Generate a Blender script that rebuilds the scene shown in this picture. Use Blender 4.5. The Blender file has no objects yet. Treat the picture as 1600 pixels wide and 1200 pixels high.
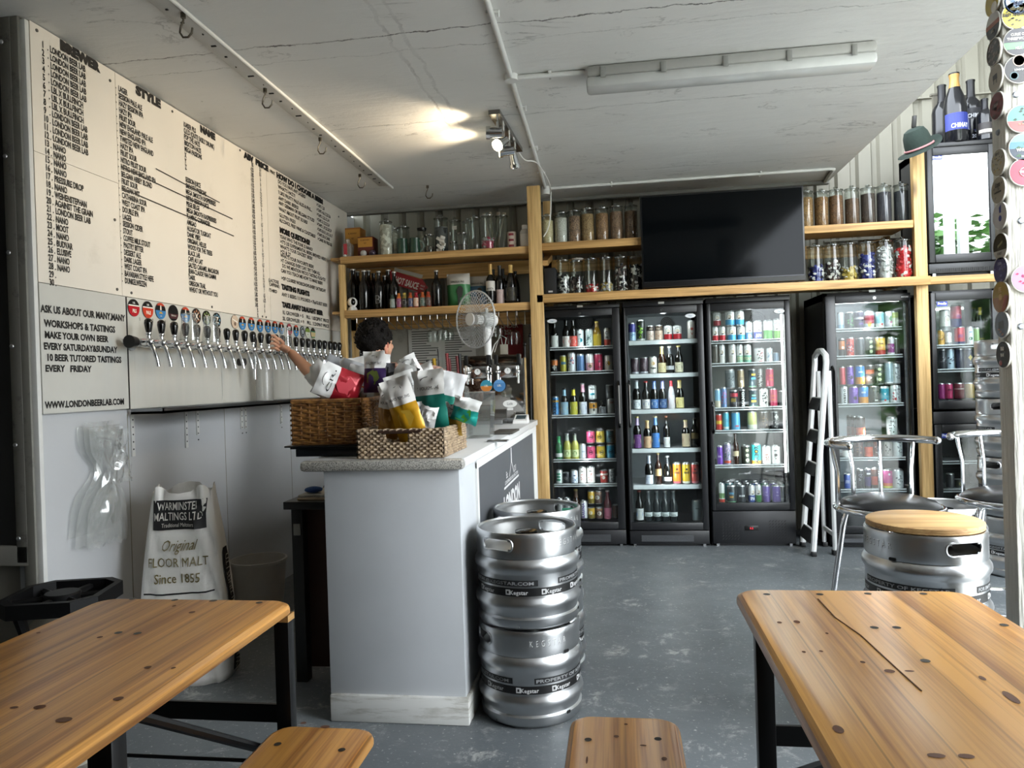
import bpy, math, random
from mathutils import Vector as V, Matrix as M
rnd = random.Random(7)
SC = bpy.context.scene
COL = SC.collection
PI = math.pi

# ---------------------------------------------------------------- camera, sky, light, exposure
CAM_H, FPX = 1.3, 1150.0
RW = M(((0.9893, 0.0311, -0.1422), (0.1420, 0.0086, 0.9898), (-0.0320, 0.9995, -0.0041)))   # columns: right, up, forward
cd = bpy.data.cameras.new('camera'); cam = bpy.data.objects.new('camera', cd); COL.objects.link(cam)
cd.sensor_width = 36.0; cd.lens = FPX / 1600 * 36; cd.clip_start = 0.05; cd.clip_end = 200
_r, _u, _f = RW.col[0].normalized(), RW.col[1].normalized(), RW.col[2].normalized()
_u = (_u - _r * _u.dot(_r)).normalized(); _b = _r.cross(_u)
cam.matrix_world = M(((_r.x, _u.x, _b.x, 0), (_r.y, _u.y, _b.y, 0), (_r.z, _u.z, _b.z, CAM_H), (0, 0, 0, 1)))
SC.camera = cam
SC.view_settings.view_transform = 'Standard'; SC.view_settings.look = 'None'
SC.view_settings.gamma = 1.0; SC.view_settings.use_curve_mapping = False
SC.view_settings.exposure = 0.50
SC.cycles.transparent_max_bounces = 24; SC.cycles.max_bounces = 7
SC.cycles.sample_clamp_indirect = 6.0; SC.cycles.caustics_refractive = False; SC.cycles.caustics_reflective = False
w = bpy.data.worlds.new('overcast_sky'); SC.world = w; w.use_nodes = True
nt = w.node_tree; nt.nodes.clear()
wo = nt.nodes.new('ShaderNodeOutputWorld'); wb = nt.nodes.new('ShaderNodeBackground')
tc = nt.nodes.new('ShaderNodeTexCoord'); sx = nt.nodes.new('ShaderNodeSeparateXYZ'); cr = nt.nodes.new('ShaderNodeValToRGB')
nt.links.new(tc.outputs['Generated'], sx.inputs[0]); nt.links.new(sx.outputs[2], cr.inputs[0])
cr.color_ramp.elements[0].position = 0.0; cr.color_ramp.elements[0].color = (0.30, 0.32, 0.30, 1)
cr.color_ramp.elements[1].position = 0.12; cr.color_ramp.elements[1].color = (0.86, 0.93, 1.0, 1)
nt.links.new(cr.outputs[0], wb.inputs[0]); wb.inputs[1].default_value = 7.6
nt.links.new(wb.outputs[0], wo.inputs[0])
def light(name, kind, loc, energy, color=(1, 1, 1), target=None, **kw):
    l = bpy.data.lights.new(name, kind); o = bpy.data.objects.new(name, l); COL.objects.link(o)
    l.energy = energy; l.color = color; o.location = loc
    for k, v in kw.items(): setattr(l, k, v)
    if target: o.rotation_euler = (V(target) - V(loc)).to_track_quat('-Z', 'Y').to_euler()
    return o
# soft overcast daylight that falls in through the open shutter side, behind and to the right of the camera
light('daylight', 'SUN', (8, -3.0, 4.4), 3.4, (1.0, 0.99, 0.96), target=(0, 3.2, 0.6), angle=math.radians(60))

# ---------------------------------------------------------------- helpers
def at(px, py, x=None, y=None, z=None):
    """world point seen at pixel (px, py) of the 1600x1200 frame on the plane x= / y= / z="""
    d = _r * (px - 800) + _u * (600 - py) - _b * FPX
    o = V((0, 0, CAM_H))
    i, v = (0, x) if x is not None else (1, y) if y is not None else (2, z)
    return o + d * ((v - o[i]) / d[i])
def lin(h):
    h = h.lstrip('#'); c = [int(h[i:i + 2], 16) / 255 for i in (0, 2, 4)]
    return tuple((v / 12.92 if v <= 0.04045 else ((v + 0.055) / 1.055) ** 2.4) for v in c) + (1,)
MATS = {}
def _new(name):
    m = bpy.data.materials.new(name); m.use_nodes = True; t = m.node_tree
    return m, t, t.nodes['Principled BSDF']
def mat(hexc, rough=0.5, metal=0.0, var=0.06, scale=12.0, bump=0.0, bscale=60.0, emit=0.0, stretch=None, dirt=None, dscale=3.0, dlo=0.55, dhi=0.72, coat=0.0, rvar=0.0, spec=0.5):
    """procedural principled material: base colour with noise variation, optional dirt patches and bump"""
    key = (hexc, rough, metal, var, scale, bump, bscale, emit, stretch, dirt, dscale, dlo, dhi, coat, rvar, spec)
    if key in MATS: return MATS[key]
    m, t, p = _new('paint_' + hexc.strip('#')); N, L = t.nodes, t.links
    c = lin(hexc)
    p.inputs['Roughness'].default_value = rough; p.inputs['Metallic'].default_value = metal
    p.inputs['Specular IOR Level'].default_value = spec
    p.inputs['Coat Weight'].default_value = coat; p.inputs['Coat Roughness'].default_value = 0.06
    tcn = N.new('ShaderNodeTexCoord'); src = tcn.outputs['Object']
    if stretch:
        mp = N.new('ShaderNodeMapping'); mp.inputs['Scale'].default_value = stretch; L.new(src, mp.inputs[0]); src = mp.outputs[0]
    n = N.new('ShaderNodeTexNoise'); n.inputs['Scale'].default_value = scale; n.inputs['Detail'].default_value = 5; L.new(src, n.inputs[0])
    mx = N.new('ShaderNodeMix'); mx.data_type = 'RGBA'
    mx.inputs[6].default_value = tuple(max(0, v * (1 - var * 2)) for v in c[:3]) + (1,)
    mx.inputs[7].default_value = tuple(min(1, v * (1 + var * 2)) for v in c[:3]) + (1,)
    L.new(n.outputs[0], mx.inputs[0]); out = mx.outputs[2]
    if dirt:
        n2 = N.new('ShaderNodeTexNoise'); n2.inputs['Scale'].default_value = dscale; n2.inputs['Detail'].default_value = 8; n2.inputs['Roughness'].default_value = 0.7
        L.new(src, n2.inputs[0])
        mr = N.new('ShaderNodeMapRange'); mr.inputs[1].default_value = dlo; mr.inputs[2].default_value = dhi; L.new(n2.outputs[0], mr.inputs[0])
        m2 = N.new('ShaderNodeMix'); m2.data_type = 'RGBA'; L.new(mr.outputs[0], m2.inputs[0]); L.new(out, m2.inputs[6]); m2.inputs[7].default_value = lin(dirt); out = m2.outputs[2]
    L.new(out, p.inputs['Base Color'])
    if rvar:
        mr2 = N.new('ShaderNodeMapRange'); mr2.inputs[3].default_value = rough - rvar; mr2.inputs[4].default_value = rough + rvar; L.new(n.outputs[0], mr2.inputs[0]); L.new(mr2.outputs[0], p.inputs['Roughness'])
    if bump:
        nb = N.new('ShaderNodeTexNoise'); nb.inputs['Scale'].default_value = bscale; nb.inputs['Detail'].default_value = 4; L.new(src, nb.inputs[0])
        b = N.new('ShaderNodeBump'); b.inputs['Strength'].default_value = bump; b.inputs['Distance'].default_value = 0.01
        L.new(nb.outputs[0], b.inputs['Height']); L.new(b.outputs[0], p.inputs['Normal'])
    if emit:
        p.inputs['Emission Color'].default_value = c; p.inputs['Emission Strength'].default_value = emit
    MATS[key] = m; return m
def glass(name, tint=(0.93, 0.97, 0.95), refl=1.0, rough=0.03, edge=0.25, base=0.04, milk=0.0):
    """thin clear wall of glass or plastic: see-through with a Schlick reflection and denser edges"""
    if name in MATS: return MATS[name]
    m = bpy.data.materials.new(name); m.use_nodes = True; t = m.node_tree; N, L = t.nodes, t.links; N.clear()
    o = N.new('ShaderNodeOutputMaterial'); tr = N.new('ShaderNodeBsdfTransparent'); gl = N.new('ShaderNodeBsdfGlossy'); mx = N.new('ShaderNodeMixShader')
    gl.inputs['Roughness'].default_value = rough; gl.inputs['Color'].default_value = (refl, refl, refl, 1)
    lw = N.new('ShaderNodeLayerWeight'); lw.inputs[0].default_value = 0.5
    pw = N.new('ShaderNodeMath'); pw.operation = 'POWER'; L.new(lw.outputs['Facing'], pw.inputs[0]); pw.inputs[1].default_value = 4
    ma = N.new('ShaderNodeMath'); ma.operation = 'MULTIPLY_ADD'; ma.inputs[1].default_value = 1 - base; ma.inputs[2].default_value = base; L.new(pw.outputs[0], ma.inputs[0])
    L.new(ma.outputs[0], mx.inputs[0]); L.new(tr.outputs[0], mx.inputs[1]); L.new(gl.outputs[0], mx.inputs[2])
    cm = N.new('ShaderNodeMix'); cm.data_type = 'RGBA'; L.new(lw.outputs['Facing'], cm.inputs[0]); cm.inputs[6].default_value = tuple(tint) + (1,)
    cm.inputs[7].default_value = tuple(v * (1 - edge) for v in tint) + (1,); L.new(cm.outputs[2], tr.inputs[0])
    out = mx.outputs[0]
    if milk:
        df = N.new('ShaderNodeBsdfDiffuse'); df.inputs[0].default_value = (.85, .87, .86, 1); m2 = N.new('ShaderNodeMixShader'); m2.inputs[0].default_value = milk
        L.new(out, m2.inputs[1]); L.new(df.outputs[0], m2.inputs[2]); out = m2.outputs[0]
    L.new(out, o.inputs[0]); MATS[name] = m; return m
def wood(name, dark, light_, axis='Y', scale=1.0, rough=0.45, knots=0.0, coat=0.0, planks=0.0, plank_axis='X'):
    """timber: grain stretched along one local axis, plank tone steps, dark knots"""
    if name in MATS: return MATS[name]
    m, t, p = _new(name); N, L = t.nodes, t.links
    tcn = N.new('ShaderNodeTexCoord'); mp = N.new('ShaderNodeMapping')
    s = {'X': (0.35, 9, 9), 'Y': (9, 0.35, 9), 'Z': (9, 9, 0.35)}[axis]
    mp.inputs['Scale'].default_value = tuple(v * scale for v in s); L.new(tcn.outputs['Object'], mp.inputs[0])
    n = N.new('ShaderNodeTexNoise'); n.inputs['Scale'].default_value = 5; n.inputs['Detail'].default_value = 7; n.inputs['Distortion'].default_value = 0.6; L.new(mp.outputs[0], n.inputs[0])
    fg = N.new('ShaderNodeMapping'); fg.inputs['Scale'].default_value = tuple(v * scale * (7 if v > 1 else 3) for v in s); L.new(tcn.outputs['Object'], fg.inputs[0])
    n2 = N.new('ShaderNodeTexNoise'); n2.inputs['Scale'].default_value = 5; n2.inputs['Detail'].default_value = 4; L.new(fg.outputs[0], n2.inputs[0])
    ad = N.new('ShaderNodeMath'); ad.operation = 'MULTIPLY_ADD'; L.new(n2.outputs[0], ad.inputs[0]); ad.inputs[1].default_value = .55; sb0 = N.new('ShaderNodeMath'); sb0.operation = 'SUBTRACT'; L.new(n.outputs[0], sb0.inputs[0]); sb0.inputs[1].default_value = .275; L.new(sb0.outputs[0], ad.inputs[2])
    cr = N.new('ShaderNodeValToRGB'); e = cr.color_ramp.elements; e[0].position = 0.30; e[0].color = lin(dark); e[1].position = 0.62; e[1].color = lin(light_); L.new(ad.outputs[0], cr.inputs[0]); out = cr.outputs[0]
    if planks:
        sp = N.new('ShaderNodeSeparateXYZ'); L.new(tcn.outputs['Object'], sp.inputs[0])
        dv = N.new('ShaderNodeMath'); dv.operation = 'DIVIDE'; dv.inputs[1].default_value = planks; L.new(sp.outputs['XYZ'.index(plank_axis)], dv.inputs[0])
        fl = N.new('ShaderNodeMath'); fl.operation = 'FLOOR'; L.new(dv.outputs[0], fl.inputs[0])
        wn = N.new('ShaderNodeTexWhiteNoise'); wn.noise_dimensions = '1D'; L.new(fl.outputs[0], wn.inputs['W'])
        fr = N.new('ShaderNodeMath'); fr.operation = 'FRACT'; L.new(dv.outputs[0], fr.inputs[0])
        mr = N.new('ShaderNodeMapRange'); mr.inputs[3].default_value = 0.80; mr.inputs[4].default_value = 1.12; L.new(wn.outputs[0], mr.inputs[0])
        ln = N.new('ShaderNodeMath'); ln.operation = 'LESS_THAN'; ln.inputs[1].default_value = 0.035; L.new(fr.outputs[0], ln.inputs[0])
        sb = N.new('ShaderNodeMath'); sb.operation = 'MULTIPLY_ADD'; sb.inputs[1].default_value = -0.35; L.new(ln.outputs[0], sb.inputs[0]); L.new(mr.outputs[0], sb.inputs[2])
        vm = N.new('ShaderNodeVectorMath'); vm.operation = 'SCALE'; L.new(out, vm.inputs[0]); L.new(sb.outputs[0], vm.inputs['Scale']); out = vm.outputs[0]
    if knots:
        mk = N.new('ShaderNodeMapping'); k = {'X': (1, 2.4, 2.4), 'Y': (2.4, 1, 2.4), 'Z': (2.4, 2.4, 1)}[axis]; mk.inputs['Scale'].default_value = k; L.new(tcn.outputs['Object'], mk.inputs[0])
        vo = N.new('ShaderNodeTexVoronoi'); vo.inputs['Scale'].default_value = knots; L.new(mk.outputs[0], vo.inputs[0])
        m3 = N.new('ShaderNodeMapRange'); m3.inputs[1].default_value = 0.05; m3.inputs[2].default_value = 0.11; m3.inputs[3].default_value = 0.85; m3.inputs[4].default_value = 0.0; L.new(vo.outputs['Distance'], m3.inputs[0])
        mm = N.new('ShaderNodeMix'); mm.data_type = 'RGBA'; L.new(m3.outputs[0], mm.inputs[0]); L.new(out, mm.inputs[6]); mm.inputs[7].default_value = lin('3a1d0c'); out = mm.outputs[2]
    L.new(out, p.inputs['Base Color']); p.inputs['Roughness'].default_value = rough; p.inputs['Coat Weight'].default_value = coat; p.inputs['Coat Roughness'].default_value = 0.25
    b = N.new('ShaderNodeBump'); b.inputs['Strength'].default_value = 0.12; b.inputs['Distance'].default_value = 0.004; L.new(n.outputs[0], b.inputs['Height']); L.new(b.outputs[0], p.inputs['Normal'])
    MATS[name] = m; return m

def wpos(o):
    p = V((0, 0, 0))
    while o is not None: p += o.location; o = o.parent
    return p
def tag(o, label, cat, group=None):
    o['label'] = label; o['category'] = cat
    if group: o['group'] = group
    return o
def thing(name, label, cat, loc=(0, 0, 0), group=None):
    o = bpy.data.objects.new(name, None); COL.objects.link(o); o.empty_display_size = 0.1; o.location = loc
    return tag(o, label, cat, group)
def struct(o): o['kind'] = 'structure'; return o
def copy_tree(o, parent=None):
    c = o.copy(); COL.objects.link(c); c.parent = parent
    for ch in o.children: copy_tree(ch, c)
    return c
def place(o, loc, rz=0.0, label=None, group=None, first=[None]):
    o.location = loc; o.rotation_euler = (0, 0, rz)
    if label: o['label'] = label
    if group: o['group'] = group
    return o
class Proto:
    """builds one of a kind, then hands it out first and copies of it afterwards"""
    def __init__(s, o): s.o, s.used = o, False
    def __call__(s, loc, rz=0.0, label=None, group=None):
        o = s.o if not s.used else copy_tree(s.o); s.used = True
        return place(o, loc, rz, label, group)

class MB:
    """collects shapes; build() links them as ONE mesh object"""
    def __init__(s): s.v, s.f, s.m = [], [], []
    def add(s, vs, fs, m=0, mx=None):
        k = len(s.v)
        s.v += [tuple(mx @ V(v)) if mx else tuple(v) for v in vs]
        s.f += [tuple(i + k for i in f) for f in fs]; s.m += [m] * len(fs); return s
    def box(s, x0, x1, y0, y1, z0, z1, m=0, bev=0.0, mx=None):
        if bev <= 0:
            vs = [(x, y, z) for z in (z0, z1) for y in (y0, y1) for x in (x0, x1)]
            fs = [(0, 2, 3, 1), (4, 5, 7, 6), (0, 1, 5, 4), (2, 6, 7, 3), (0, 4, 6, 2), (1, 3, 7, 5)]
            return s.add(vs, fs, m, mx)
        import bmesh
        bm = bmesh.new(); bmesh.ops.create_cube(bm, size=1)
        for v in bm.verts: v.co = V(((x0 + x1) / 2 + v.co.x * (x1 - x0), (y0 + y1) / 2 + v.co.y * (y1 - y0), (z0 + z1) / 2 + v.co.z * (z1 - z0)))
        bmesh.ops.bevel(bm, geom=bm.edges[:], offset=bev, segments=2, affect='EDGES', profile=0.5)
        bm.verts.index_update()
        vs = [v.co.copy() for v in bm.verts]; fs = [[v.index for v in f.verts] for f in bm.faces]; bm.free()
        return s.add(vs, fs, m, mx)
    def lathe(s, prof, c=(0, 0, 0), seg=20, m=0, mx=None, skip=None, mats=None):
        """prof: [(r, z)] bottom to top (outside), around Z at c; r==0 closes to a point; skip(i, j) leaves a hole"""
        vs, fs, mm, rings = [], [], [], []
        for r, z in prof:
            if r <= 1e-7: rings.append([len(vs)]); vs.append((c[0], c[1], c[2] + z))
            else:
                rings.append(list(range(len(vs), len(vs) + seg)))
                vs += [(c[0] + r * math.cos(2 * PI * i / seg), c[1] + r * math.sin(2 * PI * i / seg), c[2] + z) for i in range(seg)]
        for j in range(len(rings) - 1):
            a, b = rings[j], rings[j + 1]
            for i in range(seg):
                if skip and skip(i, j): continue
                k = (i + 1) % seg
                if len(a) == 1 and len(b) == 1: continue
                if len(a) == 1: fs.append((a[0], b[k], b[i]))
                elif len(b) == 1: fs.append((a[i], a[k], b[0]))
                else: fs.append((a[i], a[k], b[k], b[i]))
                mm.append(mats[j] if mats else m)
        k = len(s.v); s.v += [tuple(mx @ V(v)) if mx else v for v in vs]; s.f += [tuple(i + k for i in f) for f in fs]; s.m += mm
        return s
    def cyl(s, p0, p1, r0, r1=None, seg=12, m=0, cap=True):
        p0, p1 = V(p0), V(p1); d = p1 - p0; h = d.length
        if h < 1e-9: return s
        r1 = r0 if r1 is None else r1
        q = M.Translation(p0) @ d.to_track_quat('Z', 'Y').to_matrix().to_4x4()
        pr = [(r0, 0), (r1, h)]
        if cap: pr = [(0, 0)] + pr + [(0, h)]
        return s.lathe(pr, seg=seg, m=m, mx=q)
    def tube(s, pts, r, seg=8, m=0, closed=False, cap=True):
        pts = [V(p) for p in pts]; n = len(pts); rs = r if isinstance(r, (list, tuple)) else [r] * n
        vs, fs = [], []; up = None
        for i, p in enumerate(pts):
            a = pts[i - 1] if (i or closed) else p; b = pts[(i + 1) % n] if (i < n - 1 or closed) else p
            t = (b - a).normalized()
            if up is None: up = t.orthogonal().normalized()
            up = (up - t * up.dot(t))
            up = up.normalized() if up.length > 1e-6 else t.orthogonal().normalized()
            sd = t.cross(up)
            vs += [p + (up * math.cos(2 * PI * k / seg) + sd * math.sin(2 * PI * k / seg)) * rs[i] for k in range(seg)]
        for i in range(n if closed else n - 1):
            j = (i + 1) % n
            for k in range(seg): l = (k + 1) % seg; fs.append((i * seg + k, i * seg + l, j * seg + l, j * seg + k))
        if cap and not closed: fs.append(tuple(range(seg - 1, -1, -1))); fs.append(tuple((n - 1) * seg + k for k in range(seg)))
        return s.add(vs, fs, m)
    def ball(s, c, r, seg=14, rings=8, m=0, sc=(1, 1, 1), mx=None):
        pr = [(0 if j in (0, rings) else math.sin(PI * j / rings), -math.cos(PI * j / rings)) for j in range(rings + 1)]
        q = M.Translation(c) @ (mx or M()) @ M.Diagonal((r * sc[0], r * sc[1], r * sc[2], 1))
        return s.lathe(pr, seg=seg, m=m, mx=q)
    def prism(s, poly, h, mx=None, m=0):
        """polygon in local xy extruded along +z by h"""
        n = len(poly); vs = [(x, y, 0) for x, y in poly] + [(x, y, h) for x, y in poly]
        fs = [tuple(range(n - 1, -1, -1)), tuple(range(n, 2 * n))] + [(i, (i + 1) % n, n + (i + 1) % n, n + i) for i in range(n)]
        return s.add(vs, fs, m, mx)
    def poly(s, pts, m=0, mx=None): return s.add(pts, [tuple(range(len(pts)))], m, mx)
    def text(s, st, size, mx=None, m=0, wf=1.0, track=0.0, align='L', warp=None, bold=0.012, width=None):
        W, sh = layout(st, size, wf, track, bold)
        if width: wf = wf * width / max(W, 1e-6); W, sh = layout(st, size, wf, track * width / max(W, 1e-6), bold)
        off = {'L': 0, 'C': -W / 2, 'R': -W}[align]
        for vs, fs in sh:
            q = [(x + off, y, 0) for x, y in vs]
            if warp: q = [warp(x, y) for x, y, _ in q]
            s.add(q, fs, m, mx)
        return s
    def build(s, name, mats, parent=None, loc=None, world=True, sharp=38):
        """verts in world coordinates when world (shifted to the parent's / own loc), else already local"""
        org = V(loc) if loc is not None else V((0, 0, 0))
        base = wpos(parent) if (parent and world) else V((0, 0, 0))
        if world: sh = base + org if parent is None or loc is not None else base
        else: sh = V((0, 0, 0))
        me = bpy.data.meshes.new(name)
        vs = s.v if not world else [(x - sh.x, y - sh.y, z - sh.z) for x, y, z in s.v]
        me.from_pydata(vs, [], s.f); me.polygons.foreach_set('material_index', s.m)
        me.polygons.foreach_set('use_smooth', [True] * len(s.f))
        for q in (mats if isinstance(mats, (list, tuple)) else [mats]): me.materials.append(q)
        me.update(); me.set_sharp_from_angle(angle=math.radians(sharp))
        o = bpy.data.objects.new(name, me); COL.objects.link(o); o.parent = parent
        if loc is not None: o.location = org
        return o
GLY = {}
def _curve(st, bold):
    c = bpy.data.curves.new('lettering', 'FONT'); c.body = st; c.resolution_u = 2; c.offset = bold; c.fill_mode = 'BOTH'
    o = bpy.data.objects.new('lettering', c); COL.objects.link(o); bpy.context.view_layer.update()
    e = o.evaluated_get(bpy.context.evaluated_depsgraph_get()); me = e.to_mesh()
    vs = [(v.co.x, v.co.y) for v in me.vertices]; fs = [tuple(p.vertices) for p in me.polygons]
    e.to_mesh_clear(); bpy.data.objects.remove(o); bpy.data.curves.remove(c)
    return vs, fs
def glyph(ch, bold):
    k = (ch, bold)
    if k not in GLY:
        if ('HH', 0) not in GLY: GLY[('HH', 0)] = max(v[0] for v in _curve('HH', 0)[0])
        adv = max(v[0] for v in _curve('H' + ch + 'H', 0)[0]) - GLY[('HH', 0)]
        vs, fs = ([], []) if ch == ' ' else _curve(ch, bold)
        GLY[k] = (vs, fs, adv)
    return GLY[k]
def layout(st, size, wf, track, bold):
    k = size / 0.73      # size = cap height
    x, out = 0.0, []
    for ch in st:
        vs, fs, adv = glyph(ch, bold)
        if fs: out.append(([(x + vx * k * wf, vy * k) for vx, vy in vs], fs))
        x += adv * k * wf + track
    return x, out
def wallmx(o, u=(1, 0, 0), v=(0, 0, 1)):
    """matrix taking (x, y, z) to o + x*u + y*v + z*(u x v)"""
    u, v = V(u).normalized(), V(v).normalized(); n = u.cross(v)
    return M(((u.x, v.x, n.x, o[0]), (u.y, v.y, n.y, o[1]), (u.z, v.z, n.z, o[2]), (0, 0, 0, 1)))
def circ(r, n=24, cx=0, cy=0): return [(cx + r * math.cos(2 * PI * i / n), cy + r * math.sin(2 * PI * i / n)) for i in range(n)]
def rrect(w_, h_, r, n=4):
    p = []
    for cx, cy, a in ((w_ / 2 - r, h_ / 2 - r, 0), (-w_ / 2 + r, h_ / 2 - r, 90), (-w_ / 2 + r, -h_ / 2 + r, 180), (w_ / 2 - r, -h_ / 2 + r, 270)):
        p += [(cx + r * math.cos(math.radians(a + 90 * i / n)), cy + r * math.sin(math.radians(a + 90 * i / n))) for i in range(n + 1)]
    return p
def bez(p0, p1, p2, p3, n=10):
    p0, p1, p2, p3 = map(V, (p0, p1, p2, p3))
    return [p0 * (1 - t) ** 3 + p1 * 3 * t * (1 - t) ** 2 + p2 * 3 * t * t * (1 - t) + p3 * t ** 3 for t in [i / n for i in range(n + 1)]]
ORD = ['', 'first', 'second', 'third', 'fourth', 'fifth', 'sixth', 'seventh', 'eighth', 'ninth', 'tenth', 'eleventh', 'twelfth', 'thirteenth', 'fourteenth', 'fifteenth', 'sixteenth', 'seventeenth', 'eighteenth', 'nineteenth', 'twentieth',
       'twenty-first', 'twenty-second', 'twenty-third', 'twenty-fourth', 'twenty-fifth', 'twenty-sixth', 'twenty-seventh', 'twenty-eighth', 'twenty-ninth', 'thirtieth']

CHROME = mat('d8dadc', 0.12, 1.0, 0.02); STEEL = mat('b4b6b8', 0.30, 1.0, 0.05, 20, rvar=0.08); ALU = mat('c8caca', 0.35, 1.0, 0.03)
BLACK = mat('0b0b0c', 0.4); BLACKGL = mat('070708', 0.12); BLACKMT = mat('121213', 0.75); WHITE = mat('dfe0de', 0.45, var=0.03); WHITEPL = mat('e6e6e4', 0.3, var=0.02)
INK = mat('0c0c0d', 0.6); CLEAR = glass('clear_glass'); PLASTIC = glass('clear_plastic', (0.93, 0.95, 0.94), edge=0.35, base=0.10, milk=0.07)
PINE = wood('shelf_pine', '96713f', 'c9a065', 'X', rough=0.55, knots=1.1)
PINEZ = wood('post_pine', 'a9844f', 'd9b67b', 'Z', rough=0.55, knots=1.1)
# ---------------------------------------------------------------- the setting
def floor_mat():
    m, t, p = _new('worn_grey_floor_paint'); N, L = t.nodes, t.links
    tcn = N.new('ShaderNodeTexCoord'); O = tcn.outputs['Object']
    def noise(sc, det, ro=0.6, dist=0.0):
        n = N.new('ShaderNodeTexNoise'); n.inputs['Scale'].default_value = sc; n.inputs['Detail'].default_value = det; n.inputs['Roughness'].default_value = ro; n.inputs['Distortion'].default_value = dist; L.new(O, n.inputs[0]); return n
    def ramp(src, a, b, ca=None, cb=None):
        mr = N.new('ShaderNodeMapRange'); mr.inputs[1].default_value = a; mr.inputs[2].default_value = b; L.new(src, mr.inputs[0]); return mr.outputs[0]
    def mix(f, a, b):
        x = N.new('ShaderNodeMix'); x.data_type = 'RGBA'
        L.new(f, x.inputs[0])
        for i, c in ((6, a), (7, b)):
            if isinstance(c, str): x.inputs[i].default_value = lin(c)
            else: L.new(c, x.inputs[i])
        return x.outputs[2]
    base = mix(noise(1.3, 4).outputs[0], '4a5054', '6b7073')
    worn = mix(ramp(noise(9, 12, 0.78, 0.4).outputs[0], 0.53, 0.615), base, 'a9aaa7')
    patch = mix(ramp(noise(2.2, 6).outputs[0], 0.46, 0.66), base, worn)
    specks = mix(ramp(noise(55, 6, 0.7).outputs[0], 0.60, 0.68), patch, 'b5b5b0')
    dark = mix(ramp(noise(14, 8, 0.75).outputs[0], 0.62, 0.72), specks, '3c3f41')
    L.new(dark, p.inputs['Base Color'])
    mr = N.new('ShaderNodeMapRange'); mr.inputs[3].default_value = 0.28; mr.inputs[4].default_value = 0.6; L.new(noise(6, 5).outputs[0], mr.inputs[0]); L.new(mr.outputs[0], p.inputs['Roughness'])
    b = N.new('ShaderNodeBump'); b.inputs['Strength'].default_value = 0.25; b.inputs['Distance'].default_value = 0.004; L.new(noise(40, 8, 0.7).outputs[0], b.inputs['Height']); L.new(b.outputs[0], p.inputs['Normal'])
    return m
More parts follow.
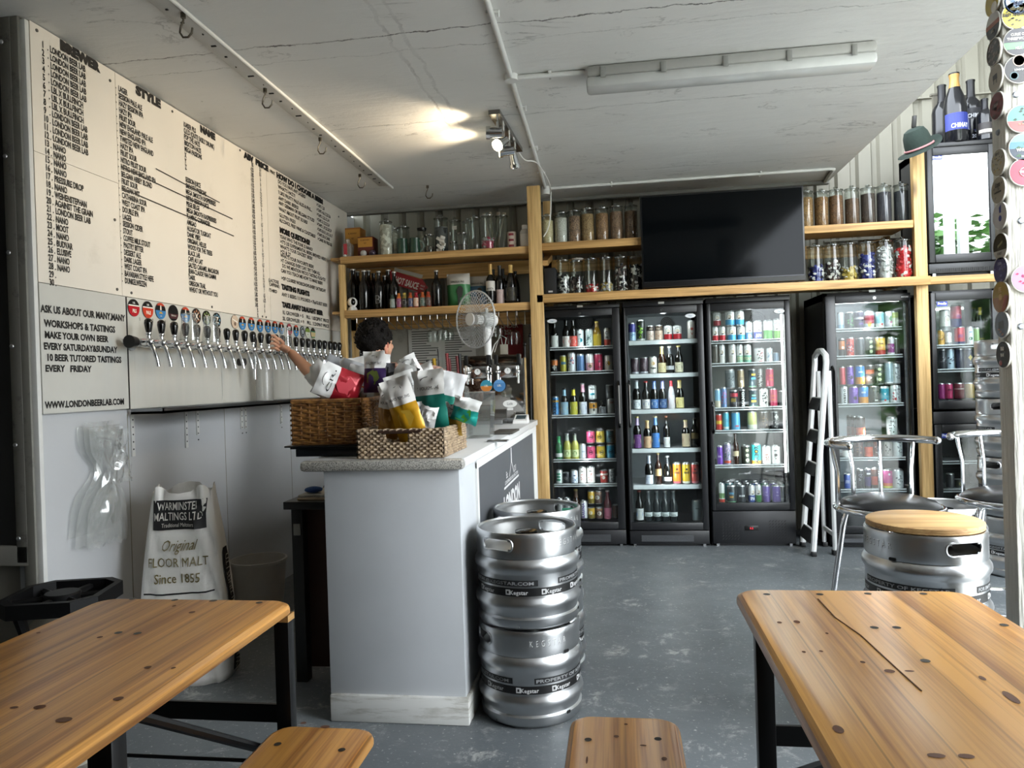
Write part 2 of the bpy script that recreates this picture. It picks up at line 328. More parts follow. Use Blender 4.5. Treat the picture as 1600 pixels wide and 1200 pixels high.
def ceiling_mat():
    m, t, p = _new('painted_concrete_soffit'); N, L = t.nodes, t.links
    tcn = N.new('ShaderNodeTexCoord'); sp = N.new('ShaderNodeSeparateXYZ'); L.new(tcn.outputs['Object'], sp.inputs[0])
    def math_(op, a, b=None, c=None):
        n = N.new('ShaderNodeMath'); n.operation = op
        for i, v in enumerate((a, b, c)):
            if v is None: continue
            if isinstance(v, (int, float)): n.inputs[i].default_value = v
            else: L.new(v, n.inputs[i])
        return n.outputs[0]
    def noise(sc, det=5, ro=0.6, dist=0.0, stretch=None):
        n = N.new('ShaderNodeTexNoise'); n.inputs['Scale'].default_value = sc; n.inputs['Detail'].default_value = det; n.inputs['Roughness'].default_value = ro; n.inputs['Distortion'].default_value = dist
        if stretch:
            mp = N.new('ShaderNodeMapping'); mp.inputs['Scale'].default_value = stretch; mp.inputs['Rotation'].default_value = (0, 0, 0.25); L.new(tcn.outputs['Object'], mp.inputs[0]); L.new(mp.outputs[0], n.inputs[0])
        else: L.new(tcn.outputs['Object'], n.inputs[0])
        return n.outputs[0]
    wob = math_('MULTIPLY', math_('SUBTRACT', noise(5, 6, 0.7), 0.5), 0.10)
    wobx = math_('ADD', sp.outputs[0], wob); woby = math_('ADD', sp.outputs[1], wob)
    total = None
    # board joints of the shuttering, filled cracks
    for ax, c, wd, k in ((1, 3.06, 0.006, 0.9), (1, 3.22, 0.004, 0.45), (1, 4.12, 0.010, 0.35), (1, 5.42, 0.010, 0.25), (1, 2.3, 0.006, 0.6), (0, -0.93, 0.012, 0.22), (0, -0.86, 0.012, 0.22)):
        d = math_('ABSOLUTE', math_('SUBTRACT', woby if ax else wobx, c))
        l = N.new('ShaderNodeMapRange'); l.inputs[1].default_value = wd * 0.4; l.inputs[2].default_value = wd; l.inputs[3].default_value = k; l.inputs[4].default_value = 0.0; L.new(d, l.inputs[0])
        o = l.outputs[0]
        if ax == 0: o = math_('MULTIPLY', o, math_('LESS_THAN', sp.outputs[1], 4.3))
        total = o if total is None else math_('MAXIMUM', total, o)
    br = N.new('ShaderNodeMapRange'); br.inputs[1].default_value = 0.45; br.inputs[2].default_value = 0.6; L.new(noise(7, 5, 0.7), br.inputs[0])
    fine = N.new('ShaderNodeMapRange'); fine.inputs[1].default_value = 0.0; fine.inputs[2].default_value = 0.012; fine.inputs[3].default_value = 0.4; fine.inputs[4].default_value = 0.0
    L.new(math_('ABSOLUTE', math_('SUBTRACT', noise(2.2, 10, 0.62, 0.8, (0.7, 1.9, 1)), 0.5)), fine.inputs[0])
    mask = N.new('ShaderNodeMapRange'); mask.inputs[1].default_value = 0.52; mask.inputs[2].default_value = 0.62; L.new(noise(3.1, 4), mask.inputs[0])
    cracks = math_('MAXIMUM', math_('MULTIPLY', total, math_('MULTIPLY_ADD', br.outputs[0], 0.6, 0.4)), math_('MULTIPLY', fine.outputs[0], mask.outputs[0]))
    a = N.new('ShaderNodeMix'); a.data_type = 'RGBA'; L.new(noise(1.1, 5), a.inputs[0]); a.inputs[6].default_value = lin('cdcdca'); a.inputs[7].default_value = lin('e6e6e3')
    c = N.new('ShaderNodeMix'); c.data_type = 'RGBA'; L.new(cracks, c.inputs[0]); L.new(a.outputs[2], c.inputs[6]); c.inputs[7].default_value = lin('4a4744')
    L.new(c.outputs[2], p.inputs['Base Color']); p.inputs['Roughness'].default_value = 0.55
    h = math_('SUBTRACT', math_('ADD', math_('MULTIPLY', noise(4, 8, 0.65, 0.5, (0.5, 2.2, 1)), 0.8), math_('MULTIPLY', noise(28, 4), 0.15)), cracks)
    b = N.new('ShaderNodeBump'); b.inputs['Strength'].default_value = 0.35; b.inputs['Distance'].default_value = 0.02; L.new(h, b.inputs['Height']); L.new(b.outputs[0], p.inputs['Normal'])
    return m
WALLP = mat('b9bbbd', 0.5, 0, 0.03, 4, bump=0.08, bscale=25, dirt='a9a89f', dscale=5, dlo=0.66, dhi=0.82)
GREYP = mat('86837a', 0.7, 0, 0.06, 6, bump=0.1, bscale=30)
b = MB(); b.box(-7, 7, -5, 6.45, -0.1, 0); struct(b.build('floor', floor_mat()))
b = MB(); b.box(-5.1, 1.70, -3.3, 6.12, 2.8, 3.05); struct(b.build('ceiling', ceiling_mat()))
b = MB()
b.box(-2.39, -2.29, 2.63, 6.4, 0, 2.8)
for y in (3.17, 4.03, 4.9): b.box(-2.292, -2.2885, y, y + 0.004, 0.0, 1.20, 1)
struct(b.build('wall_left', [WALLP, mat('8d8c80', 0.8)]))
b = MB(); b.box(-5, -2.30, 2.64, 2.75, 0, 2.8); struct(b.build('wall_front', GREYP))
# profiled steel sheet behind the shelves, carried up past the soffit
def corrugated(x0, x1, y, z0, z1, pitch=0.165, d=0.035):
    b = MB(); pts = []; x = x0
    while x < x1:
        for dx, dy in ((0, 0), (0.095, 0), (0.112, d), (0.148, d)): pts.append((x + dx, y + dy))
        x += pitch
    n = len(pts)
    vs = [(px, py, z) for z in (z0, z1) for px, py in pts] ; fs = [(i, i + 1, n + i + 1, n + i) for i in range(n - 1)]
    b.add(vs, fs); return b
struct(corrugated(-2.3, 4.2, 6.33, 0, 4.6).build('wall_back', mat('8a877b', 0.55, 0, 0.05, 5, dirt='6b675c', dscale=4, dlo=0.6, dhi=0.8), sharp=15))
b = MB()
for z in (2.35, 3.45, 4.1): b.box(1.7, 4.2, 6.30, 6.34, z, z + 0.012)
struct(b.build('trim_back', mat('8b887c', 0.5)))
b = MB(); b.box(1.72, 4.2, 3.2, 6.5, 4.6, 4.75); b.box(-2.4, 1.72, 6.0, 6.5, 3.05, 3.15); b.box(1.62, 1.72, 6.0, 6.5, 3.15, 4.75); struct(b.build('ceiling_and_sky_block', mat('c4c3bc', 0.7)))  # unseen; high bay roof, plus strips added to block sky over the slab
b = MB(); b.box(4.1, 4.2, 3.2, 6.4, 0, 4.7); struct(b.build('wall_right', mat('8a887e', 0.7)))
# white painted panel of the lining below the lower bar shelf
b = MB(); b.box(-2.28, -0.62, 6.27, 6.30, 0.0, 1.84)
for x in (-1.72, -1.15): b.box(x, x + 0.012, 6.262, 6.272, 0.0, 1.84, 0)
struct(b.build('wall_lining', mat('a7a49a', 0.6, dirt='7d7a70', dscale=4)))
# worn corner trim where the menu wall meets the front wall
b = MB(); b.box(-2.345, -2.292, 2.60, 2.64, 0.0, 2.8, 0, 0.004); b.box(-2.31, -2.268, 2.61, 2.632, 0.0, 2.79, 1, 0.003)
struct(b.build('trim_corner', [mat('77756d', 0.6, dirt='4c4a45', dscale=9), mat('d2d2ce', 0.5)]))
# slab edge strip above the shelves
b = MB(); b.box(-2.29, 1.70, 6.10, 6.16, 2.775, 2.83, 0, 0.006); struct(b.build('trim_ceiling', mat('8a8a86', 0.7)))

# blackboard on the front wall, its right hand edge in view
t = thing('blackboard', 'tall black board in grey timber frame with bolts beside the menu wall', 'blackboard', (-3.0, 2.62, 0.62))
b = MB(); b.box(-3.7, -2.36, 2.612, 2.64, 0.70, 2.80); b.build('panel', mat('0a0a0b', 0.35), t)
b = MB()
b.box(-2.375, -2.325, 2.598, 2.64, 0.64, 2.80, 0, 0.004); b.box(-3.7, -2.325, 2.598, 2.64, 0.63, 0.71, 0, 0.004)
b.build('frame', mat('6d6b64', 0.6, dirt='3f3e3a', dscale=12), t)
for z in (0.74, 1.11, 1.5, 1.87, 2.25, 2.70):
    b = MB(); b.ball((-2.362, 2.596, z), 0.009, 10, 6, 0, (1, 0.6, 1)); b.build('bolt', STEEL, t)
b = MB(); b.text('S', 0.10, wallmx((-2.47, 2.6105, 2.17)), 0, 1.1); b.build('lettering', mat('c9c8c2', 0.6), t)
b = MB(); b.box(1.75, 12, -9, 3.1, -0.06, 0.004); struct(b.build('bounce_pavement', mat('c9c7c0', .8, 0, .06, 3)))  # unseen pale ground added to bounce daylight up to the ceiling
# ---------------------------------------------------------------- menu wall
XW = -2.268
def yz(px, py, x=XW): p = at(px, py, x=x); return p.y, p.z
BOARD = mat('e0d9cd', 0.42, 0, 0.03, 3, dirt='c9c1b2', dscale=2.5, dlo=0.6, dhi=0.85)
def wl(b, s, y, z, size, width=None, wf=0.78, bold=0.03, x=XW + 0.0015, track=0.0, align='L'):
    b.text(s, size, wallmx((x, y, z), (0, 1, 0)), 0, wf, track, align, None, bold, width)
t = thing('menu_board', 'large white drinks board with black letter rows above the beer taps', 'menu board', (XW - 0.01, 2.64, 1.753))
b = MB()
for y0, y1 in ((2.635, 3.135), (3.138, 4.62), (4.623, 6.10)):
    for z0, z1 in (((1.755, 2.275), (2.277, 2.795)) if y0 < 3 else ((1.755, 2.795),)): b.box(XW - 0.02, XW, y0, y1, z0, z1)
pn = b.build('panel', BOARD, t)
for py_, pz_ in ((2.67, 2.77), (3.10, 2.74), (3.10, 2.10), (3.58, 2.77), (4.28, 2.78), (3.10, 1.78), (3.2, 1.775), (3.9, 1.775), (4.5, 1.77), (4.55, 1.77), (5.9, 2.72), (5.95, 2.1), (5.98, 1.78)):
    b = MB(); b.cyl((XW, py_, pz_), (XW + 0.003, py_, pz_), 0.007, seg=8); b.build('screw', mat('4a4742', 0.5), pn)
P0, Z0, CAP = 0.03328, 2.714, 0.0272
brew = ['LONDON BEER LAB'] * 5 + ['LBL X BULLFINCH'] * 3 + ['LONDON BEER LAB'] * 4 + ['NANO'] * 4 + ['PRESSURE DROP', 'NANO', 'WEIHENSTEPHAN', 'AGAINST THE GRAIN', 'LONDON BEER LAB', 'NANO', 'MOOT', 'NANO', 'BUDVAR', 'ELUSIVE', 'NANO', 'NANO', '', '']
styl = ['LAGER', 'SESSION PALE ALE', 'HAZY SESSION IPA', 'HAZY IPA', 'FRUIT SOUR', 'NEW ENGLAND PALE ALE', 'NEW ENGLAND IPA', 'TWISTED NEW ENGLAND', 'HAZY IPA', 'FRUIT SOUR', 'NITRO FRUIT SOUR', 'NITRO NEW ENGLAND IPA', 'BELGIAN ABBEY BLOND', 'FRUIT SOUR', 'BELGIAN WIT', 'CATHARINA SOUR', 'WEST COAST IPA', 'DOUBLE IPA', 'LAGER', 'SESSION CIDER', 'STOUT', 'COFFEE MILK STOUT', 'PASTRY BITTER', 'DESSERT ALE', 'DARK LAGER', 'WEST COAST IPA', 'BAVARIAN STYLE HEFE', 'DUNKELWEIZEN', '', '']
nam = ['KAISER PILS', 'Q.E.D (QUITE EASILY DRUNK)', 'POP THE HAZE', 'BRIXTON HAZE', 'MEGA PASSIONS', 'X', 'Y', 'Z', '', 'SESSION JUICE', 'SMOOTH PASSIONS', 'MEGA SMOOTH RASPBERRIES', 'NITRO SESSION JUICE', 'PIEGE BELGE', 'MEGA SMOOTH RASPBERRIES', 'FLAMING CORIANDER', 'AMIGAO', 'ALLIGATOR TUGBOAT', 'DANK VIBES', 'ORIGINAL HELLES', 'WOOD FOR THE TREES', 'BLACK LAB', 'CAFE AU LAIT', 'SALTED CARAMEL MACARON', 'JEAN-CLAUDE VAN DAMN!', 'DARK', 'OREGON TRAIL', 'WHEAT OR WITHOUT YOU']
abv = '5% 4.2% 3.8% 4.5% 4.1% 5.5% 5.5% 5.4% 3.8% 3.8% 4.5% 3.6% 5.6% 4.3% 4.3% 3.2% 7.2% 6.5% 5.1% 4.2% 4.5% 5.4% 4.1% 14.3% 4.7% 5.8% 4.8% 3.4% % %'.split()
pri = '5.5 5.5 6 6 6 7.5 7.5 7.5 6 6 7 6.5 6 7 6.5 6 6 9.5 7 6.5 6 6 7.5 5.5 7 6.5 6.75 6 6'.split()
rz = lambda i: Z0 - P0 * i
b = MB()
for i in range(30):
    wl(b, '%d' % (i + 1), 2.716 if i > 8 else 2.706, rz(i), CAP, wf=0.70, align='R'); wl(b, '.', 2.722, rz(i), CAP)
    if brew[i]: wl(b, brew[i], 2.737, rz(i) - 0.001, CAP, wf=0.615, bold=0.034)
    if styl[i]: wl(b, '.', 3.135, rz(i) + 0.006, CAP); wl(b, styl[i], 3.156, rz(i) + 0.001, CAP, wf=0.57, bold=0.034)
b.build('lettering', INK, t)
b = MB()
for i, s in enumerate(nam):
    if s: wl(b, s, 3.68, Z0 + 0.012 - 0.0329 * i, CAP, wf=0.605, bold=0.034)
for i, s in enumerate(abv): wl(b, s, 4.445, 2.722 - 0.0332 * i, CAP, wf=0.54, align='R')
for i, s in enumerate(pri): wl(b, s, 4.535, 2.722 - 0.0330 * i, CAP, wf=0.54, align='C')
wl(b, '(LACTOSE', 4.60, 2.012, 0.022, 0.15); wl(b, 'CAFFEINE)', 4.61, 1.985, 0.022, 0.15); wl(b, '/THIRD', 4.60, 1.945, 0.022, 0.12); wl(b, '/ PINT', 4.66, 2.752, 0.022, 0.09)
b.build('lettering', INK, t)
b = MB()
qa = [(2.712, 'DO YOU HAVE ANY LAGERS?', .45), (2.676, "WHAT'S HAZY?", .27), (2.639, 'I LIKE FRUITY PALE ALES & IPAS...', .56), (2.600, 'ANY DARK BEERS?', .32), (2.566, 'ANY GERMAN OR BELGIAN STYLES?', .60), (2.525, 'WHAT ABOUT FRUIT SOURS?', .47), (2.483, 'GLUTEN FREE?', .26), (2.447, 'ALCOHOL FREE WINE & COCKTAILS?', .61),
      (2.335, 'YEAH! WHO THE FUNK IS NANO?', .55), (2.300, ">IT'S US! EXPERIMENTAL BEERS BREWED HERE", .80), (2.266, "WHAT'S YOUR CRAZIEST BEER?", .54), (2.232, '>22 & 27', .16), (2.205, "WHAT'S YOUR FAVOURITE BEER?", .56), (2.170, '>IT CHANGES EVERY DAY. TRY THEM ALL', .68), (2.136, '  DO WE MENTION WE DO TASTING FLIGHTS?', .78), (2.100, 'CAN YOU TEACH ME HOW TO MAKE BEER?', .72), (2.048, '>OF COURSE! WORKSHOPS EVERY SATURDAY', .78),
      (1.936, 'ANY 5 BEERS / 11 POUNDS + 75p/GUEST BEER', .80), (1.812, '1L GROWLER = 5    FILL  1.8X2PINT PRICE', .82), (1.770, '2L GROWLER = 9    FILL  3.2XPINT PRICE', .82)]
for z, s, w_ in qa: wl(b, s, 4.79, z, 0.0255, w_)
for i, s in enumerate(['>TAPS 1,20', '>TAPS 4,6,12,25,26', '>TAPS 1,3,5,12,14', '>TAPS 21,22,23,24', '>TAPS 1,19,25,28,29', '>TAPS 8,10,11,14,15,16,17', '>TAPS 20 & CANS', '>CANS IN FRIDGE']): wl(b, s, 5.44, 2.705 - 0.0378 * i, 0.0245, (.16, .28, .25, .25, .29, .31, .25, .29)[i])
b.build('lettering', INK, t)
b = MB()
for s, y, z, w_, h in (('BREWER', 2.795, 2.752, .23, .040), ('STYLE', 3.285, 2.752, .19, .040), ('NAME', 3.84, 2.752, .15, .036), ('ABV', 4.33, 2.752, .11, .036), ('PRICE', 4.475, 2.752, .17, .036), ('HOW DO I CHOOSE A BEER?', 4.77, 2.748, .80, .036), ('MORE QUESTIONS?', 4.79, 2.375, .50, .036), ('TASTING FLIGHTS', 4.79, 1.985, .46, .034), ('TAKE AWAY DRAUGHT BEER', 4.79, 1.862, .70, .034)):
    b = MB(); wl(b, s, y, z, h, w_, bold=0.075); wl(b, s, y + 0.003, z - 0.0015, h, w_, bold=0.075, x=XW + 0.0018); b.build('heading', INK, t)
b = MB()
for (y0, z0), (y1, z1) in (((3.155, rz(11) + 0.012), (4.16, rz(12) + 0.015)), ((3.42, rz(9) + 0.011), (4.02, rz(10) + 0.014)), ((3.155, rz(14) + 0.011), (4.17, rz(15) + 0.014))):
    b.poly([(XW + 0.002, y0, z0 - 0.003), (XW + 0.002, y1, z1 - 0.003), (XW + 0.002, y1, z1 + 0.003), (XW + 0.002, y0, z0 + 0.003)])
b.build('strike_line', INK, t)
# smaller white board with the workshop text
t = thing('workshop_sign', 'square white board with six lines about workshops and a web address', 'sign', (XW - 0.01, 2.64, 1.228))
b = MB(); b.box(XW - 0.018, XW + 0.001, 2.635, 3.155, 1.228, 1.752); b.build('panel', mat('c3c2bb', 0.42, var=0.02), t)
b = MB()
for s, y, z, w_, h in (('ASK US ABOUT OUR MANY,MANY', 2.639, 1.636, .505, .030), ('WORKSHOPS & TASTINGS', 2.655, 1.579, .42, .029), ('MAKE YOUR OWN BEER', 2.655, 1.533, .37, .028), ('EVERY SATURDAY&SUNDAY', 2.648, 1.487, .435, .028), ('10 BEER TUTORED TASTINGS', 2.66, 1.442, .45, .028), ('EVERY   FRIDAY', 2.652, 1.398, .26, .027), ('WWW.LONDONBEERLAB.COM', 2.645, 1.250, .475, .028)):
    wl(b, s, y, z, h, w_, bold=0.04, x=XW + 0.0025)
b.build('lettering', INK, t)
# white panel behind the taps
t = thing('tap_wall_panel', 'white panel with small tap numbers behind the row of taps', 'wall panel', (XW - 0.01, 3.165, 1.226))
b = MB()
for y0, y1 in ((3.162, 3.98), (3.983, 4.86), (4.863, 6.10)): b.box(XW - 0.02, XW, y0, y1, 1.226, 1.752)
b.build('panel', mat('c6c5bd', 0.4, 0, 0.03, 3, dirt='9c9c90', dscale=3, dlo=0.62, dhi=0.85, stretch=(1, 6, 0.6)), t)
b = MB(); b.box(XW - 0.001, XW + 0.002, 3.156, 3.164, 1.226, 1.752); b.build('edge_strip', INK, t)
TAPN, TY0, TYP = 25, 3.135, 0.0985
b = MB()
for i in range(TAPN): wl(b, '%d' % (i + 1), TY0 + 0.12 + TYP * i * 1.02, 1.648, 0.017, bold=0.02, align='C')
b.build('lettering', INK, t)
# round tap badges
def badge(px, py, kind, label):
    y, z = yz(px, py); r = 0.0415
    t = MB(); q = wallmx((XW + 0.0005, y, z), (0, 1, 0)); cols = []
    def c(h): cols.append(mat(h, 0.25, var=0.0)); return len(cols) - 1
    def seg(y0, y1, m, dz):      # horizontal slice of the disc
        P = [p for p in circ(r * 0.995, 40) if y0 <= p[1] <= y1]
        for yy in (y0, y1):
            xx = math.sqrt(max(0, (r * .995) ** 2 - yy * yy)); P += [(xx, yy), (-xx, yy)]
        P.sort(key=lambda p: math.atan2(p[1] - (y0 + y1) / 2, p[0])); t.poly([(x, v, dz) for x, v in P], m, q)
    t.prism(circ(r, 32), 0.004, q, c('1a1a1c'))
    if kind in ('pils', 'pale'):
        seg(-r, 0.008, c('b3202a' if kind == 'pils' else 'c2402a'), 0.0044); seg(0.008, 0.014, c('e8e4dc'), 0.0046)
        t.text('PILS' if kind == 'pils' else 'PALE', 0.017, q @ M.Translation((0.002, -0.022, 0.005)), c('f0ead8'), .7, align='C', bold=.03); t.text('LBL', 0.009, q @ M.Translation((0, 0.02, 0.005)), c('e8e4dc'), align='C')
    elif kind == 'blue':
        seg(-r, 0.002, c('3f7fb5'), 0.0044); seg(0.026, r, c('b5442e'), 0.0044); k = c('e6ddcf')
        t.poly([(-0.006, 0.004, .0046), (0.006, 0.004, .0046), (0.004, 0.028, .0046), (-0.004, 0.028, .0046)], k, q); t.poly([(-0.016, -0.014, .0047), (0.016, -0.014, .0047), (0.006, -0.004, .0047), (-0.006, -0.004, .0047)], c('c79a3c'), q)
        t.text('LAB', 0.006, q @ M.Translation((0, -0.028, .005)), k, align='C')
    elif kind in 'XYZ':
        k = c({'X': '8b6248', 'Y': '6c7a4a', 'Z': '5c8090'}[kind])
        for a in range(8): t.poly([(p[0], p[1], .0045) for p in circ(0.008, 8, 0.028 * math.cos(a * PI / 4), 0.028 * math.sin(a * PI / 4))], k, q)
        t.text(kind, 0.036, q @ M.Translation((0, -0.018, 0.005)), c('e9e2d4'), .9, align='C', bold=.02)
    elif kind == 'brown':
        seg(-0.03, -0.006, c('4a2c30'), .0044); t.text('Brixton', 0.010, q @ M.Translation((0, -0.018, .005)), c('cfc6c0'), align='C')
    elif kind == 'cream':
        seg(-r * .93, r * .93, c('cdb9a4'), .0044); t.poly([(-.03, .012, .005), (.03, -.004, .005), (.03, .002, .005), (-.03, .018, .005)], c('f0ece4'), q); t.poly([(p[0], p[1], .0048) for p in circ(.012, 12, 0, -.012)], c('6e5a4e'), q)
    elif kind == 'pink':
        seg(-r, -0.008, c('b8244c'), .0044); seg(0.02, r, c('9c4a50'), .0044); k = c('ece6e0')
        for a in (-.02, -.007, .006): t.poly([(a, -.004, .0047), (a + .01, -.004, .0047), (a + .01, .022, .0047), (a, .022, .0047)], k, q)
    elif kind == 'grey':
        for rr, h in ((.036, '8d969c'), (.027, '22262a'), (.018, '9aa2a6')): t.poly([(p[0], p[1], .0044 + (.036 - rr) * .02) for p in circ(rr, 20)], c(h), q)
    elif kind == 'green':
        seg(-r, 0.002, c('d9dccb'), .0044); seg(0.002, .03, c('6f8a3c'), .0044); t.text('IPA', .010, q @ M.Translation((0, -.02, .005)), c('5a6a30'), align='C')
    elif kind == 'teal':
        seg(-r, 0.012, c('cbb98c'), .0044); seg(0.008, .016, c('3f8a6a'), .0047); seg(-.034, -.026, c('3f8a6a'), .0047)
    o = t.build('tap_badge', cols, None, (XW, y, z)); tag(o, label, 'badge', 'round badges above the taps')
for i, (px, py, k, l) in enumerate([(208, 481, 'pils', 'round red and black badge reading PILS'), (230, 484, 'pale', 'round orange red and black badge reading PALE'), (250, 486, 'blue', 'round blue badge with red top between the orange and dark brown badges'), (270, 489, 'brown', 'round dark brown badge above the fourth tap'), (289, 492, 'blue', 'round blue badge with red top just left of the X badge'),
        (306, 494, 'X', 'round dark badge with a big letter X'), (322, 497, 'Y', 'round dark olive badge with a big letter Y'), (338, 500, 'Z', 'round dark teal badge with a big letter Z'), (366, 503, 'cream', 'round cream badge with a white diagonal stripe'), (378, 505, 'blue', 'round blue badge overlapping the cream badge'), (392, 506.5, 'blue', 'round blue badge, first one right of the overlapping pair'), (405.5, 509, 'blue', 'round blue badge, second one right of the overlapping pair'),
        (418, 510, 'blue', 'round blue badge straight above the hand on the tap'), (429, 511.5, 'blue', 'left one of two touching blue badges right of the hand'), (439, 513, 'blue', 'right one of two touching blue badges right of the hand'), (451.5, 515, 'pink', 'round white and crimson badge'), (462, 517, 'blue', 'round blue badge just right of the crimson badge'), (472, 518.5, 'grey', 'round grey ringed badge'), (480, 519.5, 'green', 'round white and olive green badge'), (488.5, 521, 'teal', 'round tan badge with green bands, last in the row')]):
    badge(px, py, k, l)
# rail with the taps
XT = -2.19
t = thing('tap_rail', 'long polished steel rail of jointed sections that carries the taps', 'tap rail', (XT, 3.07, 1.535))
y1 = TY0 + TYP * (TAPN - 1) + 0.035
b = MB(); b.cyl((XT, 3.09, 1.535), (XT, y1, 1.535), 0.019, seg=16); b.build('pipe', STEEL, t)
b = MB()
for i in range(TAPN): y = TY0 + TYP * (i + 0.5); b.cyl((XT, y - 0.012, 1.535), (XT, y + 0.012, 1.535), 0.023, seg=16)
b.build('joint_ring', CHROME, t)
b = MB(); b.cyl((XT, 3.062, 1.535), (XT, 3.105, 1.535), 0.030, 0.024, seg=18); b.build('end_cap', BLACK, t)
for i in (0, 6, 12, 18, 23):
    y = TY0 + TYP * (i + 0.5); b = MB(); b.cyl((XW, y, 1.535), (XT, y, 1.535), 0.014, seg=10); b.cyl((XW, y, 1.535), (XW + 0.008, y, 1.535), 0.035, seg=14); b.build('wall_bracket', STEEL, t)
# one tap, then copies
t = thing('beer_tap', '', 'beer tap')
b = MB(); b.cyl((0.0195, 0, 0), (0.055, 0, 0.0), 0.015, 0.013, seg=12); b.ball((0.055, 0, 0), 0.019, 12, 8); b.cyl((0.05, 0, 0.0), (0.05, 0, 0.04), 0.011, 0.008, seg=10); b.ball((0.05, 0, 0.038), 0.013, 10, 6); b.build('body', CHROME, t)
b = MB(); b.tube(bez((0.058, 0, -0.005), (0.075, 0, -0.04), (0.085, 0.004, -0.07), (0.09, 0.006, -0.115), 6), [0.0095] * 7, 10); b.build('spout', CHROME, t)
b = MB(); b.lathe([(0, 0.042), (0.011, 0.042), (0.015, 0.058), (0.019, 0.084), (0.017, 0.100), (0.009, 0.108), (0, 0.110)], (0.05, 0, 0), 12); b.build('handle', BLACKGL, t)
tap = Proto(t)
CUPS = {3: 'fourth', 5: 'sixth', 14: 'fifteenth'}
for i in range(TAPN):
    l = 'tap under the upturned clear cup, %s from left on steel rail' % ORD[i + 1] if i in CUPS else 'tap held by the hand of the bartender' if i == 12 else 'chrome beer tap with black handle, %s from left on steel rail' % ORD[i + 1]
    tap((XT, TY0 + TYP * i, 1.535), rnd.uniform(-0.06, 0.06), l, 'beer taps on the rail')
for i, o_ in CUPS.items():
    b = MB(); b.lathe([(0.047, 0), (0.032, 0.135), (0.0, 0.136)], (0, 0, 0), 18)
    b.lathe([(0.049, 0.0), (0.049, 0.004), (0.047, 0.006)], (0, 0, 0), 18)
    o = b.build('plastic_cup', PLASTIC, None, (XT + 0.070, TY0 + TYP * i, 1.556), world=False); tag(o, 'clear plastic cup upturned over the %s tap from left' % o_, 'cup', 'upturned cups on taps')
# tall clear filling vessel on the tray, filler spout with black knob
c = at(414, 620, x=-2.17); t = thing('filling_jug', 'tall clear plastic jug standing on the tray below the hand', 'jug', (-2.17, c.y, 1.226))
b = MB(); b.lathe([(0, 0.002), (0.052, 0.002), (0.054, 0.23), (0.05, 0.245), (0.05, 0.262)], (-2.17, c.y, 1.226), 20); b.build('body', glass('frosted_plastic', (0.93, 0.93, 0.91), 0.8, 0.25, 0.3, 0.08, .22), t)
c = at(397, 545, x=-2.148); t = thing('bottle_filler', 'long steel bottle filler with black handle hanging among the taps', 'bottle filler', (-2.148, c.y, 1.36))
b = MB(); b.cyl((-2.148, c.y, 1.36), (-2.148, c.y, 1.54), 0.010, seg=10); b.cyl((-2.148, c.y, 1.45), (-2.148, c.y, 1.51), 0.015, seg=10); b.build('tube', CHROME, t)
b = MB(); b.lathe([(0, 0), (0.012, 0), (0.018, 0.05), (0.015, 0.07), (0, 0.075)], (-2.148, c.y, 1.54), 12); b.build('handle', BLACKGL, t)
b = MB(); b.cyl((-2.18, c.y - 0.13, 1.46), (-2.14, c.y - 0.13, 1.46), 0.022, seg=14); b.build('knob', BLACK, t)
# drip tray
t = thing('drip_tray', 'long narrow steel drip tray fixed to the wall below the taps', 'drip tray', (-2.2, 3.16, 1.18))
b = MB(); b.box(-2.268, -2.10, 3.165, 5.53, 1.200, 1.212); b.box(-2.106, -2.10, 3.165, 5.53, 1.200, 1.226); b.box(-2.266, -2.10, 3.165, 3.172, 1.200, 1.226); b.build('tray', mat('8f9294', 0.32, 1.0, 0.1, 9), t)
for px in (207, 291, 309, 378, 384, 440, 455):
    y = yz(px, 660, x=-2.285)[0]; b = MB(); b.box(-2.2885, -2.283, y - 0.012, y + 0.012, 1.0 if px < 300 else 1.06, 1.2)
    for k in range(5): b.box(-2.284, -2.2825, y - 0.004, y + 0.004, 1.03 + 0.035 * k, 1.037 + 0.035 * k, 1)
    b.build('wall_upright', [mat('cfcfcb', 0.5), INK], t)
# bundle of clear bags on the wall
t = thing('bag_bundle', 'bundle of crumpled clear plastic bags hanging on the white wall', 'plastic bags', (-2.28, 2.93, 0.65))
def sheet(y0, y1, z0, z1, yb0, yb1, x, amp, name, m, n=14, teeth=False):
    b = MB(); vs = []
    for j in range(n + 1):
        f = j / n
        for i in range(n + 1):
            g = i / n; yy = (y0 + (y1 - y0) * g) * (1 - f) + (yb0 + (yb1 - yb0) * g) * f
            pinch = 1 - 0.62 * math.exp(-((f - 0.42) / 0.16) ** 2); yc = (y0 + y1) / 2 * (1 - f) + (yb0 + yb1) / 2 * f
            yy = yc + 0.02 * math.exp(-((f - 0.42) / 0.2) ** 2) + (yy - yc) * pinch
            zz = z1 + (z0 - z1) * f - (0.012 * (i % 2) if (teeth and j == n) else 0)
            xx = x + amp * (0.5 + 0.5 * math.sin(9 * g + 5 * f) * math.cos(7 * f + 3 * g) + rnd.uniform(-.35, .35)) * (0.3 + math.sin(PI * g))
            vs.append((max(xx, -2.286), yy, zz))
    fs = [(j * (n + 1) + i, j * (n + 1) + i + 1, (j + 1) * (n + 1) + i + 1, (j + 1) * (n + 1) + i) for j in range(n) for i in range(n)]
    b.add(vs, fs); return b.build(name, m, t, sharp=180)
FILM = glass('crinkled_film', (0.95, 0.96, 0.955), 1.0, 0.12, 0.2, 0.14, .16)
sheet(2.85, 3.04, 0.66, 1.18, 2.78, 3.08, -2.265, 0.020, 'bag', FILM, teeth=True)
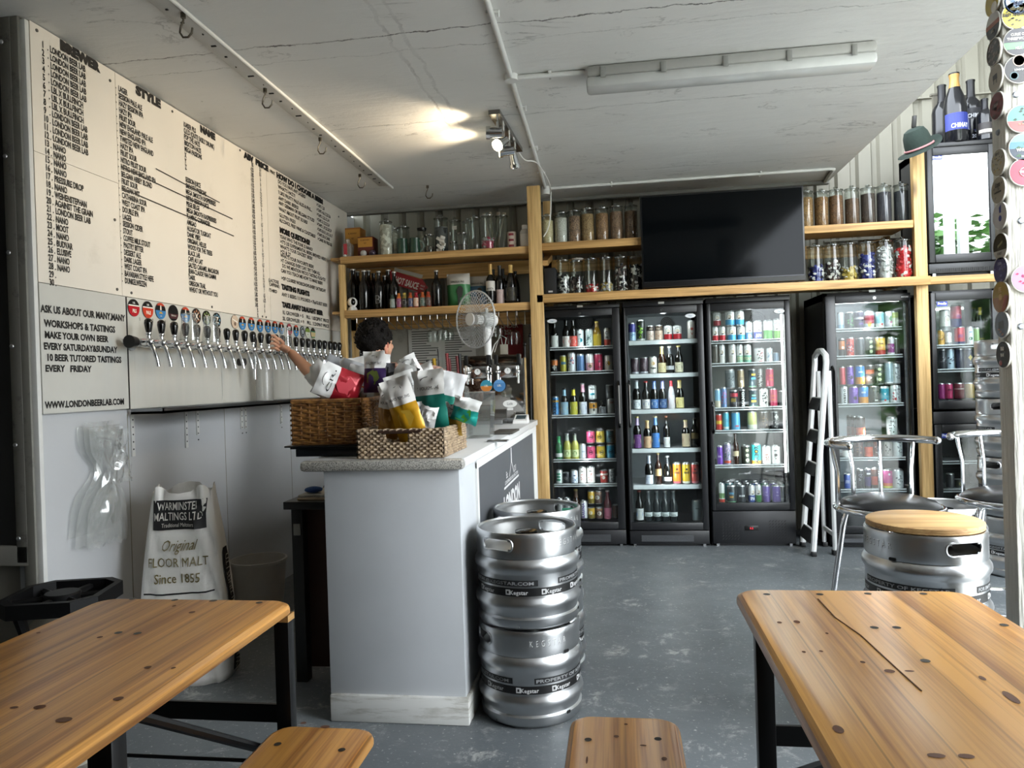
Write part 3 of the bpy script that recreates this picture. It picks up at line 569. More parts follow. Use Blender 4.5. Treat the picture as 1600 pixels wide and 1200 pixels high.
sheet(2.86, 3.08, 0.645, 1.15, 2.83, 3.09, -2.250, 0.026, 'bag', FILM, teeth=True)
sheet(2.83, 3.10, 0.70, 1.16, 2.76, 3.04, -2.280, 0.012, 'bag', FILM)
sheet(2.88, 3.10, 0.90, 1.14, 2.95, 3.12, -2.240, 0.030, 'bag', FILM)
# ---------------------------------------------------------------- bar counter
CX0, CX1, CY0, CY1 = -1.147, -0.607, 2.735, 5.34
GP = mat('b9bdc1', 0.45, 0, 0.04, 5, bump=0.08, bscale=18, dirt='9a9d9e', dscale=2.4, dlo=0.62, dhi=0.8)
t = thing('bar_counter', 'white painted bar counter with speckled grey end edge and grey chalk panel', 'bar counter', (-0.87, 2.735, 0))
b = MB(); b.box(CX0, CX1, CY0, CY0 + 0.04, 0.10, 0.972, 0, 0.003); b.box(CX1 - 0.04, CX1, CY0 + 0.04, CY1, 0.0, 0.972, 0, 0.003); b.box(CX0, CX0 + 0.03, CY0 + 0.04, CY0 + 0.5, 0.0, 0.97); b.build('body', GP, t)
b = MB(); b.box(CX0 + 0.002, CX1 + 0.013, CY0 - 0.016, CY0 + 0.04, 0.0, 0.105, 0, 0.006); b.box(CX1, CX1 + 0.014, CY0 + 0.04, CY1, 0.0, 0.105, 0, 0.004)
b.build('kickboard', mat('c8c9c6', 0.5, 0, 0.05, 6, dirt='76705f', dscale=4, dlo=0.5, dhi=0.68, stretch=(0.6, 0.6, 5)), t)
def speckle(name, a, d):
    m, tr, p = _new(name); N, L = tr.nodes, tr.links
    tcn = N.new('ShaderNodeTexCoord'); n = N.new('ShaderNodeTexNoise'); n.inputs['Scale'].default_value = 220; n.inputs['Detail'].default_value = 3; L.new(tcn.outputs['Object'], n.inputs[0])
    cr = N.new('ShaderNodeValToRGB'); e = cr.color_ramp.elements; e[0].position = .40; e[0].color = lin(d); e[1].position = .55; e[1].color = lin(a); L.new(n.outputs[0], cr.inputs[0]); L.new(cr.outputs[0], p.inputs['Base Color']); p.inputs['Roughness'].default_value = .35
    return m
b = MB(); b.box(-1.235, CX1 + 0.022, CY0 - 0.028, CY0 + 0.03, 0.972, 1.012, 0, 0.014); b.build('end_edge', speckle('speckled_edge', 'b5b3ac', '6b6a66'), t)
b = MB(); b.box(-1.235, CX1 + 0.018, CY0 + 0.0, CY1 + 0.02, 0.972, 1.011, 0, 0.006); b.build('worktop', mat('d8dadb', 0.3, 0, 0.02), t)
b = MB(); b.box(CX1, CX1 + 0.010, 3.04, 3.075, 0.106, 0.962); b.box(CX1, CX1 + 0.010, 5.10, 5.30, 0.106, 0.97); b.box(CX1, CX1 + 0.012, 3.04, 5.30, 0.935, 0.970, 0, 0.003); b.build('panel_trim', WHITE, t)
cp = MB(); cp.box(CX1, CX1 + 0.006, 3.075, 5.10, 0.106, 0.942); cp = cp.build('chalk_panel', mat('4b4e52', 0.6, 0, 0.06, 5, dirt='6d7074', dscale=6, dlo=.6, dhi=.8), t)
b = MB(); q = wallmx((CX1 + 0.0075, 4.05, 0.66), (0, 1, 0))
b.text('LONDON', 0.095, q @ M.Translation((0, -0.055, 0)), 0, .78, 0, 'C', None, .05, .62); b.text('BEER LAB', 0.085, q @ M.Translation((0, -0.165, 0)), 0, .78, 0, 'C', None, .05, .62)
b.add([(-.28, .075, 0), (.28, .075, 0), (.28, .087, 0), (-.28, .087, 0)], [(0, 1, 2, 3)], 0, q)
b.text('LOUGHBOROUGH JUNCTION', 0.02, q @ M.Translation((0, 0.095, 0)), 0, .8, 0, 'C', None, .02, .5)
b.add([(-.012, .27, 0), (.02, .27, 0), (.02, .19, 0), (.10, .12, 0), (.085, .12, 0), (.004, .19, 0), (-.08, .12, 0), (-.095, .12, 0), (-.012, .19, 0)], [(0, 1, 2, 3, 4, 5, 6, 7, 8)], 0, q)
b.add([(-.022, .275, 0), (.03, .275, 0), (.03, .285, 0), (-.022, .285, 0)], [(0, 1, 2, 3)], 0, q)
b.text('Est.', 0.035, q @ M.Translation((-.2, .125, 0)), 0, .8, bold=.02); b.text('2013', 0.035, q @ M.Translation((.10, .125, 0)), 0, .8, bold=.02)
b.build('lettering', mat('d2d3d4', 0.7), cp)
# low black table tucked behind the counter end, folded cloths on it
t = thing('black_table', 'narrow black table behind the counter end with a socket label', 'table', (-1.32, 3.15, 0))
b = MB(); b.box(-1.475, -1.16, 3.06, 3.50, 0.765, 0.80, 0, 0.003); b.build('top', BLACK, t)
for x, y in ((-1.42, 3.10), (-1.2, 3.10), (-1.42, 3.45), (-1.2, 3.45)): b = MB(); b.box(x - 0.025, x + 0.025, y - 0.025, y + 0.025, 0, 0.765); b.build('leg', BLACK, t)
b = MB(); b.box(-1.40, -1.17, 3.13, 3.14, 0.05, 0.76); b.build('side_panel', mat('3c1d10', .6), t)
b = MB(); b.box(-1.435, -1.405, 3.070, 3.076, 0.65, 0.70); b.build('paper_tag', mat('8d8c84', .6), t)
for k, (h, z) in enumerate((('b9a68e', 0.801), ('a8a296', 0.813))):
    b = MB(); b.box(-1.42, -1.2, 3.08 + .01 * k, 3.3, z, z + 0.012, 0, 0.005); tag(b.build('folded_cloth', mat(h, .9, bump=.3, bscale=200), None, (-1.3, 3.2, z)), ('beige folded cloth, lower one on the black table', 'grey folded cloth lying on top of the beige one')[k], 'cloth')
b = MB(); b.ball((-1.37, 3.15, .84), .035, 12, 8, 0, (1.2, 1, .4)); tag(b.build('blue_rag', mat('2c4f86', .9), None, (-1.33, 3.17, .826)), 'small blue rag on top of the folded cloths', 'cloth')

# ---------------------------------------------------------------- kegs
KEGSTEEL = mat('c2c4c6', 0.31, 1.0, 0.06, 7, bump=0.03, bscale=30, rvar=0.10)
KEGDULL = mat('8d8c88', 0.38, 1.0, 0.10, 9, bump=0.04, bscale=40, rvar=0.10)
def make_keg(H, name='beer_keg'):
    t = thing(name, '', 'keg'); R = 0.204; seg = 72
    z1, z0 = H - 0.095, 0.055
    prof = [(0.176, 0.0), (0.186, 0.004), (0.198, 0.018), (0.1995, 0.045), (0.192, 0.052), (0.1945, 0.062)]
    prof += [(0.198, 0.075), (0.2055, 0.088), (0.2075, 0.098), (0.2055, 0.108), (0.198, 0.120), (0.1965, 0.126)]
    prof += [(0.1965, z1 - 0.062), (0.199, z1 - 0.055), (0.2065, z1 - 0.042), (0.208, z1 - 0.032), (0.2065, z1 - 0.022), (0.199, z1 - 0.010), (0.193, z1 - 0.003)]
    n0 = len(prof)
    prof += [(0.1965, z1), (0.198, z1 + 0.008), (0.198, H - 0.066), (0.198, H - 0.058), (0.198, H - 0.030), (0.198, H - 0.022), (0.198, H - 0.008), (0.195, H - 0.001), (0.190, H), (0.186, H - 0.006), (0.188, H - 0.012), (0.194, H - 0.022), (0.194, H - 0.030), (0.194, H - 0.058), (0.194, H - 0.066), (0.192, z1 + 0.005)]
    half = 4
    def inslot(i, k):
        for c0 in (0, 36):
            d = min((i - c0) % seg, (c0 - 1 - i) % seg) if True else 0
            d = min(abs((i + .5) - c0), abs((i + .5) - c0 - seg), abs((i + .5) - c0 + seg))
            if d < (half if k == 1 else half - .7): return True
        return False
    rows = {n0 + 2: 0, n0 + 3: 1, n0 + 4: 0, n0 + 11: 0, n0 + 12: 1, n0 + 13: 0}
    b = MB(); b.lathe(prof, seg=seg, skip=lambda i, j: j in rows and inslot(i, rows[j]))
    b.build('shell', KEGSTEEL, t, world=False)
    b = MB(); b.lathe([(0.192, z1 + 0.002), (0.17, z1 + 0.022), (0.10, z1 + 0.038), (0.0, z1 + 0.042)], seg=36); b.build('head', KEGDULL, t, world=False)
    for a in (0, PI):
        b = MB(); pts = []
        for x, y in rrect(0.139, 0.046, 0.02, 4): an = a + x / 0.197; pts.append((0.1965 * math.cos(an), 0.1965 * math.sin(an), H - 0.044 + y))
        b.tube(pts, 0.0042, 6, closed=True); b.build('handle_rim', KEGSTEEL, t, world=False)
    b = MB(); b.lathe([(0.040, z1 + 0.03), (0.040, z1 + 0.062), (0.034, z1 + 0.064)], seg=20); b.build('valve', STEEL, t, world=False)
    b = MB(); b.lathe([(0.030, z1 + 0.05), (0.046, z1 + 0.062), (0.046, z1 + 0.070), (0.026, z1 + 0.073), (0.0, z1 + 0.071)], seg=24); b.build('valve_cap', BLACKGL, t, world=False)
    # drain notch
    for a in (-1.2, 1.9): b = MB(); an = a; q = M.Rotation(an, 4, 'Z') @ wallmx((0.1996, 0, z1 + 0.004), (0, 1, 0)); b.poly([(x, y, 0) for x, y in rrect(.026, .012, .005)], 0, q); b.build('drain_hole', mat('030303', .9), t, world=False); b = MB(); q = M.Rotation(an, 4, 'Z') @ wallmx((0.2002, 0, 0.044), (0, 1, 0)); b.poly([(x, y, 0) for x, y in rrect(.022, .012, .005)], 0, q); b.build('drain_hole', mat('030303', .9), t, world=False)
    zm = (0.126 + z1 - 0.062) / 2
    rr = 0.1972; wrap = lambda z, r=rr + .0004, a0=0.0: (lambda x, y: (r * math.cos(a0 + x / r), r * math.sin(a0 + x / r), z + y))
    b = MB(); b.lathe([(rr, zm - 0.034), (rr, zm - 0.004)], seg=72)
    for k in range(9): a0 = k * 2 * PI / 9; b.text('Kegstar', 0.0155, None, 1, .95, .001, 'C', wrap(zm - 0.027, a0=a0 + .10), .025); f = wrap(zm - 0.029, a0=a0 - .16); b.add([f(x, y) for x, y in ((0, 0), (.018, 0), (.018, .02), (0, .02))], [(0, 1, 2, 3)], 1); f = wrap(zm - 0.029, rr + .0009, a0 - .16); b.add([f(x, y) for x, y in ((.005, .005), (.013, .005), (.013, .015), (.005, .015))], [(0, 1, 2, 3)], 0)
    b.build('brand_band', [mat('0a0a0b', .45), mat('b9babb', .5)], t, world=False)
    b = MB()
    for k, s in enumerate(('PROPERTY OF KEGSTAR', 'FOR EMPTY KEG COLLECTION EMAIL', 'RENTAL@KEGSTAR.COM')):
        a0 = k * 2 * PI / 3 - 1.9
        f = wrap(zm + 0.003, rr, a0); n = 16; L_ = .33; P = [(L_ * i / n, 0) for i in range(n + 1)] + [(L_ * i / n, .022) for i in range(n + 1)]
        b.add([f(x, y) for x, y in P], [(i, i + 1, n + 2 + i, n + 1 + i) for i in range(n)], 0); b.text(s, .0125, None, 1, .9, 0, 'L', wrap(zm + .008, rr + .0005, a0 + .03), .02, .31)
    b.build('notice_band', [mat('17181a', .5), mat('8c8e90', .5)], t, world=False)
    b = MB(); b.text('KEGSTAR', 0.024, None, 0, .9, .014, 'C', wrap(H - 0.055, .1990, -PI / 2), -.004, .16); b.text('KEGSTAR', 0.024, None, 1, .9, .014, 'C', wrap(H - 0.0565, .1986, -PI / 2 + .006), .0, .16); b.build('shaded_lettering', [mat('eceded', .45, .6), mat('4a4b4c', .5, .6)], t, world=False)  # raised look painted: pale letters over an offset dark copy as shade
    return t
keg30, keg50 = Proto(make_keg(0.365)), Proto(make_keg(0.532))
G = 'stacked steel kegs by the counter'
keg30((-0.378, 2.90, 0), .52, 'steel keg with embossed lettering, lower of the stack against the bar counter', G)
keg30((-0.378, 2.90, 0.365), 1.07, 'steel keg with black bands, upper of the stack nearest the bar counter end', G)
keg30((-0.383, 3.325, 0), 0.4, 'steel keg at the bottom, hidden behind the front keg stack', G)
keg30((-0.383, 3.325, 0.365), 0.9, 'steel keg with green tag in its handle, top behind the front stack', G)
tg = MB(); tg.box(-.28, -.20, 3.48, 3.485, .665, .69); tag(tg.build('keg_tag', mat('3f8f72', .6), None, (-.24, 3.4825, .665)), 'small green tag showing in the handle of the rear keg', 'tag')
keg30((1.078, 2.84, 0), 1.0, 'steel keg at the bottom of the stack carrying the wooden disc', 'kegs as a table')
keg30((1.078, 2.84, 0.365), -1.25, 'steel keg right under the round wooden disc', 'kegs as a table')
b = MB(); b.lathe([(0, 0), (0.187, 0), (0.190, 0.003), (0.190, 0.008), (0.1885, 0.009), (0.190, 0.010), (0.190, 0.021), (0.186, 0.024), (0, 0.024)], (1.078, 2.84, 0.731), 56)
tag(b.build('table_disc', wood('ply_disc', 'a27a4c', 'cda873', 'X', .6, .5), None, (1.078, 2.84, 0.731)), 'round plywood disc lying on the keg stack as a table top', 'table top')
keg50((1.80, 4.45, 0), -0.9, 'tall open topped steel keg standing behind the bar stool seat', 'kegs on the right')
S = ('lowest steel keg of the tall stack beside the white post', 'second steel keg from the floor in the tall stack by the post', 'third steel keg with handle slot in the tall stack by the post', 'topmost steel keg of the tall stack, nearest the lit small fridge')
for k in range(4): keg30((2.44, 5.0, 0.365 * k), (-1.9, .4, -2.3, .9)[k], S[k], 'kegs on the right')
# one-way plastic keg with black top
t = thing('plastic_keg', 'translucent plastic keg with black ribbed top between table and menu wall', 'keg', (-1.98, 2.36, 0))
b = MB(); b.lathe([(0, 0.0), (0.12, 0.0), (0.148, 0.03), (0.15, 0.36), (0.142, 0.43), (0.115, 0.49), (0.07, 0.53), (0, 0.54)], (-1.98, 2.36, 0), 32); b.build('shell', mat('9a968a', .25, 0, .08, 4), t)
b = MB(); q = M.Translation((-1.98, 2.36, 0.555)) @ M.Rotation(.25, 4, 'Z')
oc = [(.165 * sx * (1 if k else .62), .165 * sy * (.62 if k else 1)) for sx, sy, k in ((1, -1, 1), (1, 1, 1), (1, 1, 0), (-1, 1, 0), (-1, 1, 1), (-1, -1, 1), (-1, -1, 0), (1, -1, 0))]
n = 8; inn = [(x * .86, y * .86) for x, y in oc]
vs = [(x, y, 0) for x, y in oc] + [(x, y, .05) for x, y in oc] + [(x, y, .05) for x, y in inn] + [(x, y, .0) for x, y in inn]
b.add(vs, [(a * n + i, a * n + (i + 1) % n, ((a + 1) % 4) * n + (i + 1) % n, ((a + 1) % 4) * n + i) for a in range(4) for i in range(n)], 0, q)
b.lathe([(0, .046), (.055, .046), (.06, .04), (.06, 0), (0, 0)], seg=24, mx=q)
for k in range(6): an = k * PI / 3 + .3; b.tube([q @ V((.05 * math.cos(an), .05 * math.sin(an), .025)), q @ V((.15 * math.cos(an), .15 * math.sin(an), .025))], .012, 6)
for k in range(4): an = k * PI / 2 + PI / 4 + .2; b.cyl(q @ V((.15 * math.cos(an), .15 * math.sin(an), .01)), q @ V((.125 * math.cos(an), .125 * math.sin(an), -.09)), .022, .016, 8)
b.build('top_frame', mat('070708', .55, spec=.25), t)
b = MB(); b.text('25.7', .03, M.Translation((-1.98, 2.36, 0)), 0, .8, warp=lambda x, y: (.1512 * math.cos(-2.3 + x / .15), .1512 * math.sin(-2.3 + x / .15), .36 + y)); b.build('handwriting', INK, t)

# ---------------------------------------------------------------- on the counter
def wicker(name, a, d, su, sv):
    m, tr, p = _new(name); N, L = tr.nodes, tr.links
    tcn = N.new('ShaderNodeTexCoord'); n = N.new('ShaderNodeTexNoise'); n.inputs['Scale'].default_value = 40; L.new(tcn.outputs['Object'], n.inputs[0])
    cr = N.new('ShaderNodeValToRGB'); e = cr.color_ramp.elements; e[0].position = .3; e[0].color = lin(d); e[1].position = .7; e[1].color = lin(a); L.new(n.outputs[0], cr.inputs[0]); L.new(cr.outputs[0], p.inputs['Base Color']); p.inputs['Roughness'].default_value = .45
    return m
def weave_wall(b, p0, p1, z0, z1, rows, pitch, amp, r, m=0, skip=None, taper=0.0):
    """woven strands running from p0 to p1, wavy around uprights, one strand per row"""
    p0, p1 = V(p0), V(p1); d = p1 - p0; L_ = d.length; d /= L_; nrm = V((d.y, -d.x, 0)); n = max(2, int(L_ / pitch)); out = 0
    for j in range(rows):
        z = z0 + (z1 - z0) * (j + .5) / rows; pts = []; tp = taper * (z - z0) / (z1 - z0)
        for i in range(n * 2 + 1):
            f = i / (2 * n); ph = PI * f * n + (j % 2) * PI
            pts.append(p0 + d * (L_ * f) + nrm * (amp * math.cos(ph) + tp) + V((0, 0, z + .15 * (z1 - z0) / rows * math.sin(ph * .5))))
        if skip and skip[0] < z < skip[1]:
            k0, k1 = int(len(pts) * skip[2]), int(len(pts) * skip[3])
            for seg_ in (pts[:k0], pts[k1:]):
                if len(seg_) > 1: b.tube(seg_, r, 6, m)
        else: b.tube(pts, r, 6, m)
    for i in range(n + 1):
        q = p0 + d * (L_ * i / n)
        if skip and skip[2] < i / n < skip[3]: b.cyl(q + V((0, 0, z0)), q + V((0, 0, skip[0])), r * .8, seg=6, m=m); continue
        b.cyl(q + V((0, 0, z0)), q + V((0, 0, z1)) + nrm * taper, r * .8, seg=6, m=m)
# grey seagrass basket at the front corner
t = thing('seagrass_basket', 'low grey brown seagrass basket with dark wooden handle, full of crisps', 'basket', (-0.84, 2.92, 1.012))
SG = wicker('seagrass', 'b8a386', '6a5846', 0, 0); bx = (-1.015, -0.672, 2.77, 3.17); z0, z1 = 1.014, 1.128
b = MB(); P = [(bx[0], bx[2], 0), (bx[1], bx[2], 0), (bx[1], bx[3], 0), (bx[0], bx[3], 0)]
for k in range(4): weave_wall(b, P[k], P[(k + 1) % 4], z0, z1, 11, .013, .004, .0058, 0, (1.075, 1.118, .34, .60) if k == 0 else None)
b.box(bx[0], bx[1], bx[2], bx[3], z0, z0 + .008); b.build('woven_sides', SG, t)
b = MB(); b.cyl((-.93, 2.768, 1.117), (-.76, 2.768, 1.117), .008, seg=10); b.build('handle', mat('38241a', .5), t)
# brown wicker basket further left, on top of the till box
TB = (-1.36, -1.045)
t = thing('cash_drawer', 'flat navy black box with overhanging lid under the wicker basket', 'box', (-1.2, 3.05, 1.012))
b = MB(); b.box(-1.335, -1.06, 2.90, 3.25, 1.013, 1.045, 0, .003); b.build('body', mat('10131c', .4), t)
b = MB(); b.box(-1.352, -1.06, 2.885, 3.25, 1.046, 1.052, 0, .002); b.box(-1.375, -1.05, 2.88, 3.26, 1.053, 1.060, 0, .002); b.build('lid', mat('101112', .35), t)
t = thing('wicker_basket', 'brown wicker basket on the black box, full of crisp packets', 'basket', (-1.2, 3.05, 1.061))
WK = wicker('brown_willow', 'a5763f', '5c3a1e', 0, 0); P = [(-1.358, 2.93, 0), (-1.055, 2.93, 0), (-1.055, 3.26, 0), (-1.358, 3.26, 0)]; z0, z1 = 1.064, 1.242
b = MB()
for k in range(4): weave_wall(b, P[k], P[(k + 1) % 4], z0, z1, 17, .036, .006, .0056)
b.box(-1.358, -1.055, 2.93, 3.26, z0, z0 + .006)
for k in range(4): b.tube([V(P[k]) + V((0, 0, z1)), V(P[(k + 1) % 4]) + V((0, 0, z1))], .009, 6); b.tube([V(P[k]) + V((0, 0, z0)), V(P[(k + 1) % 4]) + V((0, 0, z0))], .008, 6)
b.build('woven_sides', WK, t)
# crisp packets
def tree_of(o):
    from mathutils.bvhtree import BVHTree
    bs = wpos(o); return BVHTree.FromPolygons([v.co + bs for v in o.data.vertices], [tuple(p.vertices) for p in o.data.polygons])
PACKED = [tree_of(o) for o in COL.objects if o.name.startswith('woven_sides')]
FOIL = mat('9c9d9f', .28, .75, .1, 9)
def packet(px, py, Y, w_, h_, rx, ry, cols, label, group, text='SAVOURSMITHS', emb=None, back=False, seed=0):
    """pillow bag with sealed crimped ends; px,py = its middle; rx lean, ry roll in the picture plane"""
    n, mrows = 8, 12; thk = [.020]
    def pt(u, v, s):
        tf = min(v, 1 - v) / .16; th = thk[0] * min(1, max(0, tf)) ** .6 * math.sqrt(max(0, 1 - (2 * u - 1) ** 2)) * (1.2 - .5 * v)
        wr = .005 * math.sin(13 * u + seed) * math.sin(9 * v + 2 * seed) + .004 * math.sin(31 * u * v + seed)
        x = (u - .5) * w_ * (1 - .05 * math.sin(PI * v)); z = (v - .5) * h_
        y = -th * s + wr * (1 if 0 < v < 1 else 1.2) + (.012 * math.sin(5 * u + seed) if v > .85 else 0)
        return (x, y, z)
    q = M.Rotation(ry, 4, 'Y') @ M.Rotation(rx, 4, 'X') @ M.Rotation(((seed * 37) % 11 - 5) * .09, 4, 'Z')
    from mathutils.bvhtree import BVHTree
    grid = [(j * (n + 1) + i, j * (n + 1) + i + 1, (j + 1) * (n + 1) + i + 1, (j + 1) * (n + 1) + i) for j in range(mrows) for i in range(n)]
    done = False
    for thk[0] in (.020, .013, .007):      # nestle among the packets already in the basket, sliding along the line of sight
        for k in range(26):
            dY = .012 * ((k + 1) // 2) * (1 if k % 2 else -1)
            if dY < -.03: continue
            c = at(px, py, y=Y + dY); vv = []
            for s in (1, -1): vv += [c + q @ V(pt(i / n, j / mrows, s)) for j in range(mrows + 1) for i in range(n + 1)]
            tree = BVHTree.FromPolygons(vv, grid + [tuple(x + (n + 1) * (mrows + 1) for x in f) for f in grid])
            if not any(tree.overlap(o) for o in PACKED): done = True; break
        if done: break
    if not done: print('PACKET', label)
    PACKED.append(tree); t = thing('crisp_packet', label, 'crisp packet', c, group)
    for nm, s in (('front', 1), ('back', -1)):
        b = MB(); vs = [q @ V(pt(i / n, j / mrows, s)) for j in range(mrows + 1) for i in range(n + 1)]; mm = []
        fs = []
        for j in range(mrows):
            v = (j + .5) / mrows
            for i in range(n):
                f = (j * (n + 1) + i, j * (n + 1) + i + 1, (j + 1) * (n + 1) + i + 1, (j + 1) * (n + 1) + i); fs.append(f if s > 0 else f[::-1])
                if nm == 'back' and not back: k = 0
                else: k = 1 if v > .62 else 2
                mm.append(k)
        kk = len(b.v); b.v += [tuple(v) for v in vs]; b.f += fs; b.m += mm
        if nm == 'front':
            def warp(x, y, dx=0, dz=0):
                u, v = x / w_ + .5, y / h_ + .5; p = V(pt(min(max(u, 0), 1), min(max(v, 0), 1), 1)); p.y -= .0025; return q @ p
            if text: b.text(text, w_ * .10, None, 3, .9, 0, 'C', lambda x, y: warp(x, y + h_ * .17), .0, w_ * .74); P = [(w_ * .2 * math.cos(a), h_ * .33 + w_ * .10 * math.sin(a)) for a in [PI * k / 8 for k in range(9)]]; P += [(x * .93, y - .002) for x, y in P[::-1]]; b.poly([warp(x, y) for x, y in P], 3)
            if emb:
                b.poly([warp(x * w_, -h_ * .12 + y * w_) for x, y in ((-.28, -.22), (.1, -.3), (.3, -.05), (.24, .2), (-.05, .26), (-.25, .12))], 4)
        b.build(nm, [FOIL, mat(cols[0], .35, 0, .03), mat(cols[1], .3, .25, .06), INK, mat(emb or '888888', .35)], t, world=False, sharp=60)
    return t
GA, GB = 'crisp packets in the wicker basket', 'crisp packets in the seagrass basket'
pk = [(508, 600, 3.02, .12, .21, -.2, -.75, ('e6e4df', 'd9d2cc'), 'white packet with red and yellow print leaning left out of the wicker basket', GA, None, 'b5372c'),
 (530, 600, 2.98, .15, .19, .5, -1.1, ('e4e4e2', 'a51f2c'), 'white and red packet lying flat at the front of the wicker basket', GA, 'CRI', 'c23040'),
 (541, 598, 3.08, .14, .21, -.1, .35, ('b9babc', 'a9aaad'), 'silver side of a packet in the middle of the wicker basket', GA, None, None),
 (558, 592, 3.14, .13, .20, -.1, -.2, ('e8e6e2', 'c9c6c0'), 'white packet top standing behind the silver one', GA, None, None),
 (556, 601, 2.99, .12, .18, .3, .6, ('dedcd8', 'cf6a2c'), 'white and orange packet at the right front of the wicker basket', GA, None, '7a3c28'),
 (586, 581, 3.03, .115, .178, -.05, .02, ('e9e8e5', '43305e'), 'upright white and purple packet in the wicker basket', GA, 'SAVOURSMITHS', '7d9040'),
 (588, 586, 3.18, .12, .2, -.1, .1, ('eae9e6', 'b8b6b2'), 'white packet top sticking up highest behind the purple packet', GA, 'SAVOURSMITHS', None),
 (520, 592, 3.18, .13, .2, -.1, .5, ('9fa1a3', '8c8e90'), 'dark silver packet at the rear left of the wicker basket', GA, None, None),
 (556, 618, 2.96, .12, .12, .7, .3, ('e2e0dc', 'b02c34'), 'white packet with red dot low at the wicker basket rim', GA, None, 'c0303a'),
 (607, 606, 3.14, .05, .22, 0, .06, ('3a3a40', '2c2c34'), 'black packet edge between both baskets', GA, None, None),
 (607, 645, 2.90, .105, .21, .1, .1, ('e6e4e0', '9a6a1c'), 'white and dark gold packet at the left of the seagrass basket', GB, 'SAVOURSMITHS', 'b08024'),
 (632, 640, 2.82, .125, .26, .1, -.28, ('e8e6e2', 'c8961e'), 'tilted white and yellow gold packet in front of the seagrass basket', GB, 'SAVOURSMITHS', 'd8b040'),
 (634, 622, 2.92, .13, .22, 0, -.3, ('e8e7e3', 'd0cdc6'), 'large white packet behind the yellow gold one', GB, 'SAVOURSMITHS', None),
 (626, 606, 3.08, .13, .21, -.1, .35, ('dcdcda', 'd0601e'), 'white and orange packet standing at the rear left of the seagrass basket', GB, None, 'd8641e'),
 (645, 581, 3.14, .09, .15, 0, -.5, ('e9e9e6', 'd4d2ce'), 'small white packet corner pointing up at the rear', GB, 'SAVOURSMITHS', None),
 (655, 625, 2.96, .09, .2, 0, -.25, ('d8d8d6', '1f6a5c'), 'narrow silver and green packet between the gold and the green one', GB, None, None),
 (673, 625, 2.94, .145, .25, .0, -.08, ('e6e5e1', '1d7466'), 'upright white and dark green packet in the middle of the seagrass basket', GB, 'SAVOURSMITHS', None),
 (664, 603, 3.06, .12, .2, -.1, -.3, ('dfdedb', 'c8c5c0'), 'white packet with orange mark behind the green ones', GB, None, 'c8653c'),
 (700, 625, 2.98, .12, .24, 0, .25, ('c9cacb', '1f7a6a'), 'silver and green packet leaning right in the seagrass basket', GB, None, None),
 (705, 655, 2.84, .10, .14, .3, .1, ('e8e7e4', 'b8963c'), 'white packet with gold base at the front right of the seagrass basket', GB, 'SAVOURSMITHS', None),
 (668, 655, 2.82, .07, .11, .2, .3, ('dedddb', 'bdbcba'), 'small white packet low in the middle of the seagrass basket', GB, None, None),
 (652, 655, 2.80, .05, .14, 0, -.1, ('e4e3e0', 'c4c2be'), 'narrow white packet fold beside the gold packet', GB, None, None),
 (728, 641, 2.96, .115, .105, .2, .3, ('e4e6e4', '1f9a90'), 'white and turquoise packet at the right end of the seagrass basket', GB, None, '4fa63c'),
 (713, 640, 3.0, .08, .12, .1, -.3, ('e0e0de', 'a8a8a6'), 'white packet tip between the green and the turquoise packets', GB, None, None)]
for i in sorted(range(len(pk)), key=lambda i: [5, 11, 16, 22, 1, 0, 19, 10, 4, 18].index(i) if i in (5, 11, 16, 22, 1, 0, 19, 10, 4, 18) else 50 + i): a = pk[i]; packet(*a[:9], a[9], a[10], a[11], seed=i + 1)
# water jug
c = at(752, 683, z=1.012); wx, wy = c.x, c.y
t = thing('water_jug', 'clear square plastic water jug standing beside the seagrass basket', 'jug', (wx, wy, 1.012))
b = MB(); s0, s1 = .058, .070; H_ = .235
Q = lambda s, z: [(wx - s, wy - s, 1.013 + z), (wx + s, wy - s, 1.013 + z), (wx + s, wy + s, 1.013 + z), (wx - s, wy + s, 1.013 + z)]
b.add(Q(s0, 0) + Q(s1, H_), [(0, 3, 2, 1)] + [(i, (i + 1) % 4, 4 + (i + 1) % 4, 4 + i) for i in range(4)]); b.build('body', PLASTIC, t, sharp=30)
b = MB(); b.add(Q(s0 - .006, .006) + Q(s1 - .008, H_ * .70), [(0, 3, 2, 1), (4, 5, 6, 7)] + [(i, (i + 1) % 4, 4 + (i + 1) % 4, 4 + i) for i in range(4)]); b.build('water', glass('water', (.86, .9, .9), edge=.4, base=.05), t, sharp=30)
b = MB(); b.tube([(x, y, z) for x, y, z in Q(s1, H_)], .003, 6, closed=True); b.build('rim', PLASTIC, t)
# glass jars behind the packets
for px, py, Y, r, h, l in ((690, 612, 3.55, .05, .16, 'clear glass jar with steel lid behind the green crisp packets'), (708, 618, 3.7, .04, .13, 'smaller glass jar right behind the silver green packet')):
    c = at(px, py, y=Y); t = thing('glass_jar', l, 'jar', (c.x, Y, 1.012)); b = MB(); b.lathe([(0, .002), (r, .002), (r, h * .8), (r * .85, h * .9), (r * .85, h)], (c.x, Y, 1.012), 20); b.build('body', CLEAR, t)
    b = MB(); b.lathe([(r * .9, h), (r * .9, h + .012), (0, h + .014)], (c.x, Y, 1.012), 20); b.build('lid', STEEL, t)
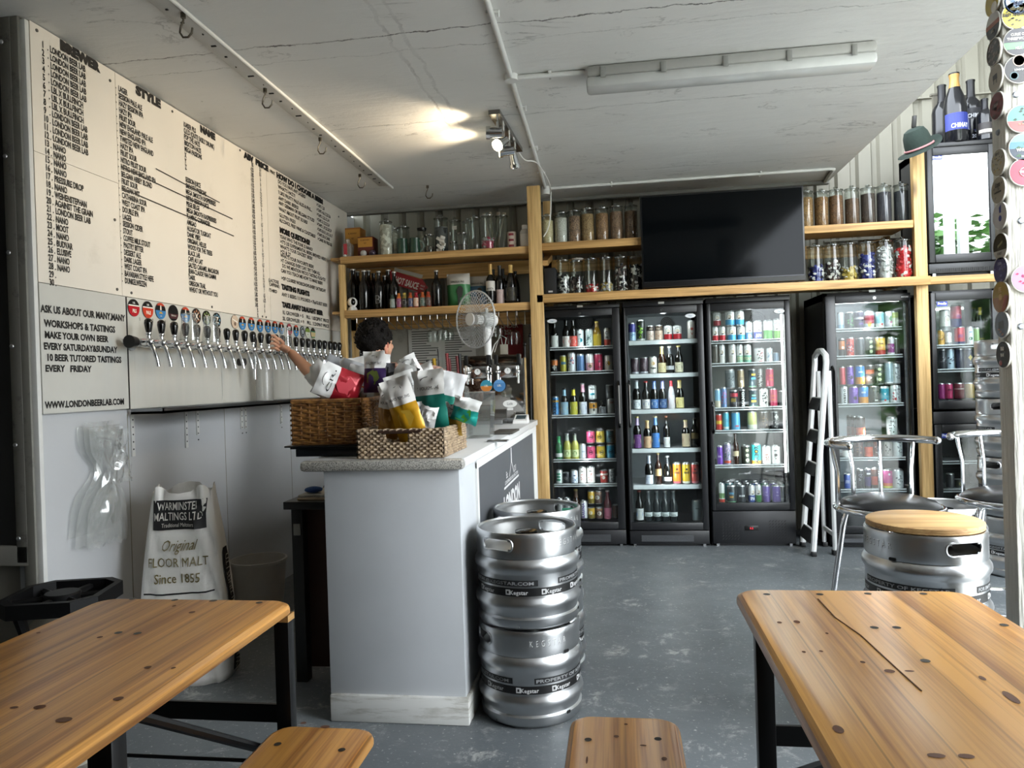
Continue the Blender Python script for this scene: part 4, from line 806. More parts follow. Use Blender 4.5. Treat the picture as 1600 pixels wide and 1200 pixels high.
# steel filling station with two filling heads
FY = 5.06; a, d = at(723, 563, y=FY), at(821, 648, y=FY)
t = thing('filling_station', 'mirror polished steel filling station with two tap heads on the counter', 'filling station', ((a.x + d.x) / 2, FY, 1.012))
b = MB(); b.box(a.x, d.x, FY, FY + .09, 1.045, a.z, 0, .004); b.build('back_plate', mat('c4c2bf', .07, 1.0, .02), t)
b = MB(); b.box(a.x - .006, a.x + .004, FY - .012, FY + .09, 1.02, a.z + .004); b.box(d.x - .004, d.x + .006, FY - .012, FY + .09, 1.02, a.z + .004); xm = (a.x * .52 + d.x * .48); b.box(xm - .003, xm + .003, FY - .006, FY, 1.045, a.z); b.build('edge_trim', CHROME, t)
b = MB(); b.box(a.x, d.x - .13, FY - .20, FY - .001, 1.013, 1.045, 0, .004); b.box(a.x, d.x, FY, FY + .09, 1.013, 1.045); b.build('drip_base', STEEL, t)
for k, fx in enumerate((.26, .75)):
    cx = a.x + (d.x - a.x) * fx; hz = a.z - .03
    hd = MB(); hd.box(cx - .075, cx + .075, FY - .05, FY, hz, hz + .055, 0, .004); hd = hd.build('tap_head', mat('6b6258', .15, 1.0), t)
    for s in (-1, 1): b = MB(); b.box(cx + s * .078 - .014, cx + s * .078 + .014, FY - .06, FY, hz - .01, hz + .06, 0, .006); b.build('cheek', BLACK, hd)
    b = MB(); b.box(cx - .06, cx + .06, FY - .035, FY, hz - .10, hz - .02, 0, .004); b.build('valve_block', CHROME, hd)
    b = MB(); b.cyl((cx, FY - .05, hz - .055), (cx, FY - .035, hz - .055), .026, seg=18); b.cyl((cx, FY - .0515, hz - .055), (cx, FY - .05, hz - .055), .021, seg=18, m=1); b.box(cx - .001, cx + .002, FY - .0525, FY - .0515, hz - .055, hz - .04, 2); b.build('gauge', [CHROME, WHITE, INK], hd)
    for s in (-1, 1): b = MB(); b.cyl((cx + s * .07, FY - .04, hz - .02), (cx + s * .07, FY - .04, hz - .14), .008, seg=8); b.ball((cx + s * .07, FY - .04, hz - .06), .016, 10, 6); b.build('lever', CHROME, hd)
    bx_ = cx + (.06 if k == 0 else -.06); q = wallmx((bx_, FY - .054, hz - .155), (1, 0, 0)); b = MB(); b.prism(circ(.042, 28), .003, q, 0); b.poly([(x, y, .0035) for x, y in circ(.040, 28) if y < (.005 if k == 0 else .02)], 1, q); b.text('LBL', .014, q @ M.Translation((0, -.005, .004)), 2, align='C'); b.build('tap_badge', [mat(('3a8aa0', '5f93c4')[k], .3), mat(('c07a3a', '4a7db0')[k], .3), mat('e8e0d0', .4)], hd)
c = at(796, 631, y=FY - .03); b = MB(); q = wallmx((c.x, FY - .004, c.z), (1, 0, 0)); b.prism([(x * 1.9, y) for x, y in circ(.026, 28)], .003, q, 0); b.text('Lade', .02, q @ M.Translation((0, -.008, .0035)), 1, .8, align='C', bold=0); b.box(c.x - .02, c.x + .02, FY - .008, FY - .001, c.z - .045, c.z - .028, 0)
b.build('sign_plate', [WHITE, mat('4a4a4a', .5)], t)
# card reader, small stuff
c = at(812, 662, z=1.012); c.y = 4.965; t = thing('card_reader', 'small white card reader with dark screen near the counter end', 'card reader', (c.x, c.y, 1.012))
b = MB(); q = M.Translation((c.x, c.y, 1.012)); b.add([(-.05, -.06, 0), (.05, -.06, 0), (.05, .07, 0), (-.05, .07, 0), (-.045, -.058, .02), (.045, -.058, .02), (.045, .06, .055), (-.045, .06, .055)], [(0, 3, 2, 1), (4, 5, 6, 7), (0, 1, 5, 4), (1, 2, 6, 5), (2, 3, 7, 6), (3, 0, 4, 7)], 0, q); b.build('body', WHITEPL, t, sharp=20)
b = MB(); b.add([(-.034, -.03, .0295), (.034, -.03, .0295), (.034, .045, .0513), (-.034, .045, .0513)], [(0, 1, 2, 3)], 0, q); b.build('screen', mat('3b4a50', .2), t)
c = at(778, 690, z=1.012); b = MB(); b.box(c.x - .05, c.x + .05, c.y - .03, c.y + .03, 1.0125, 1.02, 0, .002); tag(b.build('bottle_opener', STEEL, None, (c.x, c.y, 1.0125)), 'small flat steel tool on the counter beside the water jug', 'tool')
c = at(790, 676, z=1.012); b = MB(); b.box(c.x - .06, c.x + .06, c.y - .14, c.y + .14, 1.0125, 1.024, 0, .003); tag(b.build('bar_mat', mat('4a4640', .7, bump=.5, bscale=200), None, (c.x, c.y, 1.0125)), 'dark ribbed bar mat on the counter in front of the filling station', 'bar mat')
# fan
FNY = 5.285; c = at(735, 502, y=FNY - .06); mo = at(763, 500, y=FNY)
t = thing('desk_fan', 'white desk fan with clear mesh cage turned to the left', 'fan', (mo.x - .02, FNY, 1.012))
px_, pz_ = mo.x - .01, mo.z
b = MB(); b.lathe([(0, 0), (.105, 0), (.105, .012), (.05, .03), (.028, .06), (.026, .52), (.032, pz_ - 1.012 - .05)], (px_, FNY, 1.013), 20); b.build('stand', WHITEPL, t)
ax = V((c.x - mo.x, -.16, 0)).normalized(); qf = M.Translation(V((px_, FNY, pz_))) @ ax.to_track_quat('Z', 'Y').to_matrix().to_4x4()
b = MB(); b.lathe([(0, -.075), (.045, -.07), (.055, -.04), (.055, .03), (.04, .05), (0, .052)], seg=20, mx=qf); b.cyl(V((px_, FNY, pz_)), V((px_, FNY, pz_ + .085)), .010, seg=8); b.build('motor', WHITEPL, t)
RF = .205
b = MB(); b.tube([qf @ V((RF * math.cos(a_), RF * math.sin(a_), .115)) for a_ in [2 * PI * k / 36 for k in range(36)]], .006, 8, closed=True)
for k in range(44):
    a_ = 2 * PI * k / 44; e = lambda r, z: qf @ V((r * math.cos(a_), r * math.sin(a_), z)); b.tube([e(.04, .165), e(.12, .160), e(.18, .14), e(RF, .115)], .0015, 4); b.tube([e(.05, .035), e(.14, .05), e(.19, .08), e(RF, .115)], .0015, 4)
for r in (.08, .12, .16): b.tube([qf @ V((r * math.cos(a_), r * math.sin(a_), .163 if r < .1 else .158 if r < .14 else .149)) for a_ in [2 * PI * k / 30 for k in range(30)]], .0011, 4, closed=True)
b.build('cage', mat('c9cbcc', .3), t)
b = MB(); b.lathe([(0, .172), (.045, .170), (.047, .16), (0, .158)], seg=24, mx=qf); b.build('badge_cap', WHITEPL, t)
b = MB(); b.lathe([(0, .12), (.035, .115), (.035, .06), (0, .05)], seg=18, mx=qf); b.build('hub', WHITEPL, t)
for k in range(3):
    b = MB(); vs = []; fs = []
    for i in range(7):
        for j in range(4):
            r = .03 + .15 * i / 6; an = 2 * PI * k / 3 + (j / 3 - .5) * (.5 + 1.0 * math.sin(PI * min(1, i / 6 + .12))); vs.append(qf @ V((r * math.cos(an), r * math.sin(an), .085 + .035 * (j / 3 - .5))))
    fs = [(i * 4 + j, i * 4 + j + 1, i * 4 + j + 5, i * 4 + j + 4) for i in range(6) for j in range(3)]; b.add(vs, fs); b.build('blade', glass('smoky_blade', (.72, .74, .74), edge=.2, base=.12, rough=.2), t, sharp=180)
# malt sack and bucket
t = thing('malt_sack', 'white malt sack with black lettered panel leaning on the white wall', 'sack', (-1.985, 3.13, 0))
q = M.Translation((-1.985, 3.13, 0)) @ M.Rotation(math.radians(14), 4, 'Z')
def sk(u, v, s=1):
    w_ = .20 * (1 - .36 * v ** 1.3 + .05 * math.sin(PI * v)); th = .135 * (1 - v ** 2 * .6) + .015
    a_ = u; cx_, cy_ = math.cos(a_), math.sin(a_); p_ = .55
    x = w_ * math.copysign(abs(cx_) ** p_, cx_); y = th * math.copysign(abs(cy_) ** p_, cy_)
    wr = .008 * math.sin(7 * u + 9 * v) * math.sin(13 * v + 2 * u) + .005 * math.sin(23 * v + 11 * u)
    return V((x * (1 + wr * 2), y + wr + (.012 * math.sin(9 * u) if v > .96 else 0), v * .86 + (.018 * math.sin(5 * u) if v > .97 else 0)))
n, mr_ = 40, 30; b = MB(); b.add([q @ sk(2 * PI * i / n, j / mr_) for j in range(mr_ + 1) for i in range(n)], [(j * n + i, j * n + (i + 1) % n, (j + 1) * n + (i + 1) % n, (j + 1) * n + i) for j in range(mr_) for i in range(n)] + [tuple(range(n))[::-1]])
b.build('bag', mat('e6e4de', .32, 0, .04, 5, bump=.35, bscale=14), t, sharp=180)
def skw(x, z, off=.004):      # point on the front face
    v = min(max(z / .86, 0), 1); w_ = .20 * (1 - .36 * v ** 1.3 + .05 * math.sin(PI * v)); xx = max(-.999, min(.999, x / w_)); a_ = -math.acos(math.copysign(abs(xx) ** (1 / .55), xx)); p = sk(a_, v); return q @ V((x, p.y - off, z))
def patch(b, x0, x1, z0, z1, m, off, k=10, sk0=0.0):
    vs = [skw(x0 + (x1 - x0) * i / k, z0 + (z1 - z0) * j / 4 + sk0 * i / k, off) for j in range(5) for i in range(k + 1)]; b.add(vs, [(j * (k + 1) + i, j * (k + 1) + i + 1, (j + 1) * (k + 1) + i + 1, (j + 1) * (k + 1) + i) for j in range(4) for i in range(k)], m)
b = MB(); patch(b, -.110, .118, .685, .815, 0, .006); b.text('WARMINSTER', .036, None, 1, .8, 0, 'C', lambda x, y: skw(x, .772 + y, .009), .01, .18); b.text('MALTINGS LTD', .036, None, 1, .8, 0, 'C', lambda x, y: skw(x, .727 + y, .009), .01, .21); b.text('Traditional Maltsters', .018, None, 1, .8, 0, 'C', lambda x, y: skw(x, .697 + y, .009), .0, .14)
b.build('name_panel', [INK, mat('cfccc4', .5)], t)
b = MB(); GOLD = mat('6e6234', .5); b.text('Original', .05, None, 0, .9, 0, 'C', lambda x, y: skw(x + .35 * y, .595 + y, .006), -.004, .15); b.text('FLOOR MALT', .042, None, 0, .9, 0, 'C', lambda x, y: skw(x, .525 + y, .006), .0, .26); b.text('Since 1855', .042, None, 0, .9, 0, 'C', lambda x, y: skw(x, .455 + y, .006), .005, .20)
patch(b, -.15, .15, .405, .412, 1, .006); s_ = 'WARMINSTER'
for k, ch in enumerate(s_): an = PI * (.85 - .7 * k / 9); b.text(ch, .028, None, 1, .9, 0, 'C', (lambda an: lambda x, y: skw(-.0 + .11 * math.cos(an) + x * math.sin(an) + y * math.cos(an), .235 + .11 * math.sin(an) - x * math.cos(an) + y * math.sin(an), .006))(an), .0)
b.poly([skw(x, .29 + y, .006) for x, y in circ(.022, 12)], 0)
b.build('lettering', [GOLD, INK], t)
b = MB()
def side(u, z, off=.005): v = z / .86; p = sk(u, v); return q @ V((p.x + off, p.y, z))
vs = [side(-.10 + .16 * i, .02 + .56 * j / 12, .006) for j in range(13) for i in range(2)]; b.add(vs, [(2 * j, 2 * j + 1, 2 * j + 3, 2 * j + 2) for j in range(12)], 0)
b.text('WARMINSTER MALTINGS LTD', .026, None, 1, .9, 0, 'L', lambda x, y: side(.035 - y * 3.6, .03 + x, .010), .01, .52); b.build('side_strip', [INK, mat('b9b6ae', .5)], t)
b = MB(); bx_, by_ = -2.10, 4.02; b.lathe([(0, .005), (.13, .005), (.155, .30), (.162, .30), (.162, .315), (.152, .315), (.127, .02), (0, .02)], (bx_, by_, 0), 32); tag(b.build('bucket', mat('b5b0a6', .4), None, (bx_, by_, 0)), 'open white plastic bucket on the floor behind the malt sack', 'bucket')
# ---------------------------------------------------------------- timber shelving
t = thing('timber_shelving', 'long pine shelving frame above the bar and the drinks fridges', 'shelving', (0, 5.6, 0))
def plank(name, x0, x1, y0, y1, z0, z1, m=PINE, par=None):
    b = MB(); b.box(x0, x1, y0, y1, z0, z1, 0, 0.004); return b.build(name, m, par or t)
ZA, ZB, ZM, ZBEAM = 2.317, 1.893, 2.335, 1.94
plank('shelf_board', -2.22, -0.61, 5.57, 6.02, ZA - .022, ZA); plank('front_rail', -2.13, -0.61, 5.545, 5.57, ZA - .052, ZA + .002)
plank('shelf_board', -2.22, -0.61, 5.57, 6.02, ZB - .022, ZB); plank('front_rail', -2.11, -0.61, 5.545, 5.57, ZB - .058, ZB + .002)
plank('back_rail', -2.22, -0.61, 6.0, 6.03, ZA - .14, ZA - .03); plank('back_rail', -2.22, -0.61, 5.98, 6.01, ZB - .13, ZB - .03)
plank('post', -2.15, -2.105, 5.55, 5.60, 0.0, 2.26, PINEZ); plank('post', -2.22, -2.17, 5.98, 6.03, 0.965, 2.26, PINEZ)
plank('post', -0.635, -0.535, 5.52, 5.57, 0.0, 2.765, PINEZ); plank('post', -0.56, -0.50, 6.0, 6.05, 1.885, 2.76, PINEZ)
plank('front_beam', -0.585, 2.19, 5.52, 5.565, 1.882, ZBEAM + .004); plank('shelf_board', -0.58, 2.15, 5.565, 6.05, ZBEAM - .022, ZBEAM)
plank('shelf_board', -0.56, 1.30, 5.58, 6.02, ZM - .02, ZM); plank('front_rail', -0.56, 1.30, 5.555, 5.58, ZM - .055, ZM + .002)
plank('shelf_board', 1.30, 2.12, 5.58, 6.02, 2.345 - .02, 2.345); plank('front_rail', 1.30, 2.10, 5.555, 5.58, 2.345 - .052, 2.347)
plank('back_rail', -0.56, 2.12, 6.0, 6.03, ZM - .16, ZM - .06)
plank('post', 2.11, 2.19, 5.565, 5.615, 0.0, 2.93, PINEZ); plank('post', 2.05, 2.10, 6.0, 6.05, 1.885, 2.32, PINEZ)
plank('cross_rail', 2.17, 3.0, 5.545, 5.59, 1.885, 1.94)
b = MB(); b.add([(-.55, 5.6, 2.17), (-.50, 5.6, 2.17), (-.50, 6.0, 2.27), (-.55, 6.0, 2.27), (-.55, 5.6, 2.21), (-.50, 5.6, 2.21), (-.50, 6.0, 2.32), (-.55, 6.0, 2.32)], [(0, 3, 2, 1), (4, 5, 6, 7), (0, 1, 5, 4), (1, 2, 6, 5), (2, 3, 7, 6), (3, 0, 4, 7)]); b.build('brace', PINE, t)
b = MB(); b.add([(1.6, 5.98, 2.20), (1.65, 5.98, 2.20), (2.07, 5.98, 2.30), (2.03, 5.98, 2.30), (1.6, 6.0, 2.20), (1.65, 6.0, 2.20), (2.07, 6.0, 2.30), (2.03, 6.0, 2.30)], [(0, 1, 2, 3), (7, 6, 5, 4), (0, 4, 5, 1), (2, 6, 7, 3)]); b.build('brace', PINE, t)

# -------- jars
CAPCOL = {'black': '17171b', 'white': 'c9c8c4', 'red': 'b01c22', 'gold': 'a08a3c', 'blue': '22296a', 'brown': '3a2824', 'pink': 'a8485e', 'silver': 'a8a9a8'}
def grain(name, a, d, sc=180):
    if name in MATS: return MATS[name]
    m, tr, p = _new(name); N, L = tr.nodes, tr.links
    tcn = N.new('ShaderNodeTexCoord'); v = N.new('ShaderNodeTexVoronoi'); v.inputs['Scale'].default_value = sc; L.new(tcn.outputs['Object'], v.inputs[0])
    cr = N.new('ShaderNodeValToRGB'); e = cr.color_ramp.elements; e[0].color = lin(d); e[1].color = lin(a); e[0].position = .1; e[1].position = .9; L.new(v.outputs['Color'], cr.inputs[0]); L.new(cr.outputs[0], p.inputs['Base Color']); p.inputs['Roughness'].default_value = .7
    b = N.new('ShaderNodeBump'); b.inputs['Strength'].default_value = .6; b.inputs['Distance'].default_value = .004; L.new(v.outputs['Distance'], b.inputs['Height']); L.new(b.outputs[0], p.inputs['Normal'])
    MATS[name] = m; return m
def jar(x, y, z, r, h, label, group, fill=None, fillh=0.8, caps=None, knob=True, name='glass_jar', lidm=None):
    t = thing(name, label, 'jar', (x, y, z), group); bh = h * .88
    b = MB(); b.lathe([(0, .003), (r * .96, .003), (r, .012), (r, bh * .93), (r * .90, bh * .97), (r * .90, bh)], seg=20); b.build('body', CLEAR, t, world=False)
    b = MB(); b.lathe([(r * .98, bh), (r * 1.04, bh + .004), (r * 1.04, bh + .010), (r * .8, bh + h * .05), (0, bh + h * .06)], seg=20)
    if knob: b.lathe([(r * .14, bh + h * .05), (r * .16, bh + h * .08), (r * .34, bh + h * .095), (r * .30, bh + h * .115), (0, bh + h * .12)], seg=12)
    b.build('lid', lidm or glass('lid_glass', (.80, .84, .82), edge=.5, base=.12), t, world=False)
    if fill:
        b = MB(); hh = bh * .96 * fillh; b.lathe([(0, .006), (r * .93, .006), (r * .93, hh), (r * .5, hh + .006), (0, hh + .008)], seg=20); o = b.build('contents', fill, t, world=False); 
    if caps:
        rr = random.Random(int(x * 1000)); b = MB(); cols = [mat(CAPCOL[c], .4, .2) for c in caps]; hh = bh * .95 * fillh; n = int(70 * fillh) + 10
        b.lathe([(0, .006), (r * .80, .006), (r * .80, hh - .012), (0, hh - .010)], seg=14, m=0)
        for k in range(n):
            a = rr.uniform(-PI, 0) if k % 4 else rr.uniform(0, PI); rad = r * .86; zz = rr.uniform(.020, hh)
            p = V((rad * math.cos(a), rad * math.sin(a), zz)); nrm = V((math.cos(a) + rr.uniform(-.6, .6), math.sin(a) + rr.uniform(-.6, .6), rr.uniform(-.8, .8))).normalized()
            q = M.Translation(p) @ nrm.to_track_quat('Z', 'Y').to_matrix().to_4x4(); k_ = rr.randrange(len(cols)); cr_ = .0135
            b.lathe([(cr_ * 1.0, -.003), (cr_ * .85, .002), (0, .0022)], seg=10, m=k_, mx=q)
        o = b.build('contents', cols, t, world=False); o['kind'] = 'stuff'
    return t
# grain jars, upper row over the fridges
GJ = 'grain jars on the upper shelf'
rowA = [(855.5, 334, 'd8cba6', 'b8a67c', 'jar of pale cream grain, leftmost beside the pine post'), (877.5, 329, 'd3d1cb', 'a9a69c', 'jar of whitish oats, second from the pine post'), (898.5, 326, 'a8866a', '3c2a22', 'jar of coarse mixed brown grain, third from the pine post'), (919, 322, 'b39468', '6e5232', 'jar of light brown grain, fourth from the pine post'), (941.5, 321, 'a37c56', '5c4028', 'jar of medium brown grain, fifth from the pine post'), (964, 318, '97765c', '523a2a', 'jar of grey brown grain, sixth from the pine post'), (987, 317, '7a5a40', '3c2818', 'jar of darker brown grain just left of the black screen')]
for px, pt_, a, d, l in rowA:
    p = at(px, 377, y=5.66); jar(p.x, 5.66, ZM, .051, (at(px, pt_, y=5.66).z - ZM), l, GJ, grain('grain_' + a, a, d), .90, knob=True)
rowB = [(1260, 295, 'a8824e', '5c4022', 'jar of golden brown grain just right of the black screen'), (1284, 295, '9a7246', '553a1e', 'jar of brown grain, second right of the black screen'), (1307, 292, '835c3a', '472f1a', 'jar of russet brown grain, third right of the black screen'), (1332, 290, '6a4e36', '3a2819', 'partly filled jar of dark brown grain, fourth right of the screen'), (1357, 289, '4a3a30', '241a15', 'jar of very dark grain, fifth right of the screen'), (1382, 286, '33303a', '1c1a1f', 'jar of charcoal black grain, sixth right of the screen'), (1409, 284, '1d2026', '101216', 'jar of black grain, last one beside the right pine post')]
for i, (px, pt_, a, d, l) in enumerate(rowB):
    p = at(px, 352, y=5.68); jar(p.x, 5.68, 2.346, .0505, (at(px, pt_, y=5.68).z - 2.346), l, GJ, grain('grain_' + a, a, d), .78 if i == 3 else .90)
GC = 'jars of crown caps on the lower shelf'
for px, pt_, caps, f, l in [(881, 402, ('silver', 'black', 'white'), .62, 'jar of silver and black bottle caps beside the black speaker'), (902, 404, ('black', 'white', 'brown'), .60, 'jar of dark bottle caps with a cloth on its lid'), (925, 400, ('red', 'white', 'red'), .28, 'jar with a few red bottle caps, left of the screen'), (948.5, 398, ('gold', 'silver'), .34, 'jar with a few gold bottle caps, left of the screen'), (972, 397, ('black', 'white', 'brown'), .85, 'full jar of dark caps with white ones, second left of the screen'), (995, 396, ('black', 'white', 'black'), .85, 'full jar of black caps right beside the left screen edge')]:
    p = at(px, 461, y=5.63); o = jar(p.x, 5.63, ZBEAM, .050, at(px, pt_, y=5.63).z - ZBEAM, l, GC, None, f, caps)
p = at(902, 405, y=5.63); b = MB(); b.ball((p.x, 5.63, p.z), .05, 12, 6, 0, (1, .9, .22)); tag(b.build('cleaning_cloth', mat('b5b0a8', .9, bump=.5, bscale=60), None, (p.x, 5.63, p.z)), 'crumpled white cloth lying on the lid of a cap jar', 'cloth')
for px, pt_, caps, f, l in [(1275, 380, ('blue', 'black', 'white'), .52, 'jar of blue and black caps right beside the right screen edge'), (1301, 378, ('brown', 'black', 'white'), .62, 'jar of brown and black caps, second right of the screen'), (1327, 376, ('gold', 'silver', 'gold'), .42, 'jar with gold bottle caps, right of the screen'), (1355, 374, ('blue', 'white', 'blue'), .78, 'jar of blue and white caps, third from the right post'), (1383, 371, ('silver', 'white', 'silver'), .92, 'full jar of silver white caps, second from the right post'), (1412, 370, ('red', 'white', 'red'), .92, 'full jar of red and white caps beside the right post')]:
    p = at(px, 438, y=5.63); jar(p.x, 5.63, ZBEAM, .057, at(px, pt_, y=5.63).z - ZBEAM, l, GC, None, f, caps)
# screen and speaker
TVY = 5.50
t = thing('television', 'large black flat screen hanging over the fridges between the jars', 'television', (.78, TVY, 1.95))
x0, x1, z0, z1 = .203, 1.352, 1.952, 2.628
b = MB(); b.box(x0, x1, TVY, TVY + .052, z0, z1, 0, .005); b.build('case', mat('08080a', .35), t)
b = MB(); b.box(x0 + .012, x1 - .012, TVY - .002, TVY + .001, z0 + .045, z1 - .014); b.build('screen', mat('040608', .10, spec=.12), t)
b = MB(); b.box(x0 + .012, x1 - .012, TVY - .003, TVY, z0 + .036, z0 + .042); b.build('lower_trim', mat('2c2c30', .2, .6), t)
p = at(855, 461, y=5.60)
t = thing('speaker', 'small black loudspeaker on the beam beside the pine post', 'speaker', (p.x, 5.62, ZBEAM)); p.x += .030
b = MB(); b.box(p.x - .046, p.x + .046, 5.56, 5.68, ZBEAM + .002, at(855, 419, y=5.58).z, 0, .012); b.build('cabinet', BLACKMT, t)
b = MB(); zc = at(855, 456, y=5.56).z; b.box(p.x - .016, p.x + .016, 5.556, 5.56, zc - .005, zc + .007); b.build('nameplate', mat('b8b8b8', .4), t)
# ---- upper left bar shelf
def on(px, pb, Y, z): p = at(px, pb, y=Y); return p.x
def ztop(px, py, Y): return at(px, py, y=Y).z
Y = 5.66
t = thing('jar_dispenser', 'clear plastic jar with red stripe at the left end of the top shelf', 'jar', (on(544, 395, Y, ZA), Y, ZA)); x = t.location.x
b = MB(); b.lathe([(0, .003), (.045, .003), (.048, .11), (.02, .135), (.018, .16), (0, .162)], (x, Y, ZA), 18); b.build('body', PLASTIC, t); b = MB(); b.box(x - .018, x + .010, Y - .052, Y - .048, ZA + .03, ZA + .115); b.build('red_strip', mat('a8303c', .5), t); b = MB(); b.ball((x - .008, Y - .05, ZA + .018), .013, 10, 6); b.build('white_knob', WHITE, t)
for px, top, wd, hh, yy, l, col in ((556, 358, .13, .14, 5.80, 'orange brown cardboard box at the back of the top shelf', '9a6428'), (575, 372, .125, .145, 5.68, 'red cardboard box with orange yellow panel on the top shelf', '5e2418')):
    x = on(px, 395, yy, ZA); h = ztop(px, top, yy) - ZA; t = thing('cardboard_box', l, 'box', (x, yy, ZA)); b = MB(); b.box(x - wd / 2, x + wd / 2, yy - .06, yy + .07, ZA + .002, ZA + h, 0, .002); b.build('carton', mat(col, .6), t)
    b = MB(); b.box(x - wd * .47, x + wd * .47, yy - .0625, yy - .060, ZA + h * .50, ZA + h * .95); b.text('EL BREWERY', .012, wallmx((x, yy - .0632, ZA + h * .8), (1, 0, 0)), 1, .8, align='C'); b.text('SET', .012, wallmx((x, yy - .0632, ZA + h * .65), (1, 0, 0)), 1, .8, align='C'); b.build('label_panel', [mat('b98434', .6), mat('4a2a14', .6)], t)
for px, l, col in ((568, 'small clear globe with white letter on the top shelf', 'b8b4b0'), (582, 'little dark trinket beside the clear globe', '3c2c3c')):
    x = on(px, 395, 5.595, ZA); b = MB(); b.ball((x, 5.595, ZA + .027), .026, 14, 8); b.lathe([(0, .002), (.02, .002), (.02, .012), (0, .012)], (x, 5.595, ZA), 14); tag(b.build('trinket', mat(col, .25), None, (x, 5.595, ZA)), l, 'ornament')
GT = 'clear jars on the top shelf'
W_ = grain('white_pebble', 'd8d4c8', '8e897c', 45)
jar(on(604, 393, 5.62, ZA), 5.62, ZA + .001, .050, ztop(604, 342, 5.62) - ZA, 'tall jar full of white corks on the top shelf', GT, W_, .97)
jar(on(616, 392, 5.80, ZA), 5.80, ZA + .001, .036, ztop(616, 353, 5.80) - ZA, 'pale jar behind the tall jar of white corks', GT, grain('pale_meal', 'b8b5a8', '94907f', 90), .9)
jar(on(631, 391, 5.82, ZA), 5.82, ZA + .001, .050, ztop(631, 351, 5.82) - ZA, 'empty glass jar behind the left green mug', GT)
for px, hn, l in ((629, False, 'dark green mug, left one of the pair on the top shelf'), (648.5, True, 'dark green mug with its handle showing, right one of the pair')):
    x = on(px, 391, 5.62, ZA); t = thing('green_mug', l, 'mug', (x, 5.62, ZA), 'green mugs'); b = MB(); b.lathe([(0, .003), (.041, .003), (.043, .02), (.041, .11), (.043, .125), (.038, .125), (.036, .02), (0, .015)], (x, 5.62, ZA), 22); b.build('body', mat('1f3d2e', .3, 0, .15, 30, bump=.2, bscale=80), t)
    b = MB(); an = -.15 if hn else .9; b.tube([V((x + (.041 + .034 * math.sin(PI * k / 8)) * math.cos(an), 5.62 + (.041 + .034 * math.sin(PI * k / 8)) * math.sin(an), ZA + .02 + .085 * k / 8)) for k in range(9)], .007, 8); b.build('handle', mat('6c7a72', .3), t)
x = on(660, 390, 5.80, ZA); t = thing('french_press', 'tall glass jar with black rimmed top behind the green mugs', 'jar', (x, 5.8, ZA)); b = MB(); b.lathe([(0, .003), (.040, .003), (.042, .17), (.050, .175), (.034, .18), (.034, .225)], (x, 5.8, ZA), 18); b.build('body', CLEAR, t); b = MB(); b.lathe([(.038, .225), (.040, .24), (0, .242)], (x, 5.8, ZA), 18); b.build('lid', BLACK, t)
jar(on(671, 390, 5.63, ZA), 5.63, ZA + .001, .037, ztop(671, 366, 5.63) - ZA, 'small squat glass jar right of the green mugs', GT, grain('dark_bits', '4c4640', '2a2622', 40), .4)
jar(on(690, 389, 5.74, ZA), 5.74, ZA + .001, .056, ztop(690, 336, 5.74) - ZA, 'large glass jar with black and grey things inside', GT, grain('black_scraps', '6a6c6e', '141416', 22), .8)
x = on(689, 389, 5.60, ZA); t = thing('white_cloth', 'bunched white cloth strips in front of the large jar', 'cloth', (x, 5.60, ZA)); b = MB(); rr = random.Random(3)
for k in range(8): b.box(-.02, .02, -.008, .008, -.012, .012, 0, .004, M.Translation((x + rr.uniform(-.03, .03), 5.60 + rr.uniform(-.012, .012), ZA + .02 + .014 * k)) @ M.Rotation(rr.uniform(-.8, .8), 4, 'Y') @ M.Rotation(rr.uniform(-.8, .8), 4, 'Z'))
b.build('strips', mat('bdb9b0', .8), t)
jar(on(712, 389, 5.80, ZA), 5.80, ZA + .001, .046, ztop(712, 340, 5.80) - ZA, 'glass jar with a small white tag on its front', GT); x = on(711, 389, 5.75, ZA); zz = ztop(711, 356, 5.75); b = MB(); b.box(x - .018, x + .018, 5.748, 5.750, zz - .014, zz + .014); tag(b.build('paper_tag', mat('a8a49a', .7), None, (x, 5.749, zz)), 'small white paper tag on a jar of the top shelf', 'tag')
jar(on(708, 389, 5.60, ZA), 5.60, ZA + .001, .030, .075, 'tiny glass jar in front of the tagged jar', GT)
jar(on(722.5, 388, 5.62, ZA), 5.62, ZA + .001, .043, ztop(722, 363, 5.62) - ZA, 'squat glass jar with dark pieces inside, knob lid', GT, grain('dark_bits', '4c4640', '2a2622', 40), .4)
jar(on(732, 387, 5.84, ZA), 5.84, ZA + .001, .045, ztop(732, 341, 5.84) - ZA, 'dim empty glass jar at the very back of the top shelf', GT)
jar(on(743, 387, 5.70, ZA), 5.70, ZA + .001, .050, ztop(743, 336, 5.70) - ZA, 'tall empty ribbed glass jar left of the pink caps', GT)
jar(on(763, 386, 5.66, ZA), 5.66, ZA + .001, .050, ztop(763, 332, 5.66) - ZA, 'tall glass jar with pink bottle caps at its bottom', GT, None, .38, ('pink', 'pink', 'silver'))
jar(on(785, 385, 5.70, ZA), 5.70, ZA + .001, .050, ztop(785, 333, 5.70) - ZA, 'tall empty glass jar right of the pink caps', GT, knob=False)
x = on(772, 386, 5.80, ZA); t = thing('wooden_spatula_jar', 'tall glass holding pale wooden paddles near the ceiling', 'jar', (x, 5.8, ZA)); b = MB(); b.lathe([(0, .003), (.03, .003), (.032, .24)], (x, 5.8, ZA), 14); b.build('glass', CLEAR, t)
